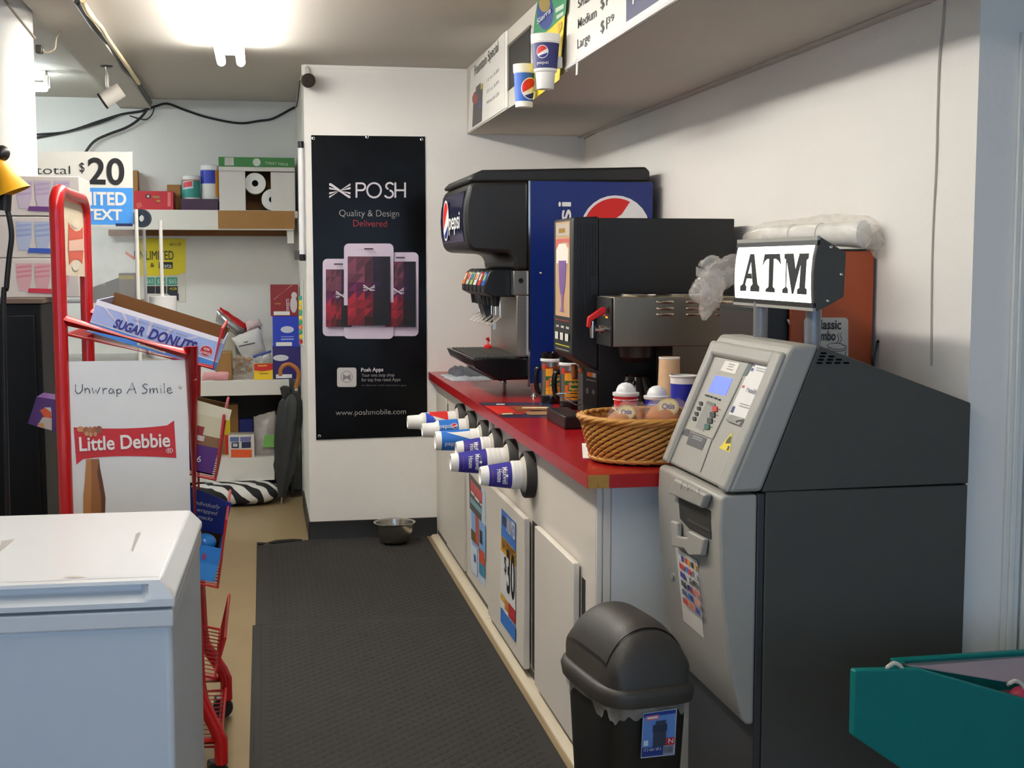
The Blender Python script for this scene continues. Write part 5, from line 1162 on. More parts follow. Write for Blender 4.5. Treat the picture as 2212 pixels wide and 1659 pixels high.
ob('slogan', mb, INK, sg)
for u in (146, 390): ob('rivet', MB().ell(P(u, 836, Y=SYN-0.003), 0.005, 0.002, 0.006, 12, 6), mat('rivet', (196, 196, 180), 0.4), sg, smooth=60)
# small header sign inside the arch
hx = RXL
hs = ob('header_sign', MB().extr([PL(u, v, plX(hx)) for u, v in ((139, 455), (140, 430), (152, 425), (186, 452), (187, 598), (134, 594))], (-0.003, 0, 0)), mat('header_cream', (228, 216, 188), 0.5), rk)
ph = (Vector((hx, 0, 0)), Vector((1, 0, 0)))
prints('artwork', [([(148, 480), (153, 490), (163, 500), (172, 498), (179, 490), (180, 545), (178, 570), (172, 562), (164, 560), (157, 562), (150, 572), (147, 540)], (214, 96, 76)), (circ(164, 484, 9, 9), (234, 222, 196)), ([(149, 520), (180, 516), (180, 541), (149, 542)], (234, 196, 176)), (circ(164, 575, 8, 10), (226, 220, 204))], ph, hs)
# ---- boxes on the trays
def tray_box(name, label, ux0, vz0, length, hgt, ya, yb, slope, mats, th=0.004, back_extra=0.02, at=None):
    """open carton lying on a sloping tray: at = lower left near corner"""
    t = thing(name, label, 'box', at)
    o = Vector(at); u = Vector((math.cos(slope), 0, math.sin(slope))); w = Vector((-math.sin(slope), 0, math.cos(slope)))
    mF, mI = mats
    def face(nm, p, a, b, c, m, par=t): return ob(nm, MB().extr([p, p+a, p+a+b, p+b], c), m, par)
    D = Vector((0, yb-ya, 0)); T = Vector((0, th, 0))
    face('bottom', o, u*length, D, w*th, mI)
    fr = face('front_wall', o, u*length, w*hgt, T, mF)
    face('back_wall', o+D-T, u*length, w*(hgt+back_extra), T, mI)
    face('end_wall', o+T, D-T*2, w*hgt, u*th, mF); face('end_wall', o+T+u*(length-th), D-T*2, w*hgt, u*th, mF)
    return t, o, u, w, fr
YA = RY0+0.06
A = P(188, 716, Y=YA); B = P(465, 801, Y=YA); TLp = P(205, 646, Y=YA)
sl = math.atan2(B.z-A.z, B.x-A.x); Ld = (B-A).length; Hd = (TLp-A).length
DON = mat('donut_box_blue', (166, 186, 232), 0.3, var=0.03)
dn, o_, u_, w_, frd = tray_box('donut_box', 'pale blue sugar donut carton lying on the sloping top tray', 0, 0, Ld, Hd, YA, RY1-0.10, sl, (DON, CARDD), at=A, back_extra=0.014)
def on2(s, t): return o_+u_*(s*Ld)+w_*(t*Hd)-Vector((0, 0.0006, 0))
mb = MB(); cols = []
def pc(pts, c, k=0):
    mb.cur = len(cols); cols.append(pmat(c)); q = [on2(s, t)-Vector((0, 0.0003*k, 0)) for s, t in pts]; mb.add(q, [tuple(range(len(q)))])
pc([(0, 0), (1, 0), (1, .26), (0, .30)], (72, 144, 226)); pc([(0, .84), (1, .86), (1, 1), (0, 1)], (236, 240, 246)); pc([(.0, .30), (1, .26), (1, .30), (0, .33)], (226, 226, 232), 1)
for s0, s1 in ((.06, .22), (.20, .30), (.31, .36), (.42, .43), (.58, .52), (.78, .62)):
    pc([(s0, .84), (s0+.025, .84), (s1+.01, .42), (s1-.005, .42)], (214, 214, 226), 2)
pc([(.0, .02), (.22, .16), (.2, .19), (0, .10)], (214, 220, 232), 2)
n = 22; pc([(.890+.050*math.cos(2*math.pi*k/n), .50+.17*math.sin(2*math.pi*k/n)) for k in range(n)], (236, 232, 232), 3); pc([(.890+.046*math.cos(2*math.pi*k/n), .50+.155*math.sin(2*math.pi*k/n)) for k in range(n)], (196, 34, 44), 4)
pc([(.38, .06), (.60, .06), (.60, .22), (.38, .22)], (210, 208, 196), 3)
ob('carton_print', mb, cols, frd, recalc=False)
def tx(s, s0, s1, t0, cap, m, shear=0.0, bold=0.0): text(s, on2(s0, t0)-Vector((0, 0.0026, 0)), u_, w_, cap*Hd, m, frd, width=(s1-s0)*Ld, shear=shear, bold=bold)
DNV = pmat((44, 44, 130))
tx('SUGAR', .17, .40, .36, .26, DNV, 0.25, 0.03); tx('DONUTS', .44, .81, .36, .30, DNV, 0.25, 0.03); tx('Duchess', .40, .58, .10, .10, INK, 0.3); tx('LABELED FOR INDIVIDUAL RESALE', .30, .72, .72, .055, pmat((120, 120, 130))); tx('NOW', .868, .912, .52, .075, INKW, 0, 0.02); tx('16 PACKS!', .853, .927, .40, .07, INKW, 0, 0.02)
def corner_box(zf, label, cA, cI, x0, h, pr=None, name='snack_box'):
    t, o, u, w, fr = tray_box(name, label, 0, 0, -0.140-x0, h, RY0+0.05, RY1-0.08, math.atan2(-0.10, 0.40), (mat('carton_%02x%02x%02x' % cA, cA, 0.4), cI), at=Vector((x0, RY0+0.05, zf+0.007+0.1*(-0.140-x0)/0.40)), back_extra=0.0)
    return t, o, u, w, fr
t2, o2, u2, w2, f2 = corner_box(0.885, 'purple and tan snack carton on the second rack tray', (84, 24, 110), CARD, -0.46, 0.165)
L2 = 0.32
def strip(par, o, u, w, L, H, s0, s1, t0, t1, c, k=1, nm='carton_print'):
    e = Vector((0, -0.0005*k, 0)); P4 = [o+u*(s*L)+w*(t*H)+e for s, t in ((s0, t0), (s1, t0), (s1, t1), (s0, t1))]
    ob(nm, MB().add(P4, [(0, 1, 2, 3)]), pmat(c), par, recalc=False)
strip(f2, o2, u2, w2, L2, .165, .5, 1, .48, .66, (132, 92, 50)); strip(f2, o2, u2, w2, L2, .165, .5, 1, .66, 1.0, (206, 196, 160)); strip(f2, o2, u2, w2, L2, .165, .72, .84, .52, .8, (150, 40, 40), 2); strip(f2, o2, u2, w2, L2, .165, .74, .86, .55, .64, (214, 200, 190), 3)
text('36', o2+u2*(L2*.80)+w2*.03-Vector((0, .002, 0)), u2, w2, 0.018, INKW, f2)
ob('carton_flap', MB().extr([o2+u2*(L2*.55)+w2*.165, o2+u2*(L2+.012)+w2*.165, o2+u2*(L2+.012)+w2*.196, o2+u2*(L2*.55)+w2*.205], (0, 0.004, 0)), mat('flap_cream', (214, 206, 176), 0.5), t2)
# end of the purple carton seen past the left posts
pe = thing('snack_box', 'purple snack carton with orange print poking out left of the rack', 'box', P(90, 925, Y=4.36))
pbx = [P(u, v, Y=4.365) for u, v in ((79, 857), (150, 868), (150, 942), (60, 915))]
ob('carton', MB().extr(pbx, (0, 0.14, 0)), mat('carton_purple2', (84, 26, 108), 0.4), pe)
prints('carton_print', [([(96, 880), (110, 880), (112, 900), (98, 902)], (206, 204, 198)), ([(86, 886), (98, 881), (110, 890), (112, 902), (96, 902)], (232, 92, 34)), ([(92, 901), (112, 903), (112, 930), (80, 921)], (206, 190, 178)), ([(82, 914), (94, 914), (96, 924), (82, 921)], (216, 150, 96))], plY(4.3645), pe)
t3, o3, u3, w3, f3 = corner_box(0.572, 'bright blue snack carton on the third rack tray', (50, 140, 232), CARDD, -0.46, 0.10)
strip(f3, o3, u3, w3, L2, .10, .7, 1, 0.0, .5, (64, 156, 238)); text('8', o3+u3*(L2*.84)+w3*.06-Vector((0, .002, 0)), u3, w3, 0.018, PRED, f3)
bk3 = ob('carton_back_flap', MB().extr([o3+Vector((0, .20, 0))+u3*(L2*.5)+w3*.10, o3+Vector((0, .20, 0))+u3*(L2+.0)+w3*.10, o3+Vector((0, .20, 0))+u3*(L2+.0)+w3*.20, o3+Vector((0, .20, 0))+u3*(L2*.5)+w3*.23], (0, .006, 0)), mat('carton_deepblue', (24, 44, 140), 0.4), t3)
text('individually', o3+Vector((0, .1985, 0))+u3*(L2*.66)+w3*.175, u3, w3, .012, INKW, bk3, shear=.2); text('wrapped', o3+Vector((0, .1985, 0))+u3*(L2*.70)+w3*.155, u3, w3, .012, INKW, bk3, shear=.2); text('snacks', o3+Vector((0, .1985, 0))+u3*(L2*.72)+w3*.135, u3, w3, .012, INKW, bk3, shear=.2)
for k in range(3):
    s = 0.40+0.22*k
    c_ = o3+u3*(L2*s)+w3*0.085+Vector((0, 0.09+0.01*k, 0))
    tag(ob('snack_pack', MB().ell(c_, 0.0335, 0.035, 0.028, 18, 10), mat('blue_wrapper', (50, 140, 226), 0.25, var=0.1), smooth=60), ('blue wrapped snack at the back of the blue carton', 'blue wrapped snack in the middle of the blue carton', 'blue wrapped snack at the front of the blue carton')[k], 'snack', 'wrapped snacks in the blue carton')

# ================================================================ left side: black cabinet, cartons, lamp
KX, KY0, KY1, KZ = -0.775, 4.9, 5.36, 1.378
kc = thing('black_cabinet', 'tall black cabinet behind the snack rack at the left edge', 'cabinet', (-1.2, 5.3, 0))
ob('body', MB().box(-1.75, KX, KY0, KY1, 0.0, KZ-0.02), mat('cabinet_black', (12, 11, 10), 0.5, var=0.1, spec=.25), kc, bevel=0.004)
ob('top_board', MB().box(-1.76, KX+0.01, KY0-0.01, KY1, KZ-0.02, KZ), mat('cabinet_top', (110, 90, 76), 0.5), kc, bevel=0.003)
ob('cabinet_door', MB().box(-1.70, KX-0.02, KY0-0.016, KY0-0.0005, 0.08, KZ-0.06), mat('cabinet_door_black', (13, 12, 11), 0.5, spec=.25), kc, bevel=0.004)
def cup_carton(v0, v1, tint, bandc, label, x1px=170):
    y = 4.98; zb = P(60, v1, Y=y).z; zt = P(60, v0, Y=y).z; xr = P(x1px, (v0+v1)/2, Y=y).x; xl = P(14, 500, Y=y).x-0.2
    t = thing('cup_carton', label, 'box', ((xl+xr)/2, y+.15, zb), 'printed cartons stacked on the black cabinet')
    ob('carton', MB().box(xl, xr, y, y+0.30, zb, zt), mat('carton_white', (206, 198, 192), 0.5, var=0.03), t, bevel=0.003)
    pl = plY(y-0.0005); it = []
    for k, u in enumerate((36, 76, 117)):
        h = v1-v0
        it.append(([(u-2, v0+h*.12), (u+34, v0+h*.12), (u+32, v0+h*.55), (u+26, v0+h*.82), (u+6, v0+h*.82), (u, v0+h*.55)], tuple(int(206+(c-206)*0.32) for c in tint)))
        for q in (.2, .32, .44): it.append(([(u, v0+h*q), (u+31, v0+h*(q-.03)), (u+31, v0+h*(q+.01)), (u, v0+h*(q+.05))], tuple(int(206+(c-206)*0.55) for c in tint)))
    it.append(([(62, v1-(v1-v0)*.24), (128, v1-(v1-v0)*.22), (128, v1-(v1-v0)*.10), (60, v1-(v1-v0)*.13)], bandc))
    prints('carton_print', it, pl, t)
    return t
zs = P(60, 637, Y=4.98).z
cup_carton(553, 637, (206, 60, 80), (196, 40, 60), 'white carton with red cup print, lowest of the stack')
cup_carton(462, 551, (90, 120, 200), (50, 84, 180), 'white carton with blue cup print, middle of the stack')
cup_carton(374, 460, (150, 110, 170), (104, 50, 120), 'white carton with purple cup print, topmost of the stack', 172)
# move the stack down onto the cabinet top
dz = KZ-zs
for o in [o for o in COL.objects if o.name.startswith('cup_carton')]: o.location.z += dz
lp = thing('hanging_scoop', 'yellow plastic horn on a black stand at the left edge', 'horn', P(10, 640, Y=4.6))
YEL = mat('yellow_plastic', (222, 160, 30), 0.4, var=0.06)
pa = P(-6, 345, Y=4.55); pb_ = P(26, 415, Y=4.55)
ob('horn', MB().lathe([(0.018, 0), (0.024, 0.02), (0.034, 0.06), (0.062, 0.115), (0.058, 0.115), (0.03, 0.06), (0.02, 0.02)], pa, (pb_-pa), 28, cap=False), YEL, lp, smooth=50)
ob('knob', MB().ell(P(4, 331, Y=4.55), 0.026, 0.026, 0.026), BLACK, lp, smooth=60)
ob('clamp', MB().cyl(P(12, 420, Y=4.56), P(10, 455, Y=4.56), 0.02), BLACK, lp, smooth=40)
ob('stand', MB().tube(smooth_path([P(12, 440, Y=4.56), P(20, 470, Y=4.56), P(25, 510, Y=4.56), P(20, 555, Y=4.56), P(14, 620, Y=4.56), P(8, 720, Y=4.56), Vector((P(4, 900, Y=4.56).x, 4.56, 0.0))], 6), 0.009, 8), BLACK, lp, smooth=50)
ob('stand_base', MB().lathe([(0.11, 0), (0.11, 0.012), (0.03, 0.02)], (P(4, 900, Y=4.56).x, 4.56, 0), seg=28), BLACK, lp, smooth=30)

# ================================================================ service counter at the back left with display case
SVX = -0.56
sv = thing('service_counter', 'white service counter behind the snack rack', 'counter', (-1.3, 6.95, 0))
ob('body', MB().box(-2.6, SVX+0.08, 6.62, 7.25, 0, 0.985), CABW, sv); ob('worktop', MB().box(-2.62, SVX+0.11, 6.58, 7.28, 0.985, 1.02), mat('worktop_grey', (150, 146, 140), 0.4), sv, bevel=0.003)
ACR = film('display_acrylic', (196, 200, 204), 0.16, 0.05, 0.1)
dc_ = thing('display_case', 'clear acrylic display case with white corner posts on the service counter', 'display case', (-0.8, 6.8, 1.02))
zt_ = P(250, 491, Y=6.70).z; xr_ = P(294, 520, Y=6.70).x; xl_ = xr_-0.62
ob('front_pane', MB().box(xl_, xr_, 6.70, 6.706, 1.0205, zt_), ACR, dc_); ob('side_pane', MB().box(xr_, xr_+0.006, 6.70, 7.12, 1.0205, zt_), ACR, dc_); ob('top_pane', MB().box(xl_, xr_+0.006, 6.70, 7.12, zt_, zt_+0.006), ACR, dc_)
ob('corner_post', MB().cyl((xr_+0.004, 6.694, 1.0205), (xr_+0.004, 6.694, P(294, 452, Y=6.69).z), 0.0095, 12), WHITE, dc_, smooth=40); ob('corner_post', MB().cyl((xr_+0.004, 7.12, 1.0205), (xr_+0.004, 7.12, zt_), 0.008, 12), mat('post_clear', (176, 176, 178), 0.3), dc_, smooth=40)
dsh = P(240, 640, Y=6.85).z
ob('shelf', MB().box(xl_, xr_-0.002, 6.72, 7.10, dsh-0.03, dsh-0.02), mat('shelf_grey', (110, 112, 114), 0.4), dc_)
for k, (u0, u1, va, vb, c, l) in enumerate(((196, 256, 600, 655, (104, 104, 102), 'dark grey sloping carton inside the display case'), (258, 290, 590, 655, (126, 118, 110), 'taupe carton inside the display case beside the corner post'))):
    a = P(u0, vb, Y=6.78); b = P(u1, va, Y=6.78)
    t = thing('case_carton', l, 'box', (a.x+.05, 6.85, dsh-0.0195), 'cartons inside the display case')
    ob('carton', MB().extr([(a.x, 6.78, dsh-0.0195), (b.x, 6.78, dsh-0.0195), (b.x, 6.78, b.z), (a.x, 6.78, b.z-0.05*(1-k))], (0, 0.2, 0)), mat('case_carton_%d' % k, c, 0.5), t)
    if k == 0: text_px('SAMSUNG', (206, 616), (228, 615), 4, plY(6.7795), GREYT, t, off=0.0006)
    else: ob('yellow_band', MB().box(a.x, b.x, 6.779, 6.7798, b.z-0.03, b.z-0.012), pmat((170, 160, 60)), t)
tg = tag(ob('price_tag', MB().extr([P(u, v, Y=6.76) for u, v in ((272, 543), (292, 556), (290, 562), (270, 548))], (0, 0.002, 0)), pmat((224, 120, 100))), 'small salmon price tag stuck in the display case', 'tag')
# 20 dollar sign standing on the case
sq_ = ((70, 327), (286, 328), (288, 486), (70, 484))
pq_ = plY(6.74)
sn = thing('price_sign', 'white and blue sign reading 20 dollars unlimited text', 'sign', P(190, 486, Y=6.74))
ob('board', MB().extr([PL(u, v, pq_) for u, v in sq_], (0, 0.006, 0)), pmat((236, 234, 226)), sn)
prints('artwork', [([(70, 405), (287, 406), (288, 486), (70, 484)], (70, 156, 240))], plY(6.7395), sn)
pq2 = plY(6.739)
text_px('20', (190, 396), (269, 398), 54, pq2, INK, sn, bold=0.02); text_px('$', (172, 371), (183, 371), 20, pq2, INK, sn)
text_px('total', (78, 376), (152, 376), 18, pq2, INK, sn, bold=-0.01); text_px('UNLIMITED', (96, 441), (273, 443), 27, pq2, INKW, sn, bold=0.03); text_px('& TEXT', (150, 473), (264, 475), 22, pq2, INKW, sn, bold=0.03)
ob('stand_foot', MB().box(PL(250, 486, pq_).x, PL(286, 486, pq_).x, 6.735, 6.76, zt_+0.0062, zt_+0.02), NAVY, sn)
tp = thing('tape_dispenser', 'dark blue roll on top of the display case by its corner', 'tape', P(305, 482, Y=6.95))
cT = P(306, 480, Y=6.95); ob('roll', MB().lathe([(0.018, -0.02), (0.046, -0.02), (0.046, 0.02), (0.018, 0.02)], Vector((cT.x, 6.95, zt_+0.0065+0.046)), (0.2, 1, 0), 28, cap=False), mat('tape_dark', (40, 50, 66), 0.4), tp, smooth=35)
# white canister with an upright rod, standing on the counter end
cw = P(352, 640, Y=6.9); cz = 1.02
pw = thing('white_canister', 'white round canister with an upright white rod behind the donut carton', 'canister', (cw.x, 6.9, 1.02))
ob('canister', MB().lathe([(0.066, 1.0205), (0.068, 1.03), (0.068, cw.z), (0.064, cw.z+0.002), (0.02, cw.z-0.003), (0.0, cw.z-0.003)], (cw.x, 6.9, 0), seg=32), WHITEG, pw, smooth=40)
ob('rod', MB().cyl((cw.x-0.003, 6.9, cw.z-0.01), (cw.x-0.003, 6.9, P(350, 476, Y=6.9).z), 0.0095, 12), WHITE, pw, smooth=40)

# ================================================================ back wall shelves and what they hold
SY0 = 8.38
def Zs(v, y=SY0): return P(500, v, Y=y).z
def XsL(u, y=SY0, v=700): return P(u, v, Y=y).x
SHW = mat('shelf_white', (224, 220, 212), 0.5, var=0.03)
us = thing('wall_shelf', 'upper white wall shelf with deep front board on the back wall', 'shelf', (-0.35, 8.6, Zs(497)))
ob('shelf_board', MB().box(-0.95, 0.232, SY0+0.02, YB-0.002, Zs(470), Zs(455)), SHW, us)
ob('front_board', MB().box(-0.95, 0.205, SY0, SY0+0.02, Zs(497), Zs(454)), SHW, us, bevel=0.002); ob('cleat', MB().box(-0.95, 0.20, YB-0.06, YB-0.002, Zs(497)-0.03, Zs(470)), mat('raw_wood', (122, 76, 36), 0.7, var=0.15, scale=20), us)
ob('bracket', MB().prismX([(SY0+0.03, Zs(497)), (SY0+0.03, Zs(525)), (SY0+0.09, Zs(526)), (YB-0.07, Zs(500)), (YB-0.07, Zs(490))], 0.165, 0.205), SHW, us)
ms = thing('back_counter', 'white lower back shelves under the cigar boxes', 'shelf', (-0.4, 8.55, 0))
ob('counter_board', MB().box(-1.6, 0.16, SY0-0.02, YB-0.002, Zs(855, 8.36), Zs(822, 8.36)), SHW, ms, bevel=0.003)
zl0, zl1 = Zs(1040, 8.40), Zs(990, 8.40)
ob('lower_shelf', MB().box(-1.6, 0.06, SY0+0.02, YB-0.002, zl0, zl1), SHW, ms, bevel=0.003)
ob('end_support', MB().box(0.162, 0.18, SY0+0.06, YB-0.002, 0, Zs(856, 8.36)), BLACK, ms); ob('back_panel', MB().box(-1.6, 0.16, YB-0.012, YB-0.002, 0, zl0), BLACK, ms); ob('back_panel', MB().box(-1.6, 0.16, YB-0.012, YB-0.002, zl1+.001, Zs(856, 8.36)), mat('dark_panel', (44, 38, 32), 0.7), ms)
ob('left_support', MB().box(-1.6, -1.57, SY0+0.04, YB-0.013, 0, zl0), SHW, ms); ob('left_support', MB().box(-1.6, -1.57, SY0+0.04, YB-0.013, zl1, Zs(856, 8.36)), SHW, ms)
def bx(name, label, u0, u1, v0, v1, y, d, c, cat='box', group=None, zb=None, m=None, bevel=0.002):
    a = P(u0, v1, Y=y); b = P(u1, v0, Y=y); z = zb if zb is not None else a.z
    t = thing(name, label, cat, ((a.x+b.x)/2, y+d/2, z), group)
    ob('carton', MB().box(a.x, b.x, y, y+d, z, b.z+(z-a.z)*0), m or mat('carton_%02x%02x%02x' % c, c, 0.5, var=0.04), t, bevel=bevel)
    return t
zu = Zs(455)+0.0005
g_ = 'goods on the upper wall shelf'
tp_ = thing('tissue_carton', 'white toilet paper carton with green stripe, torn open on the upper shelf', 'box', (P(555, 452, Y=8.42).x, 8.55, zu))
yq = 8.40; cL, cR, cM0, cM1 = XsL(473, yq, 400), XsL(637, yq, 400), XsL(530, yq, 400), XsL(585, yq, 400); ctz = P(555, 340, Y=yq).z; czs = P(555, 368, Y=yq).z
WCT = mat('tissue_white', (214, 210, 204), 0.6)
ob('front_flap', MB().box(cL, cM0, yq, yq+.004, zu, czs), WCT, tp_); ob('front_flap', MB().box(cM1, cR, yq, yq+.004, zu, czs-.01), WCT, tp_)
ob('front_top', MB().box(cL, cR, yq, yq+.005, czs, ctz), mat('tissue_green', (46, 124, 50), 0.5), tp_); ob('white_band', MB().box(cL, cR, yq-.012, yq+.001, czs-.006, czs+.02), WCT, tp_, bevel=.003)
ob('green_print', MB().add([(cL+(cR-cL)*a, yq-.0008, czs+(ctz-czs)*b) for a, b in ((.08, .35), (.2, .35), (.2, .95), (.08, .95))], [(0, 1, 2, 3)]), pmat((150, 150, 140)), tp_, recalc=False)
ob('green_print', MB().lathe([(0.0, 0), (0.024, 0.0002), (0.024, 0.0008)], (cL+(cR-cL)*.5, yq-.0002, czs+(ctz-czs)*.62), (0, -1, 0), 20), pmat((206, 214, 200)), tp_)
text_px('TOILET TISSUE', (572, 354), (622, 358), 5, plY(yq-.0006), pmat((210, 220, 200)), tp_)
ob('side_wall', MB().box(cL, cL+.004, yq+.0045, yq+.28, zu, ctz), WCT, tp_); ob('side_wall', MB().box(cR-.004, cR, yq+.0045, yq+.28, zu, ctz), WCT, tp_); ob('back_wall', MB().box(cL+.004, cR-.004, yq+.276, yq+.28, zu, ctz), CARDD, tp_); ob('top_wall', MB().box(cL, cR, yq+.0055, yq+.28, ctz-.004, ctz), WCT, tp_)
ob('hanging_flap', MB().box(XsL(476, yq), XsL(640, yq), SY0-.006, SY0-.001, Zs(494), zu), CARD, tp_)
for u, v, l in ((551, 396, 'toilet roll at the upper left inside the torn carton'), (588, 431, 'toilet roll lower right inside the torn carton')):
    c = P(u, v, Y=yq+.02); c.z = max(c.z, zu+.0665)
    t = thing('toilet_roll', l, 'toilet roll', (c.x, c.y, c.z-.0665), 'toilet rolls in the carton')
    ob('roll', MB().lathe([(0.020, 0), (0.065, 0.0), (0.066, 0.003), (0.066, 0.1), (0.020, 0.1)], c, (0, 1, 0), 32, cap=False), mat('tissue_roll', (236, 234, 228), 0.8), t, smooth=35)
    ob('core', MB().lathe([(0.0195, 0.004), (0.0195, 0.1), (0, 0.1)], c, (0, 1, 0), 20, cap=False), mat('core_dark', (60, 50, 44), 0.8), t)
xs_ = [None]
bx('purple_tray', 'dark purple tray box under the wipes canisters on the upper shelf', 391, 471, 430, 454, 8.41, .26, (58, 26, 60), 'box', g_, zu)
zp = P(430, 430, Y=8.41).z
def canister(u, v0, v1, w, y, label, c1, c2, zb):
    a = P(u, v1, Y=y); b = P(u, v0, Y=y); r = w/2*y/FPX; h = b.z-a.z
    t = thing('wipes_canister', label, 'canister', (a.x, y+r, zb), 'wipes canisters on the shelf'); o = Vector((a.x, y+r, zb))
    ob('body', MB().lathe([(r*.97, 0), (r, .004), (r, h*.84), (r*.95, h*.86)], o, seg=28), pmat((222, 220, 214)), t, smooth=35)
    ob('label', MB().lathe([(r*1.005, h*.08), (r*1.005, h*.80)], o, seg=28, cap=False), pmat(c1), t, smooth=60)
    ob('cap', MB().lathe([(r*1.0, h*.86), (r*1.0, h*.97), (r*.9, h), (0, h)], o, seg=28), WHITEG, t, smooth=40)
    return t, o, r, h
t, o, r, h = canister(412, 378, 430, 38, 8.46, 'teal and white cleaning wipes canister on the upper shelf', (40, 140, 130), None, zp+.0005)
ob('logo_patch', MB().grid(lambda s, u: o+Vector((math.sin(-.9+1.1*s)*r*1.012, -math.cos(-.9+1.1*s)*r*1.012, h*(.48+.22*u+.06*s))), 8, 2), pmat((206, 60, 66)), t); ob('logo_patch', MB().grid(lambda s, u: o+Vector((math.sin(-1+1.3*s)*r*1.01, -math.cos(-1+1.3*s)*r*1.01, h*(.40+.34*u+.06*s))), 8, 2), pmat((196, 206, 216)), t)
ob('stripe', MB().lathe([(r*1.012, h*.78), (r*1.012, h*.82)], o, seg=28, cap=False), pmat((196, 96, 60)), t)
t, o, r, h = canister(453, 354, 430, 37, 8.48, 'taller blue and white wipes canister beside the tissue carton', (220, 218, 212), None, zp+.0005)
ob('logo_patch', MB().grid(lambda s, u: o+Vector((math.sin(-1.5+2.2*s)*r*1.012, -math.cos(-1.5+2.2*s)*r*1.012, h*(.46+.38*u))), 10, 2), pmat((40, 62, 176)), t); ob('logo_patch', MB().grid(lambda s, u: o+Vector((math.sin(.7+.8*s)*r*1.014, -math.cos(.7+.8*s)*r*1.014, h*(.08+.76*u))), 8, 2), pmat((226, 150, 40)), t)
bx('brown_box', 'small plain cardboard box beside the teal canister', 362, 390, 399, 454, 8.63, .10, (146, 110, 60), 'box', g_, zu, CARD)
bx('brown_box', 'narrow cardboard box edge behind the twenty dollar sign', 284, 297, 368, 454, 8.63, .1, (146, 110, 60), 'box', g_, zu, CARD)
t = bx('gift_box', 'flat red patterned box lying on the upper shelf', 290, 374, 413, 454, 8.42, .2, (188, 40, 52), 'box', g_, zu)
prints('carton_print', [(circ(320, 424, 6, 5), (60, 30, 36)), (circ(320, 424, 3, 3), (190, 180, 170)), ([(330, 423), (345, 424), (345, 428), (330, 427)], (150, 130, 70)), ([(338, 432), (346, 432), (346, 436), (338, 436)], (176, 140, 60)), ([(362, 415), (369, 416), (369, 445), (362, 446)], (220, 110, 110)), ([(294, 440), (304, 436), (308, 446), (297, 450)], (200, 90, 80))], plY(8.4195), t)
# yellow phone-plan poster on the wall
yw = YB-0.004; py_ = thing('phone_poster', 'yellow phone plan poster on the back wall below the shelf', 'poster', P(360, 650, Y=yw))
ob('sheet', MB().extr([P(u, v, Y=yw) for u, v in ((300, 514), (401, 516), (400, 652), (300, 652))], (0, 0.002, 0)), pmat((214, 210, 200)), py_)
pw_ = plY(yw-.0006)
prints('artwork', [([(300, 514), (401, 516), (401, 588), (384, 594), (300, 597)], (226, 208, 20))]+[([(u, 599), (u+22, 599), (u+22, 616), (u, 616)], (70, 160, 140)) for u in (312, 336, 361)]+[([(u, 618), (u+23, 618), (u+23, 634), (u, 634)], (34, 34, 38)) for u in (312, 336, 361)]+[([(361, 634), (386, 634), (386, 649), (382, 649)], (30, 34, 60)), ([(343, 566), (373, 566), (373, 580), (343, 580)], (30, 30, 30))], pw_, py_)
text_px('UNLIMITED', (290, 561), (375, 561), 19, pw_, INK, py_, bold=0.0, off=.004); text_px('&', (325, 577), (333, 577), 9, pw_, INK, py_, off=.004); text_px('Data', (345, 578), (371, 578), 9, pw_, INKW, py_, off=.006); text_px('4G LTE', (366, 531), (392, 531), 6, pw_, INK, py_, shear=.3, off=.004)
for u in (314, 338, 363): text_px('$65', (u+2, 612), (u+18, 612), 9, pw_, pmat((200, 226, 216)), py_, off=.004)
text_px('4GB', (366, 626), (382, 626), 5, pw_, pmat((226, 208, 20)), py_, off=.006)
# things on the middle shelf
zm = Zs(822, 8.36)+0.0005
def stackbox(u0, u1, v0, v1, c, label, zb):
    y = 8.40; a = P(u0, v1, Y=y); b = P(u1, v0, Y=y); t = thing('cigar_box', label, 'box', ((a.x+b.x)/2, y+.08, zb), 'cigar cartons stacked on the back counter')
    ob('carton', MB().box(a.x, b.x, y, y+.16, zb, zb+(b.z-a.z)), mat('carton_%02x%02x%02x' % c, c, 0.35, var=0.05), t, bevel=.002)
    ob('price_strip', MB().box(a.x+.018, a.x+.018+.10, y-.001, y-.0002, zb+.006, zb+.030), PAPER, t)
    return t, a.x, b.x, zb, zb+(b.z-a.z), y
t, xa, xb, za, zb_, y_ = stackbox(590, 650, 749, 819, (46, 36, 108), 'violet cigar carton at the bottom of the stack by the partition', zm)
ob('shield_mark', MB().add([(xa+.05+.05*math.cos(a), y_-.001, za+.135+.02*math.sin(a)) for a in [k*.5236 for k in range(12)]], [tuple(range(12))]), pmat((206, 206, 216)), t, recalc=False)
t, xa, xb, za, zb_, y_ = stackbox(590, 645, 682, 749, (34, 60, 190), 'bright blue cigar carton in the middle of the stack', zb_+.0005)
ob('shield_mark', MB().add([(xa+.09+.042*math.cos(a), y_-.001, za+.11+.022*math.sin(a)) for a in [k*.5236 for k in range(12)]], [tuple(range(12))]), pmat((206, 212, 226)), t, recalc=False)
ob('text_line', MB().box(xa+.05, xa+.13, y_-.001, y_-.0002, za+.062, za+.067), pmat((150, 170, 216)), t); ob('text_line', MB().box(xa+.05, xa+.13, y_-.001, y_-.0002, za+.045, za+.052), pmat((180, 190, 226)), t)
t, xa, xb, za, zb_, y_ = stackbox(585, 644, 613, 681, (140, 18, 26), 'dark red cigar carton with white bird print on top of the stack', zb_+.0005)
ob('bird_print', MB().ell((xb-.030, y_, za+.072), .022, .0012, .052, 18, 10).ell((xb-.026, y_, za+.13), .018, .0014, .022, 16, 8), pmat((206, 202, 204)), t)
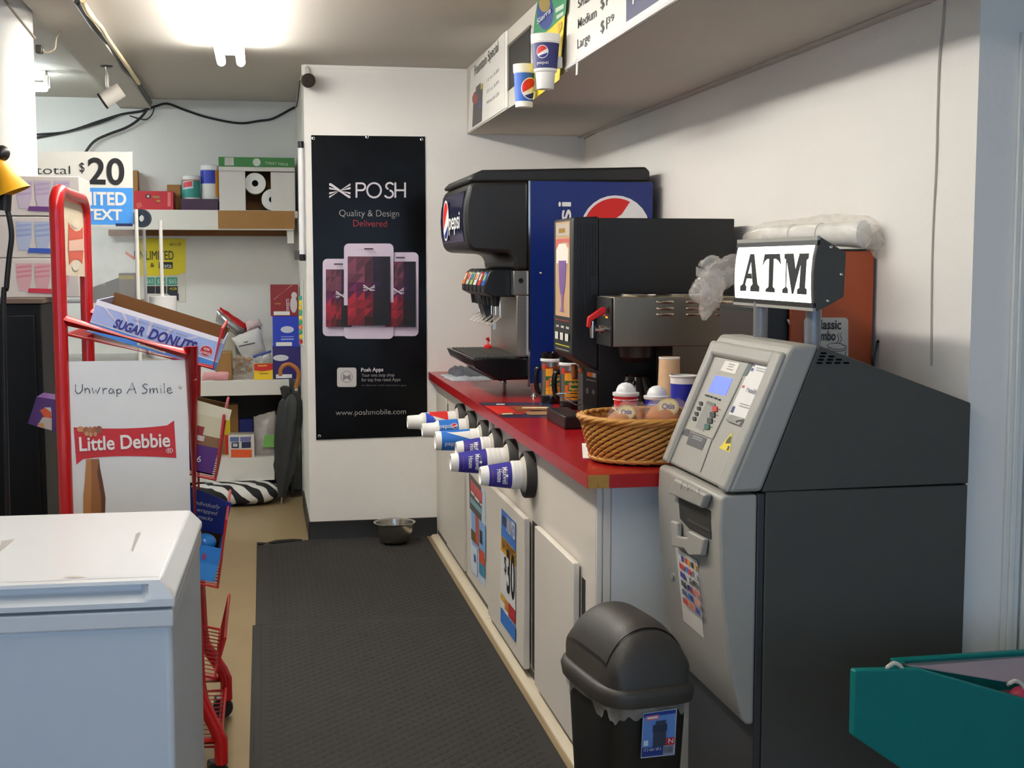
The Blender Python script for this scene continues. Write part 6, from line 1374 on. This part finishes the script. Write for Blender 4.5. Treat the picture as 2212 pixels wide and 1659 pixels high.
ob('diagonal_line', MB().tube([(xa+.02, y_-.001, za+.105), (xa+.135, y_-.001, za+.195)], .0016, 5), pmat((226, 196, 170)), t)
text('SWEETS', (xb-.058, y_-.0012, za+.034), (0, 0, 1), (-1, 0, 0), .018, INKW, t, width=.075); text('white', (xa+.025, y_-.0012, za+.074), (1, 0, 0), (0, 0, 1), .012, pmat((200, 190, 60)), t, shear=.3)
t = bx('snack_carton', 'small red and yellow carton on the back counter', 549, 589, 786, 820, 8.38, .1, (240, 200, 30), 'box', None, zm)
prints('carton_print', [([(549, 786), (589, 785), (589, 799), (566, 802), (549, 800)], (206, 34, 30)), ([(557, 789), (577, 788), (577, 791), (557, 792)], (236, 170, 60)), ([(560, 806), (580, 806), (580, 808), (560, 808)], (150, 120, 30))], plY(8.3795), t)
# crisp packet and paper bags
chp = thing('crisp_packet', 'red and silver crisp packet leaning on the back counter', 'packet', P(505, 735, Y=8.6))
def packet(pts, y, m, par, name, puff=.03, d=.0):
    a, b, c, e = [P(u, v, Y=y) for u, v in pts]
    def fn(s, t, k):
        p = a.lerp(b, s).lerp(e.lerp(c, s), t); w_ = (16*s*(1-s)*t*(1-t))**.5
        return p+Vector((0, k*puff*w_+d, 0.006*mnoise.noise(Vector((s*6, t*6, y)))))
    return ob(name, MB().grid(lambda s, t: fn(s, t, -1), 14, 10).grid(lambda s, t: fn(s, t, 1), 14, 10), m, par, smooth=70)
FOIL = mat('foil_silver', (176, 176, 178), 0.28, metal=.8, var=.15, scale=30)
packet(((476, 663), (540, 706), (520, 726), (467, 690)), 8.705, mat('packet_red', (186, 26, 30), 0.3, var=.1), chp, 'packet', .035)
packet(((470, 668), (532, 712), (514, 727), (466, 691)), 8.69, FOIL, chp, 'silver_panel', .03)
ob('prop', MB().box(P(482, 700, Y=8.7).x, P(508, 700, Y=8.7).x, 8.70, 8.74, zm, P(500, 705, Y=8.7).z), mat('prop_card', (176, 168, 150), .8), chp)
wb = thing('paper_bag', 'white printed paper bag standing on the back counter', 'bag', P(545, 775, Y=8.52))
packet(((500, 730), (562, 707), (575, 762), (535, 790)), 8.62, mat('paper_bag_white', (214, 212, 208), .6, var=.05), wb, 'bag', .04)
prints('bag_print', [([(527, 738.5), (536, 737), (536, 739), (527, 740.5)], (60, 60, 64)), ([(516, 747), (551, 739.5), (551, 742), (516, 749.5)], (60, 60, 64))], plY(8.574), wb)
packet(((530, 695), (560, 690), (568, 704), (534, 716)), 8.66, mat('bag_pinkwhite', (214, 190, 190), .4, var=.2), wb, 'bag_mouth', .02)
ob('bag_base', MB().box(P(525, 780, Y=8.6).x, P(566, 780, Y=8.6).x, 8.59, 8.66, zm, P(540, 770, Y=8.6).z), MATS['paper_bag_white'], wb)
cbx = bx('open_carton', 'small brown carton behind the donut box on the back counter', 466, 500, 762, 821, 8.40, .2, (150, 116, 66), 'box', None, zm, CARD)
pgn = thing('snack_bag', 'bag of brown curly snacks on the back counter', 'bag', (P(522, 800, Y=8.45).x, 8.47, zm))
BRN = mat('snack_brown', (140, 88, 38), .7, var=.35, scale=30)
mb = MB()
for k in range(34):
    c = P(508+R.random()*32, 772+R.random()*38, Y=8.44+R.random()*.08); mb.ell(c, .012+.012*R.random(), .010, .008+.01*R.random(), 8, 5)
so = ob('snack_pieces', mb, BRN, pgn, smooth=60); so['kind'] = 'stuff'
packet(((503, 766), (546, 770), (546, 819), (503, 819)), 8.42, film('snack_film', (226, 216, 200), .2, .1), pgn, 'plastic_pouch', .03)
pnk = thing('pink_packet', 'flat pink packet lying at the shelf edge', 'packet', P(468, 818, Y=8.38)); packet(((440, 804), (496, 804), (492, 821), (436, 821)), 8.375, mat('pink_wrap', (226, 160, 164), .5, var=.15, scale=60), pnk, 'packet', .012)
zb2 = thing('zip_bag', 'clear zip bag with blue seal beside the cigar cartons', 'bag', P(568, 775, Y=8.44)); packet(((546, 772), (586, 758), (586, 788), (556, 790)), 8.44, film('zip_film', (190, 196, 206), .4, .1), zb2, 'pouch', .02); packet(((546, 768), (586, 757), (586, 761), (547, 773)), 8.43, pmat((50, 70, 150)), zb2, 'zip_seal', .004)
# lower shelf
zlo = zl1+.0005
t = bx('detergent_box', 'white carton with orange band on the lower shelf', 494, 549, 940, 992, 8.41, .17, (216, 208, 196), 'box', None, zlo)
prints('carton_print', [([(499, 971), (544, 971), (544, 988), (499, 988)], (232, 92, 40)), ([(497, 944), (516, 944), (516, 954), (497, 954)], (90, 110, 160)), ([(519, 944), (543, 943), (541, 953), (519, 954)], (110, 110, 160)), ([(500, 956), (516, 955), (516, 968), (500, 968)], (40, 50, 90)), ([(503, 958), (513, 958), (513, 965), (503, 965)], (196, 196, 200)), ([(522, 955), (542, 954), (542, 967), (522, 968)], (40, 44, 80))], plY(8.4095), t)
bx('brown_box', 'brown cardboard box at the back of the lower shelf', 432, 514, 874, 990, 8.60, .13, (110, 84, 46), 'box', None, zlo, CARD)
t = bx('yellow_carton', 'yellow and red narrow carton on the lower shelf', 486, 497, 904, 985, 8.55, .04, (220, 190, 20), 'box', None, zlo)
ob('red_band', MB().box(P(486, 960, Y=8.55).x, P(497, 960, Y=8.55).x, 8.549, 8.5497, zlo+.005, zlo+.13), PRED, t)
bx('blue_pack', 'deep blue pack behind the orange banded carton', 518, 546, 905, 990, 8.64, .08, (28, 40, 130), 'box', None, zlo)
gb = thing('carrier_bag', 'pale grey plastic carrier bag with green mark on the lower shelf', 'bag', P(570, 988, Y=8.47)); 
packet(((548, 900), (596, 888), (598, 988), (549, 990)), 8.50, film('carrier_film', (196, 190, 186), .8, .3, .12), gb, 'bag', .05); prints('green_mark', [([(572, 940), (594, 938), (594, 966), (568, 966)], (120, 180, 90))], plY(8.435), gb)
ob('contents', MB().ell(P(573, 955, Y=8.51), .055, .035, .085), mat('bag_inside', (170, 168, 164), .7), gb, smooth=60)
# zebra cushion under the shelves
ZEB = bpy.data.materials.new('zebra_fabric'); ZEB.use_nodes = True
nt = ZEB.node_tree; b_ = nt.nodes['Principled BSDF']; tc = nt.nodes.new('ShaderNodeTexCoord'); wv_ = nt.nodes.new('ShaderNodeTexWave'); rp = nt.nodes.new('ShaderNodeValToRGB')
wv_.inputs['Scale'].default_value = 4.2; wv_.inputs['Distortion'].default_value = 5.0; wv_.inputs['Detail'].default_value = 1.0; wv_.inputs['Detail Scale'].default_value = 1.4; wv_.bands_direction = 'DIAGONAL'
rp.color_ramp.elements[0].position = .47; rp.color_ramp.elements[0].color = (.012, .012, .014, 1); rp.color_ramp.elements[1].position = .52; rp.color_ramp.elements[1].color = (.72, .70, .66, 1)
nt.links.new(tc.outputs['Object'], wv_.inputs['Vector']); nt.links.new(wv_.outputs['Color'], rp.inputs[0]); nt.links.new(rp.outputs[0], b_.inputs['Base Color']); b_.inputs['Roughness'].default_value = .8
zc = thing('zebra_cushion', 'black and white zebra striped cushion on the floor under the shelves', 'cushion', (-.22, 8.28, 0))
def cush(s, t):
    a = s*2*math.pi; ph = (t-.5)*math.pi
    e = .72
    f = lambda v: math.copysign(abs(v)**e, v)
    return Vector((-.20+.29*f(math.cos(ph))*f(math.cos(a)), 8.30+.17*f(math.cos(ph))*f(math.sin(a)), .066+.064*f(math.sin(ph))+.012*mnoise.noise(Vector((math.cos(a)*2, math.sin(a)*2, ph)))*math.cos(ph)))
ob('cushion', MB().grid(cush, 40, 16), ZEB, zc, smooth=80)
# umbrella hooked on the shelf end
um = thing('umbrella', 'furled black umbrella with curved wooden handle leaning by the partition', 'umbrella', P(607, 1120, Z=0))
UY = 8.16
def up2(u, v): return P(u, v, Y=UY)
tip = P(608, 1118, Y=UY); ft_ = up2(632, 842)
tip.z = max(tip.z, 0.004)
WOOD = mat('handle_wood', (168, 104, 44), .4, var=.15, scale=20)
ob('handle', MB().tube(smooth_path([up2(606, 812), up2(606, 800), up2(613, 790), up2(626, 787), up2(639, 795), up2(645, 808), up2(642, 828), up2(639, 838)], 5), .0135, 10), WOOD, um, smooth=60)
ob('collar', MB().cyl(up2(640, 836), up2(639, 844), .012), CHROME, um, smooth=40)
d_ = (tip-up2(638, 846))
mb = MB(); n_ = 14
secs = []
for k in range(n_+1):
    f = k/n_; c = up2(630, 850).lerp(tip, f); r = (.052+.020*math.sin(math.pi*min(1, f*1.6)) if f < .6 else .066*(1-f)/.4*.9+.008)*(1 if f > 0 else .5)
    sec = []
    for j in range(24):
        a = 2*math.pi*j/24; sec.append(c+Vector((math.cos(a), math.sin(a)*.6, 0))*r*(1+.22*math.cos(6*a+f*3)))
    secs.append(sec)
ob('canopy', MB().loft(secs[:-1]), mat('umbrella_cloth', (44, 46, 46), .6, var=.1), um, smooth=70)
ob('canopy_point', MB().lathe([(.001, 0), (.02, .03), (.03, .09), (.012, .1)], up2(617, 868), (-.05, 0, 1), 12), MATS['umbrella_cloth'], um, smooth=60)
ob('ferrule', MB().cyl(secs[-2][0]*0+up2(630, 850).lerp(tip, .93), tip, .006), CHROME, um, smooth=40)
# items on the side of the partition
wx = 0.2345
wtb = thing('wall_tube', 'white vertical tube with black ends on the partition side', 'tube', P(648, 560, X=wx-.02))
tt, tb_ = P(649, 320, X=wx-.02), P(649, 550, X=wx-.02)
ob('tube', MB().cyl((wx-.018, tt.y, tb_.z), (wx-.018, tt.y, tt.z), .016, 16), WHITEG, wtb, smooth=40); ob('cap', MB().cyl((wx-.018, tt.y, tt.z), (wx-.018, tt.y, tt.z+.035), .0165, 14), BLACK, wtb, smooth=40); ob('cap', MB().cyl((wx-.018, tt.y, tb_.z-.035), (wx-.018, tt.y, tb_.z), .0165, 14), BLACK, wtb, smooth=40)
ob('bracket', MB().box(wx-.06, wx-.001, tt.y+.02, tt.y+.06, tb_.z-.03, tb_.z+.02), DKGREY, wtb)
ls_ = thing('lighter_strip', 'hanging strip of colourful lighters on the partition side', 'lighter strip', P(648, 745, X=wx-.01)); yL = 7.62
ob('card', MB().box(wx-.006, wx-.003, yL, yL+.05, P(647, 745, Y=yL).z, P(647, 605, Y=yL).z), PAPER, ls_)
for k, c in enumerate(((40, 170, 140), (236, 216, 40), (236, 216, 40), (50, 180, 110), (230, 210, 50), (60, 170, 90), (232, 120, 40), (60, 160, 90), (226, 200, 40), (206, 50, 40))):
    z = P(647, 640+k*10.5, Y=yL).z
    ob('lighter', MB().lathe([(.010, 0), (.010, .022)], (wx-.017, yL+.02, z-.022), seg=10), pmat(c), ls_, smooth=40)

# ================================================================ signs on the soffit face
XS = 1.1065
def soff_sign(name, label, q, c, cat='sign', th=.003):
    t = thing(name, label, cat, P(*q[3], X=XS)); ob('board', MB().extr([P(u, v, X=XS-.0005) for u, v in q], (-th, 0, 0)), pmat(c), t); return t
fsq = ((1018, 152), (1091, 68), (1091, 234), (1012, 286))
fs = soff_sign('menu_sign', 'white fountain special sign with dark cup picture on the soffit', fsq, (226, 224, 218))
pfs = plX(XS-.0038)
text_px('Fountain Special', (1025, 164), (1076, 110), 14, pfs, INK, fs)
prints('cup_picture', [(quad(fsq, .10, .36, .42, .96), (70, 62, 60)), (quad(fsq, .16, .30, .36, .44), (84, 76, 72)), (quad(fsq, .30, .37, .40, .47), (190, 180, 80)), (circ(1026, 214, 6, 12), (150, 50, 46)), (quad(fsq, .24, .34, .62, .74), (60, 80, 120))], pfs, fs)
for s, t0 in (('12 oz $.89', .44), ('22 oz $.99', .60), ('44 oz $1.29', .76)):
    a = quad(fsq, .48, .82, t0, t0); text_px(s, a[0], a[1], 6, pfs, pmat((120, 118, 116)), fs)
ob('divider', MB().box(XS-.006, XS-.0005, 5.875, 5.93, 2.200, 2.54), WALL, fs)
bb = soff_sign('chalk_board', 'small black menu board in a white frame on the soffit', ((1097, 99), (1146, 54), (1146, 157), (1097, 197)), (30, 28, 24), 'sign')
ob('frame_edge', MB().extr([P(u, v, X=XS-.004) for u, v in ((1097, 99), (1146, 54), (1146, 60), (1101, 101), (1101, 190), (1097, 197))], (-.002, 0, 0)), pmat((96, 90, 80)), bb)
yg = ((1166, -30), (1226, -60), (1208, 172), (1148, 220))
yp = thing('lemon_poster', 'green and yellow drink poster hanging over the soffit edge', 'poster', P(1150, 218, X=XS-.02))
xp = XS-.016; ppx = plX(xp-.0016)
ob('sheet', MB().extr([P(u, v, X=xp) for u, v in ((1170, -40), (1228, -60), (1209, 172), (1148, 219))], (-.0015, 0, 0)), pmat((232, 208, 40)), yp)
prints('artwork', [([(1168, -40), (1228, -60), (1222, 30), (1190, 60), (1150, 96), (1155, 40)], (44, 140, 96)), (circ(1178, 26, 18, 38), (40, 64, 140)), (circ(1176, 8, 12, 18), (150, 130, 60)), ([(1200, 18), (1218, 8), (1217, 18), (1200, 28)], (200, 216, 196)), ([(1202, 34), (1217, 24), (1217, 32), (1202, 42)], (196, 210, 190)), ([(1205, 52), (1214, 46), (1213, 62), (1206, 74)], (196, 160, 40))], ppx, yp)
text_px('Sierra', (1160, 54), (1190, 26), 12, ppx, pmat((190, 200, 220)), yp, off=.006, bold=.02)
ob('standoff', MB().box(xp+.0002, XS-.0005, 4.95, 5.2, 2.25, 2.40), WHITE, yp)
wq = ((1227, -20), (1500, -190), (1455, 0), (1225, 150))
ws = thing('menu_sign', 'large white price board listing medium and large on the soffit', 'sign', P(1230, 148, X=XS))
yA, yB_ = P(1225, 148, X=XS-.004).y, 3.0; zB = P(1225, 148, X=XS-.004).z
ob('board', MB().box(XS-.006, XS-.0005, yB_, yA, zB+.004, 2.535), pmat((232, 230, 222)), ws); ob('edge_rail', MB().box(XS-.012, XS-.0005, yB_, yA, zB-.006, zB+.004), WHITEG, ws)
pws = plX(XS-.0066)
def row(s, a, b, cap, bold=.006): text_px(s, a, b, cap, pws, INK, ws, bold=bold, off=.001)
row('Small', (1248, 18), (1276, 0), 18); row('Medium', (1248, 62), (1288, 36), 20); row('Large', (1247, 106), (1274, 88), 20)
row('$1', (1297, 20), (1311, 11), 22); row('19', (1312, 2), (1326, -7), 12); row('$1', (1297, 71), (1311, 62), 24); row('39', (1312, 52), (1326, 43), 14)
ob('navy_block', MB().box(XS-.0075, XS-.0062, 3.05, P(1353, 47, X=XS-.0066).y, P(1353, 47, X=XS-.0066).z, 2.50), NAVY, ws)
text_px('PEPSI', (1366, 10), (1440, -40), 26, plX(XS-.0078), INKW, ws, off=.001)
ob('hanger_strip', MB().extr([P(u, v, X=XS-.008) for u, v in ((1245, 128), (1249, 126), (1248, 161), (1244, 163))], (-.001, 0, 0)), WHITEG, ws)
# sample cups fixed to the soffit
def soffit_cup(u, v0, v1, r0, r1, x, label, kind):
    b = P(u, v1, X=x); top = P(u, v0, X=x); h = top.z-b.z; y = b.y
    o = Vector((b.x, y, b.z)); t = thing('sample_cup', label, 'cup', o, 'sample cups on the soffit')
    if kind == 'big':
        ob('cup', MB().lathe([(r0*.80, 0), (r0*.86, .004), (r0, h*.30), (r0*1.16, h*.325), (r0*1.18, h*.36), (r1, h*.84), (r1*1.06, h*.86), (r1*1.08, h), (0, h)], o, seg=32), FOAM, t, smooth=35)
        ob('printed_band', MB().lathe([(r0*1.19, h*.37), (r1*1.004, h*.83)], o, seg=32, cap=False), pmat((40, 44, 110)), t, smooth=60); rb_ = lambda z: r0*1.19+(r1*1.004-r0*1.19)*(z/h-.37)/.46
        cz_, a_c, rad = h*.66, -.45, h*.12
    else:
        ob('cup', MB().lathe([(r0, 0), (r0*1.03, .006), (r0*1.03, h*.10), (r0*1.02, h*.11), (r1, h*.80), (r1*1.05, h*.81), (r1*1.08, h), (0, h)], o, seg=32), FOAM, t, smooth=35)
        ob('printed_band', MB().lathe([(r0*1.03, h*.13), (r1*1.006, h*.79)], o, seg=32, cap=False), pmat((40, 100, 200)), t, smooth=60); rb_ = lambda z: r0*1.03+(r1*1.006-r0*1.03)*(z/h-.13)/.66
        cz_, a_c, rad = h*.42, .55, h*.26
    def onc(a, z, off): rr_ = rb_(z)+off; return o+Vector((math.sin(a)*rr_, -math.cos(a)*rr_, z))
    g = lambda off: (lambda x, y: onc(a_c+x/r1, cz_+y, off))
    disc_on(g(.0009), rad, INKW, t, 'logo_ring'); segment(g(.0015), rad*.9, 30, 205, PRED, t, 'logo_red'); segment(g(.0015), rad*.9, 225, 350, PBLUE, t, 'logo_blue')
    if kind == 'big': wrap_text('pepsi', lambda xx, yy: onc(-.45+xx/r1, h*.44+yy, .0012), r1*.95, h*.055, INKW, t)
    ob('mount', MB().box(o.x, XS-(.0062 if kind == 'small' else .0190), y-.01, y+.01, o.z+h*.4, o.z+h*.6), WHITE, t)
soffit_cup(1132, 140, 232, .034, .041, XS-.066, 'white cup with pale blue band and large emblem under the chalk board', 'small')
soffit_cup(1178, 76, 193, .036, .050, XS-.080, 'large white cup with navy band and round emblem on the yellow poster', 'big')

# ================================================================ security cameras, cables, small wiring
CW = mat('camera_white', (216, 210, 200), .4); 
sc1 = thing('security_camera', 'white bullet security camera hanging from the ceiling beam', 'camera', P(240, 205, Y=6.9))
cy_ = 6.9; ca, cb2 = P(262, 193, Y=cy_), P(224, 217, Y=cy_)
ob('body', MB().cyl(ca, cb2, .040, 24), CW, sc1, smooth=40); ob('lens', MB().lathe([(.040, 0), (.044, .002), (.044, .010), (.036, .012), (.0, .006)], cb2, cb2-ca, 24), BLACK, sc1, smooth=40)
zb_m = 2.4815; bt = P(231, 152, Z=zb_m)
pb1 = P(232, 185, Y=cy_)
ob('bracket', MB().tube([ (P(230, 150, Y=cy_).x, cy_, 2.481), (P(231, 160, Y=cy_).x, cy_, P(231, 165, Y=cy_).z), pb1, ca.lerp(cb2, .5)], .009, 8), CW, sc1, smooth=60)
ob('mount_plate', MB().lathe([(.03, -.004), (.03, 0)], (P(230, 150, Y=cy_).x, cy_, 2.481), seg=20), DKGREY, sc1)
sc2 = thing('security_camera', 'small gold ringed security camera at the top corner of the partition', 'camera', P(668, 186, Y=6.99))
c2_ = P(666, 174, Y=6.95)
ob('body', MB().cyl(c2_+Vector((0, .10, .012)), c2_, .036, 24), mat('camera_brass', (176, 156, 108), .35), sc2, smooth=40); ob('lens', MB().lathe([(.0365, 0), (.0365, .008), (.030, .010), (.0, .004)], c2_, (0, -1, -.1), 24), mat('lens_dark', (42, 28, 22), .5, spec=.2), sc2, smooth=40)
ob('bracket', MB().tube([c2_+Vector((0, .09, .03)), c2_+Vector((0, .11, .07)), Vector((c2_.x, YP-.002, c2_.z+.085))], .012, 8), CW, sc2, smooth=60)
def cable(label, pts, r=.006, m=CABLE, name='cable', group='cables'):
    return tag(ob(name, MB().tube(smooth_path(pts, 5), r, 7), m, smooth=60), label, 'cable', group)
bw_ = YB-.012
cable('black cable drooping along the back wall toward the partition corner', [P(u, v, Y=bw_) for u, v in ((30, 306), (82, 297), (150, 283), (210, 263), (262, 247), (305, 240), (335, 230), (362, 224), (400, 238), (450, 254), (515, 266), (560, 261), (590, 256), (628, 236), (640, 231))], .0075)
cable('second black cable running beside it behind the white column', [P(u, v, Y=bw_-.014) for u, v in ((30, 296), (82, 290), (140, 285), (200, 270), (236, 258), (262, 246))], .006)
cable('black cable hanging down toward the twenty dollar sign', [P(u, v, Y=bw_-.03) for u, v in ((326, 222), (312, 245), (295, 262), (272, 276), (240, 288), (212, 300), (197, 312), (184, 330))], .0085)
cable('short black cable loop at the back wall corner', [P(u, v, Y=bw_-.03) for u, v in ((334, 232), (328, 248), (316, 258), (300, 256), (280, 250))], .004)
cable('thin black cable up the partition side to the corner camera', [P(u, v, X=wx-.006) for u, v in ((640, 231), (642, 222), (645, 200), (648, 175))], .004)
# bundle of cables along the beam edge
bxx = -.664
cable('thick black cable sagging along the ceiling beam edge', [P(u, v, X=bxx) for u, v in ((165, 0), (180, 25), (205, 62), (226, 86), (238, 95), (252, 122), (268, 150), (290, 167), (306, 192), (325, 222))], .012)
cable('cream cable run along the ceiling beam edge', [P(u, v, X=bxx+.032) for u, v in ((178, 0), (192, 30), (218, 58), (232, 82), (256, 116), (280, 150), (300, 180))], .010, mat('cream_cable', (226, 206, 164), .5))
st_ = cable('pale cord hanging from the beam to a plug by the column', [P(u, v, Y=5.9) for u, v in ((166, 6), (147, 14), (139, 40), (131, 66), (122, 82), (120, 96), (118, 105), (108, 112), (98, 113), (92, 106))], .0035, mat('pale_cord', (206, 190, 164), .6))
tag(ob('wall_plug', MB().box(P(78, 108, Y=5.9).x, P(92, 108, Y=5.9).x, 5.88, 5.92, P(85, 116, Y=5.9).z, P(85, 98, Y=5.9).z), DKGREY, bevel=.004), 'small dark plug at the end of the pale cord', 'plug')
cable('grey cable crossing in front of the white column', [P(u, v, Y=5.36) for u, v in ((4, -10), (22, 16), (45, 45), (62, 66), (76, 84))], .005, mat('grey_cable', (150, 140, 124), .6))
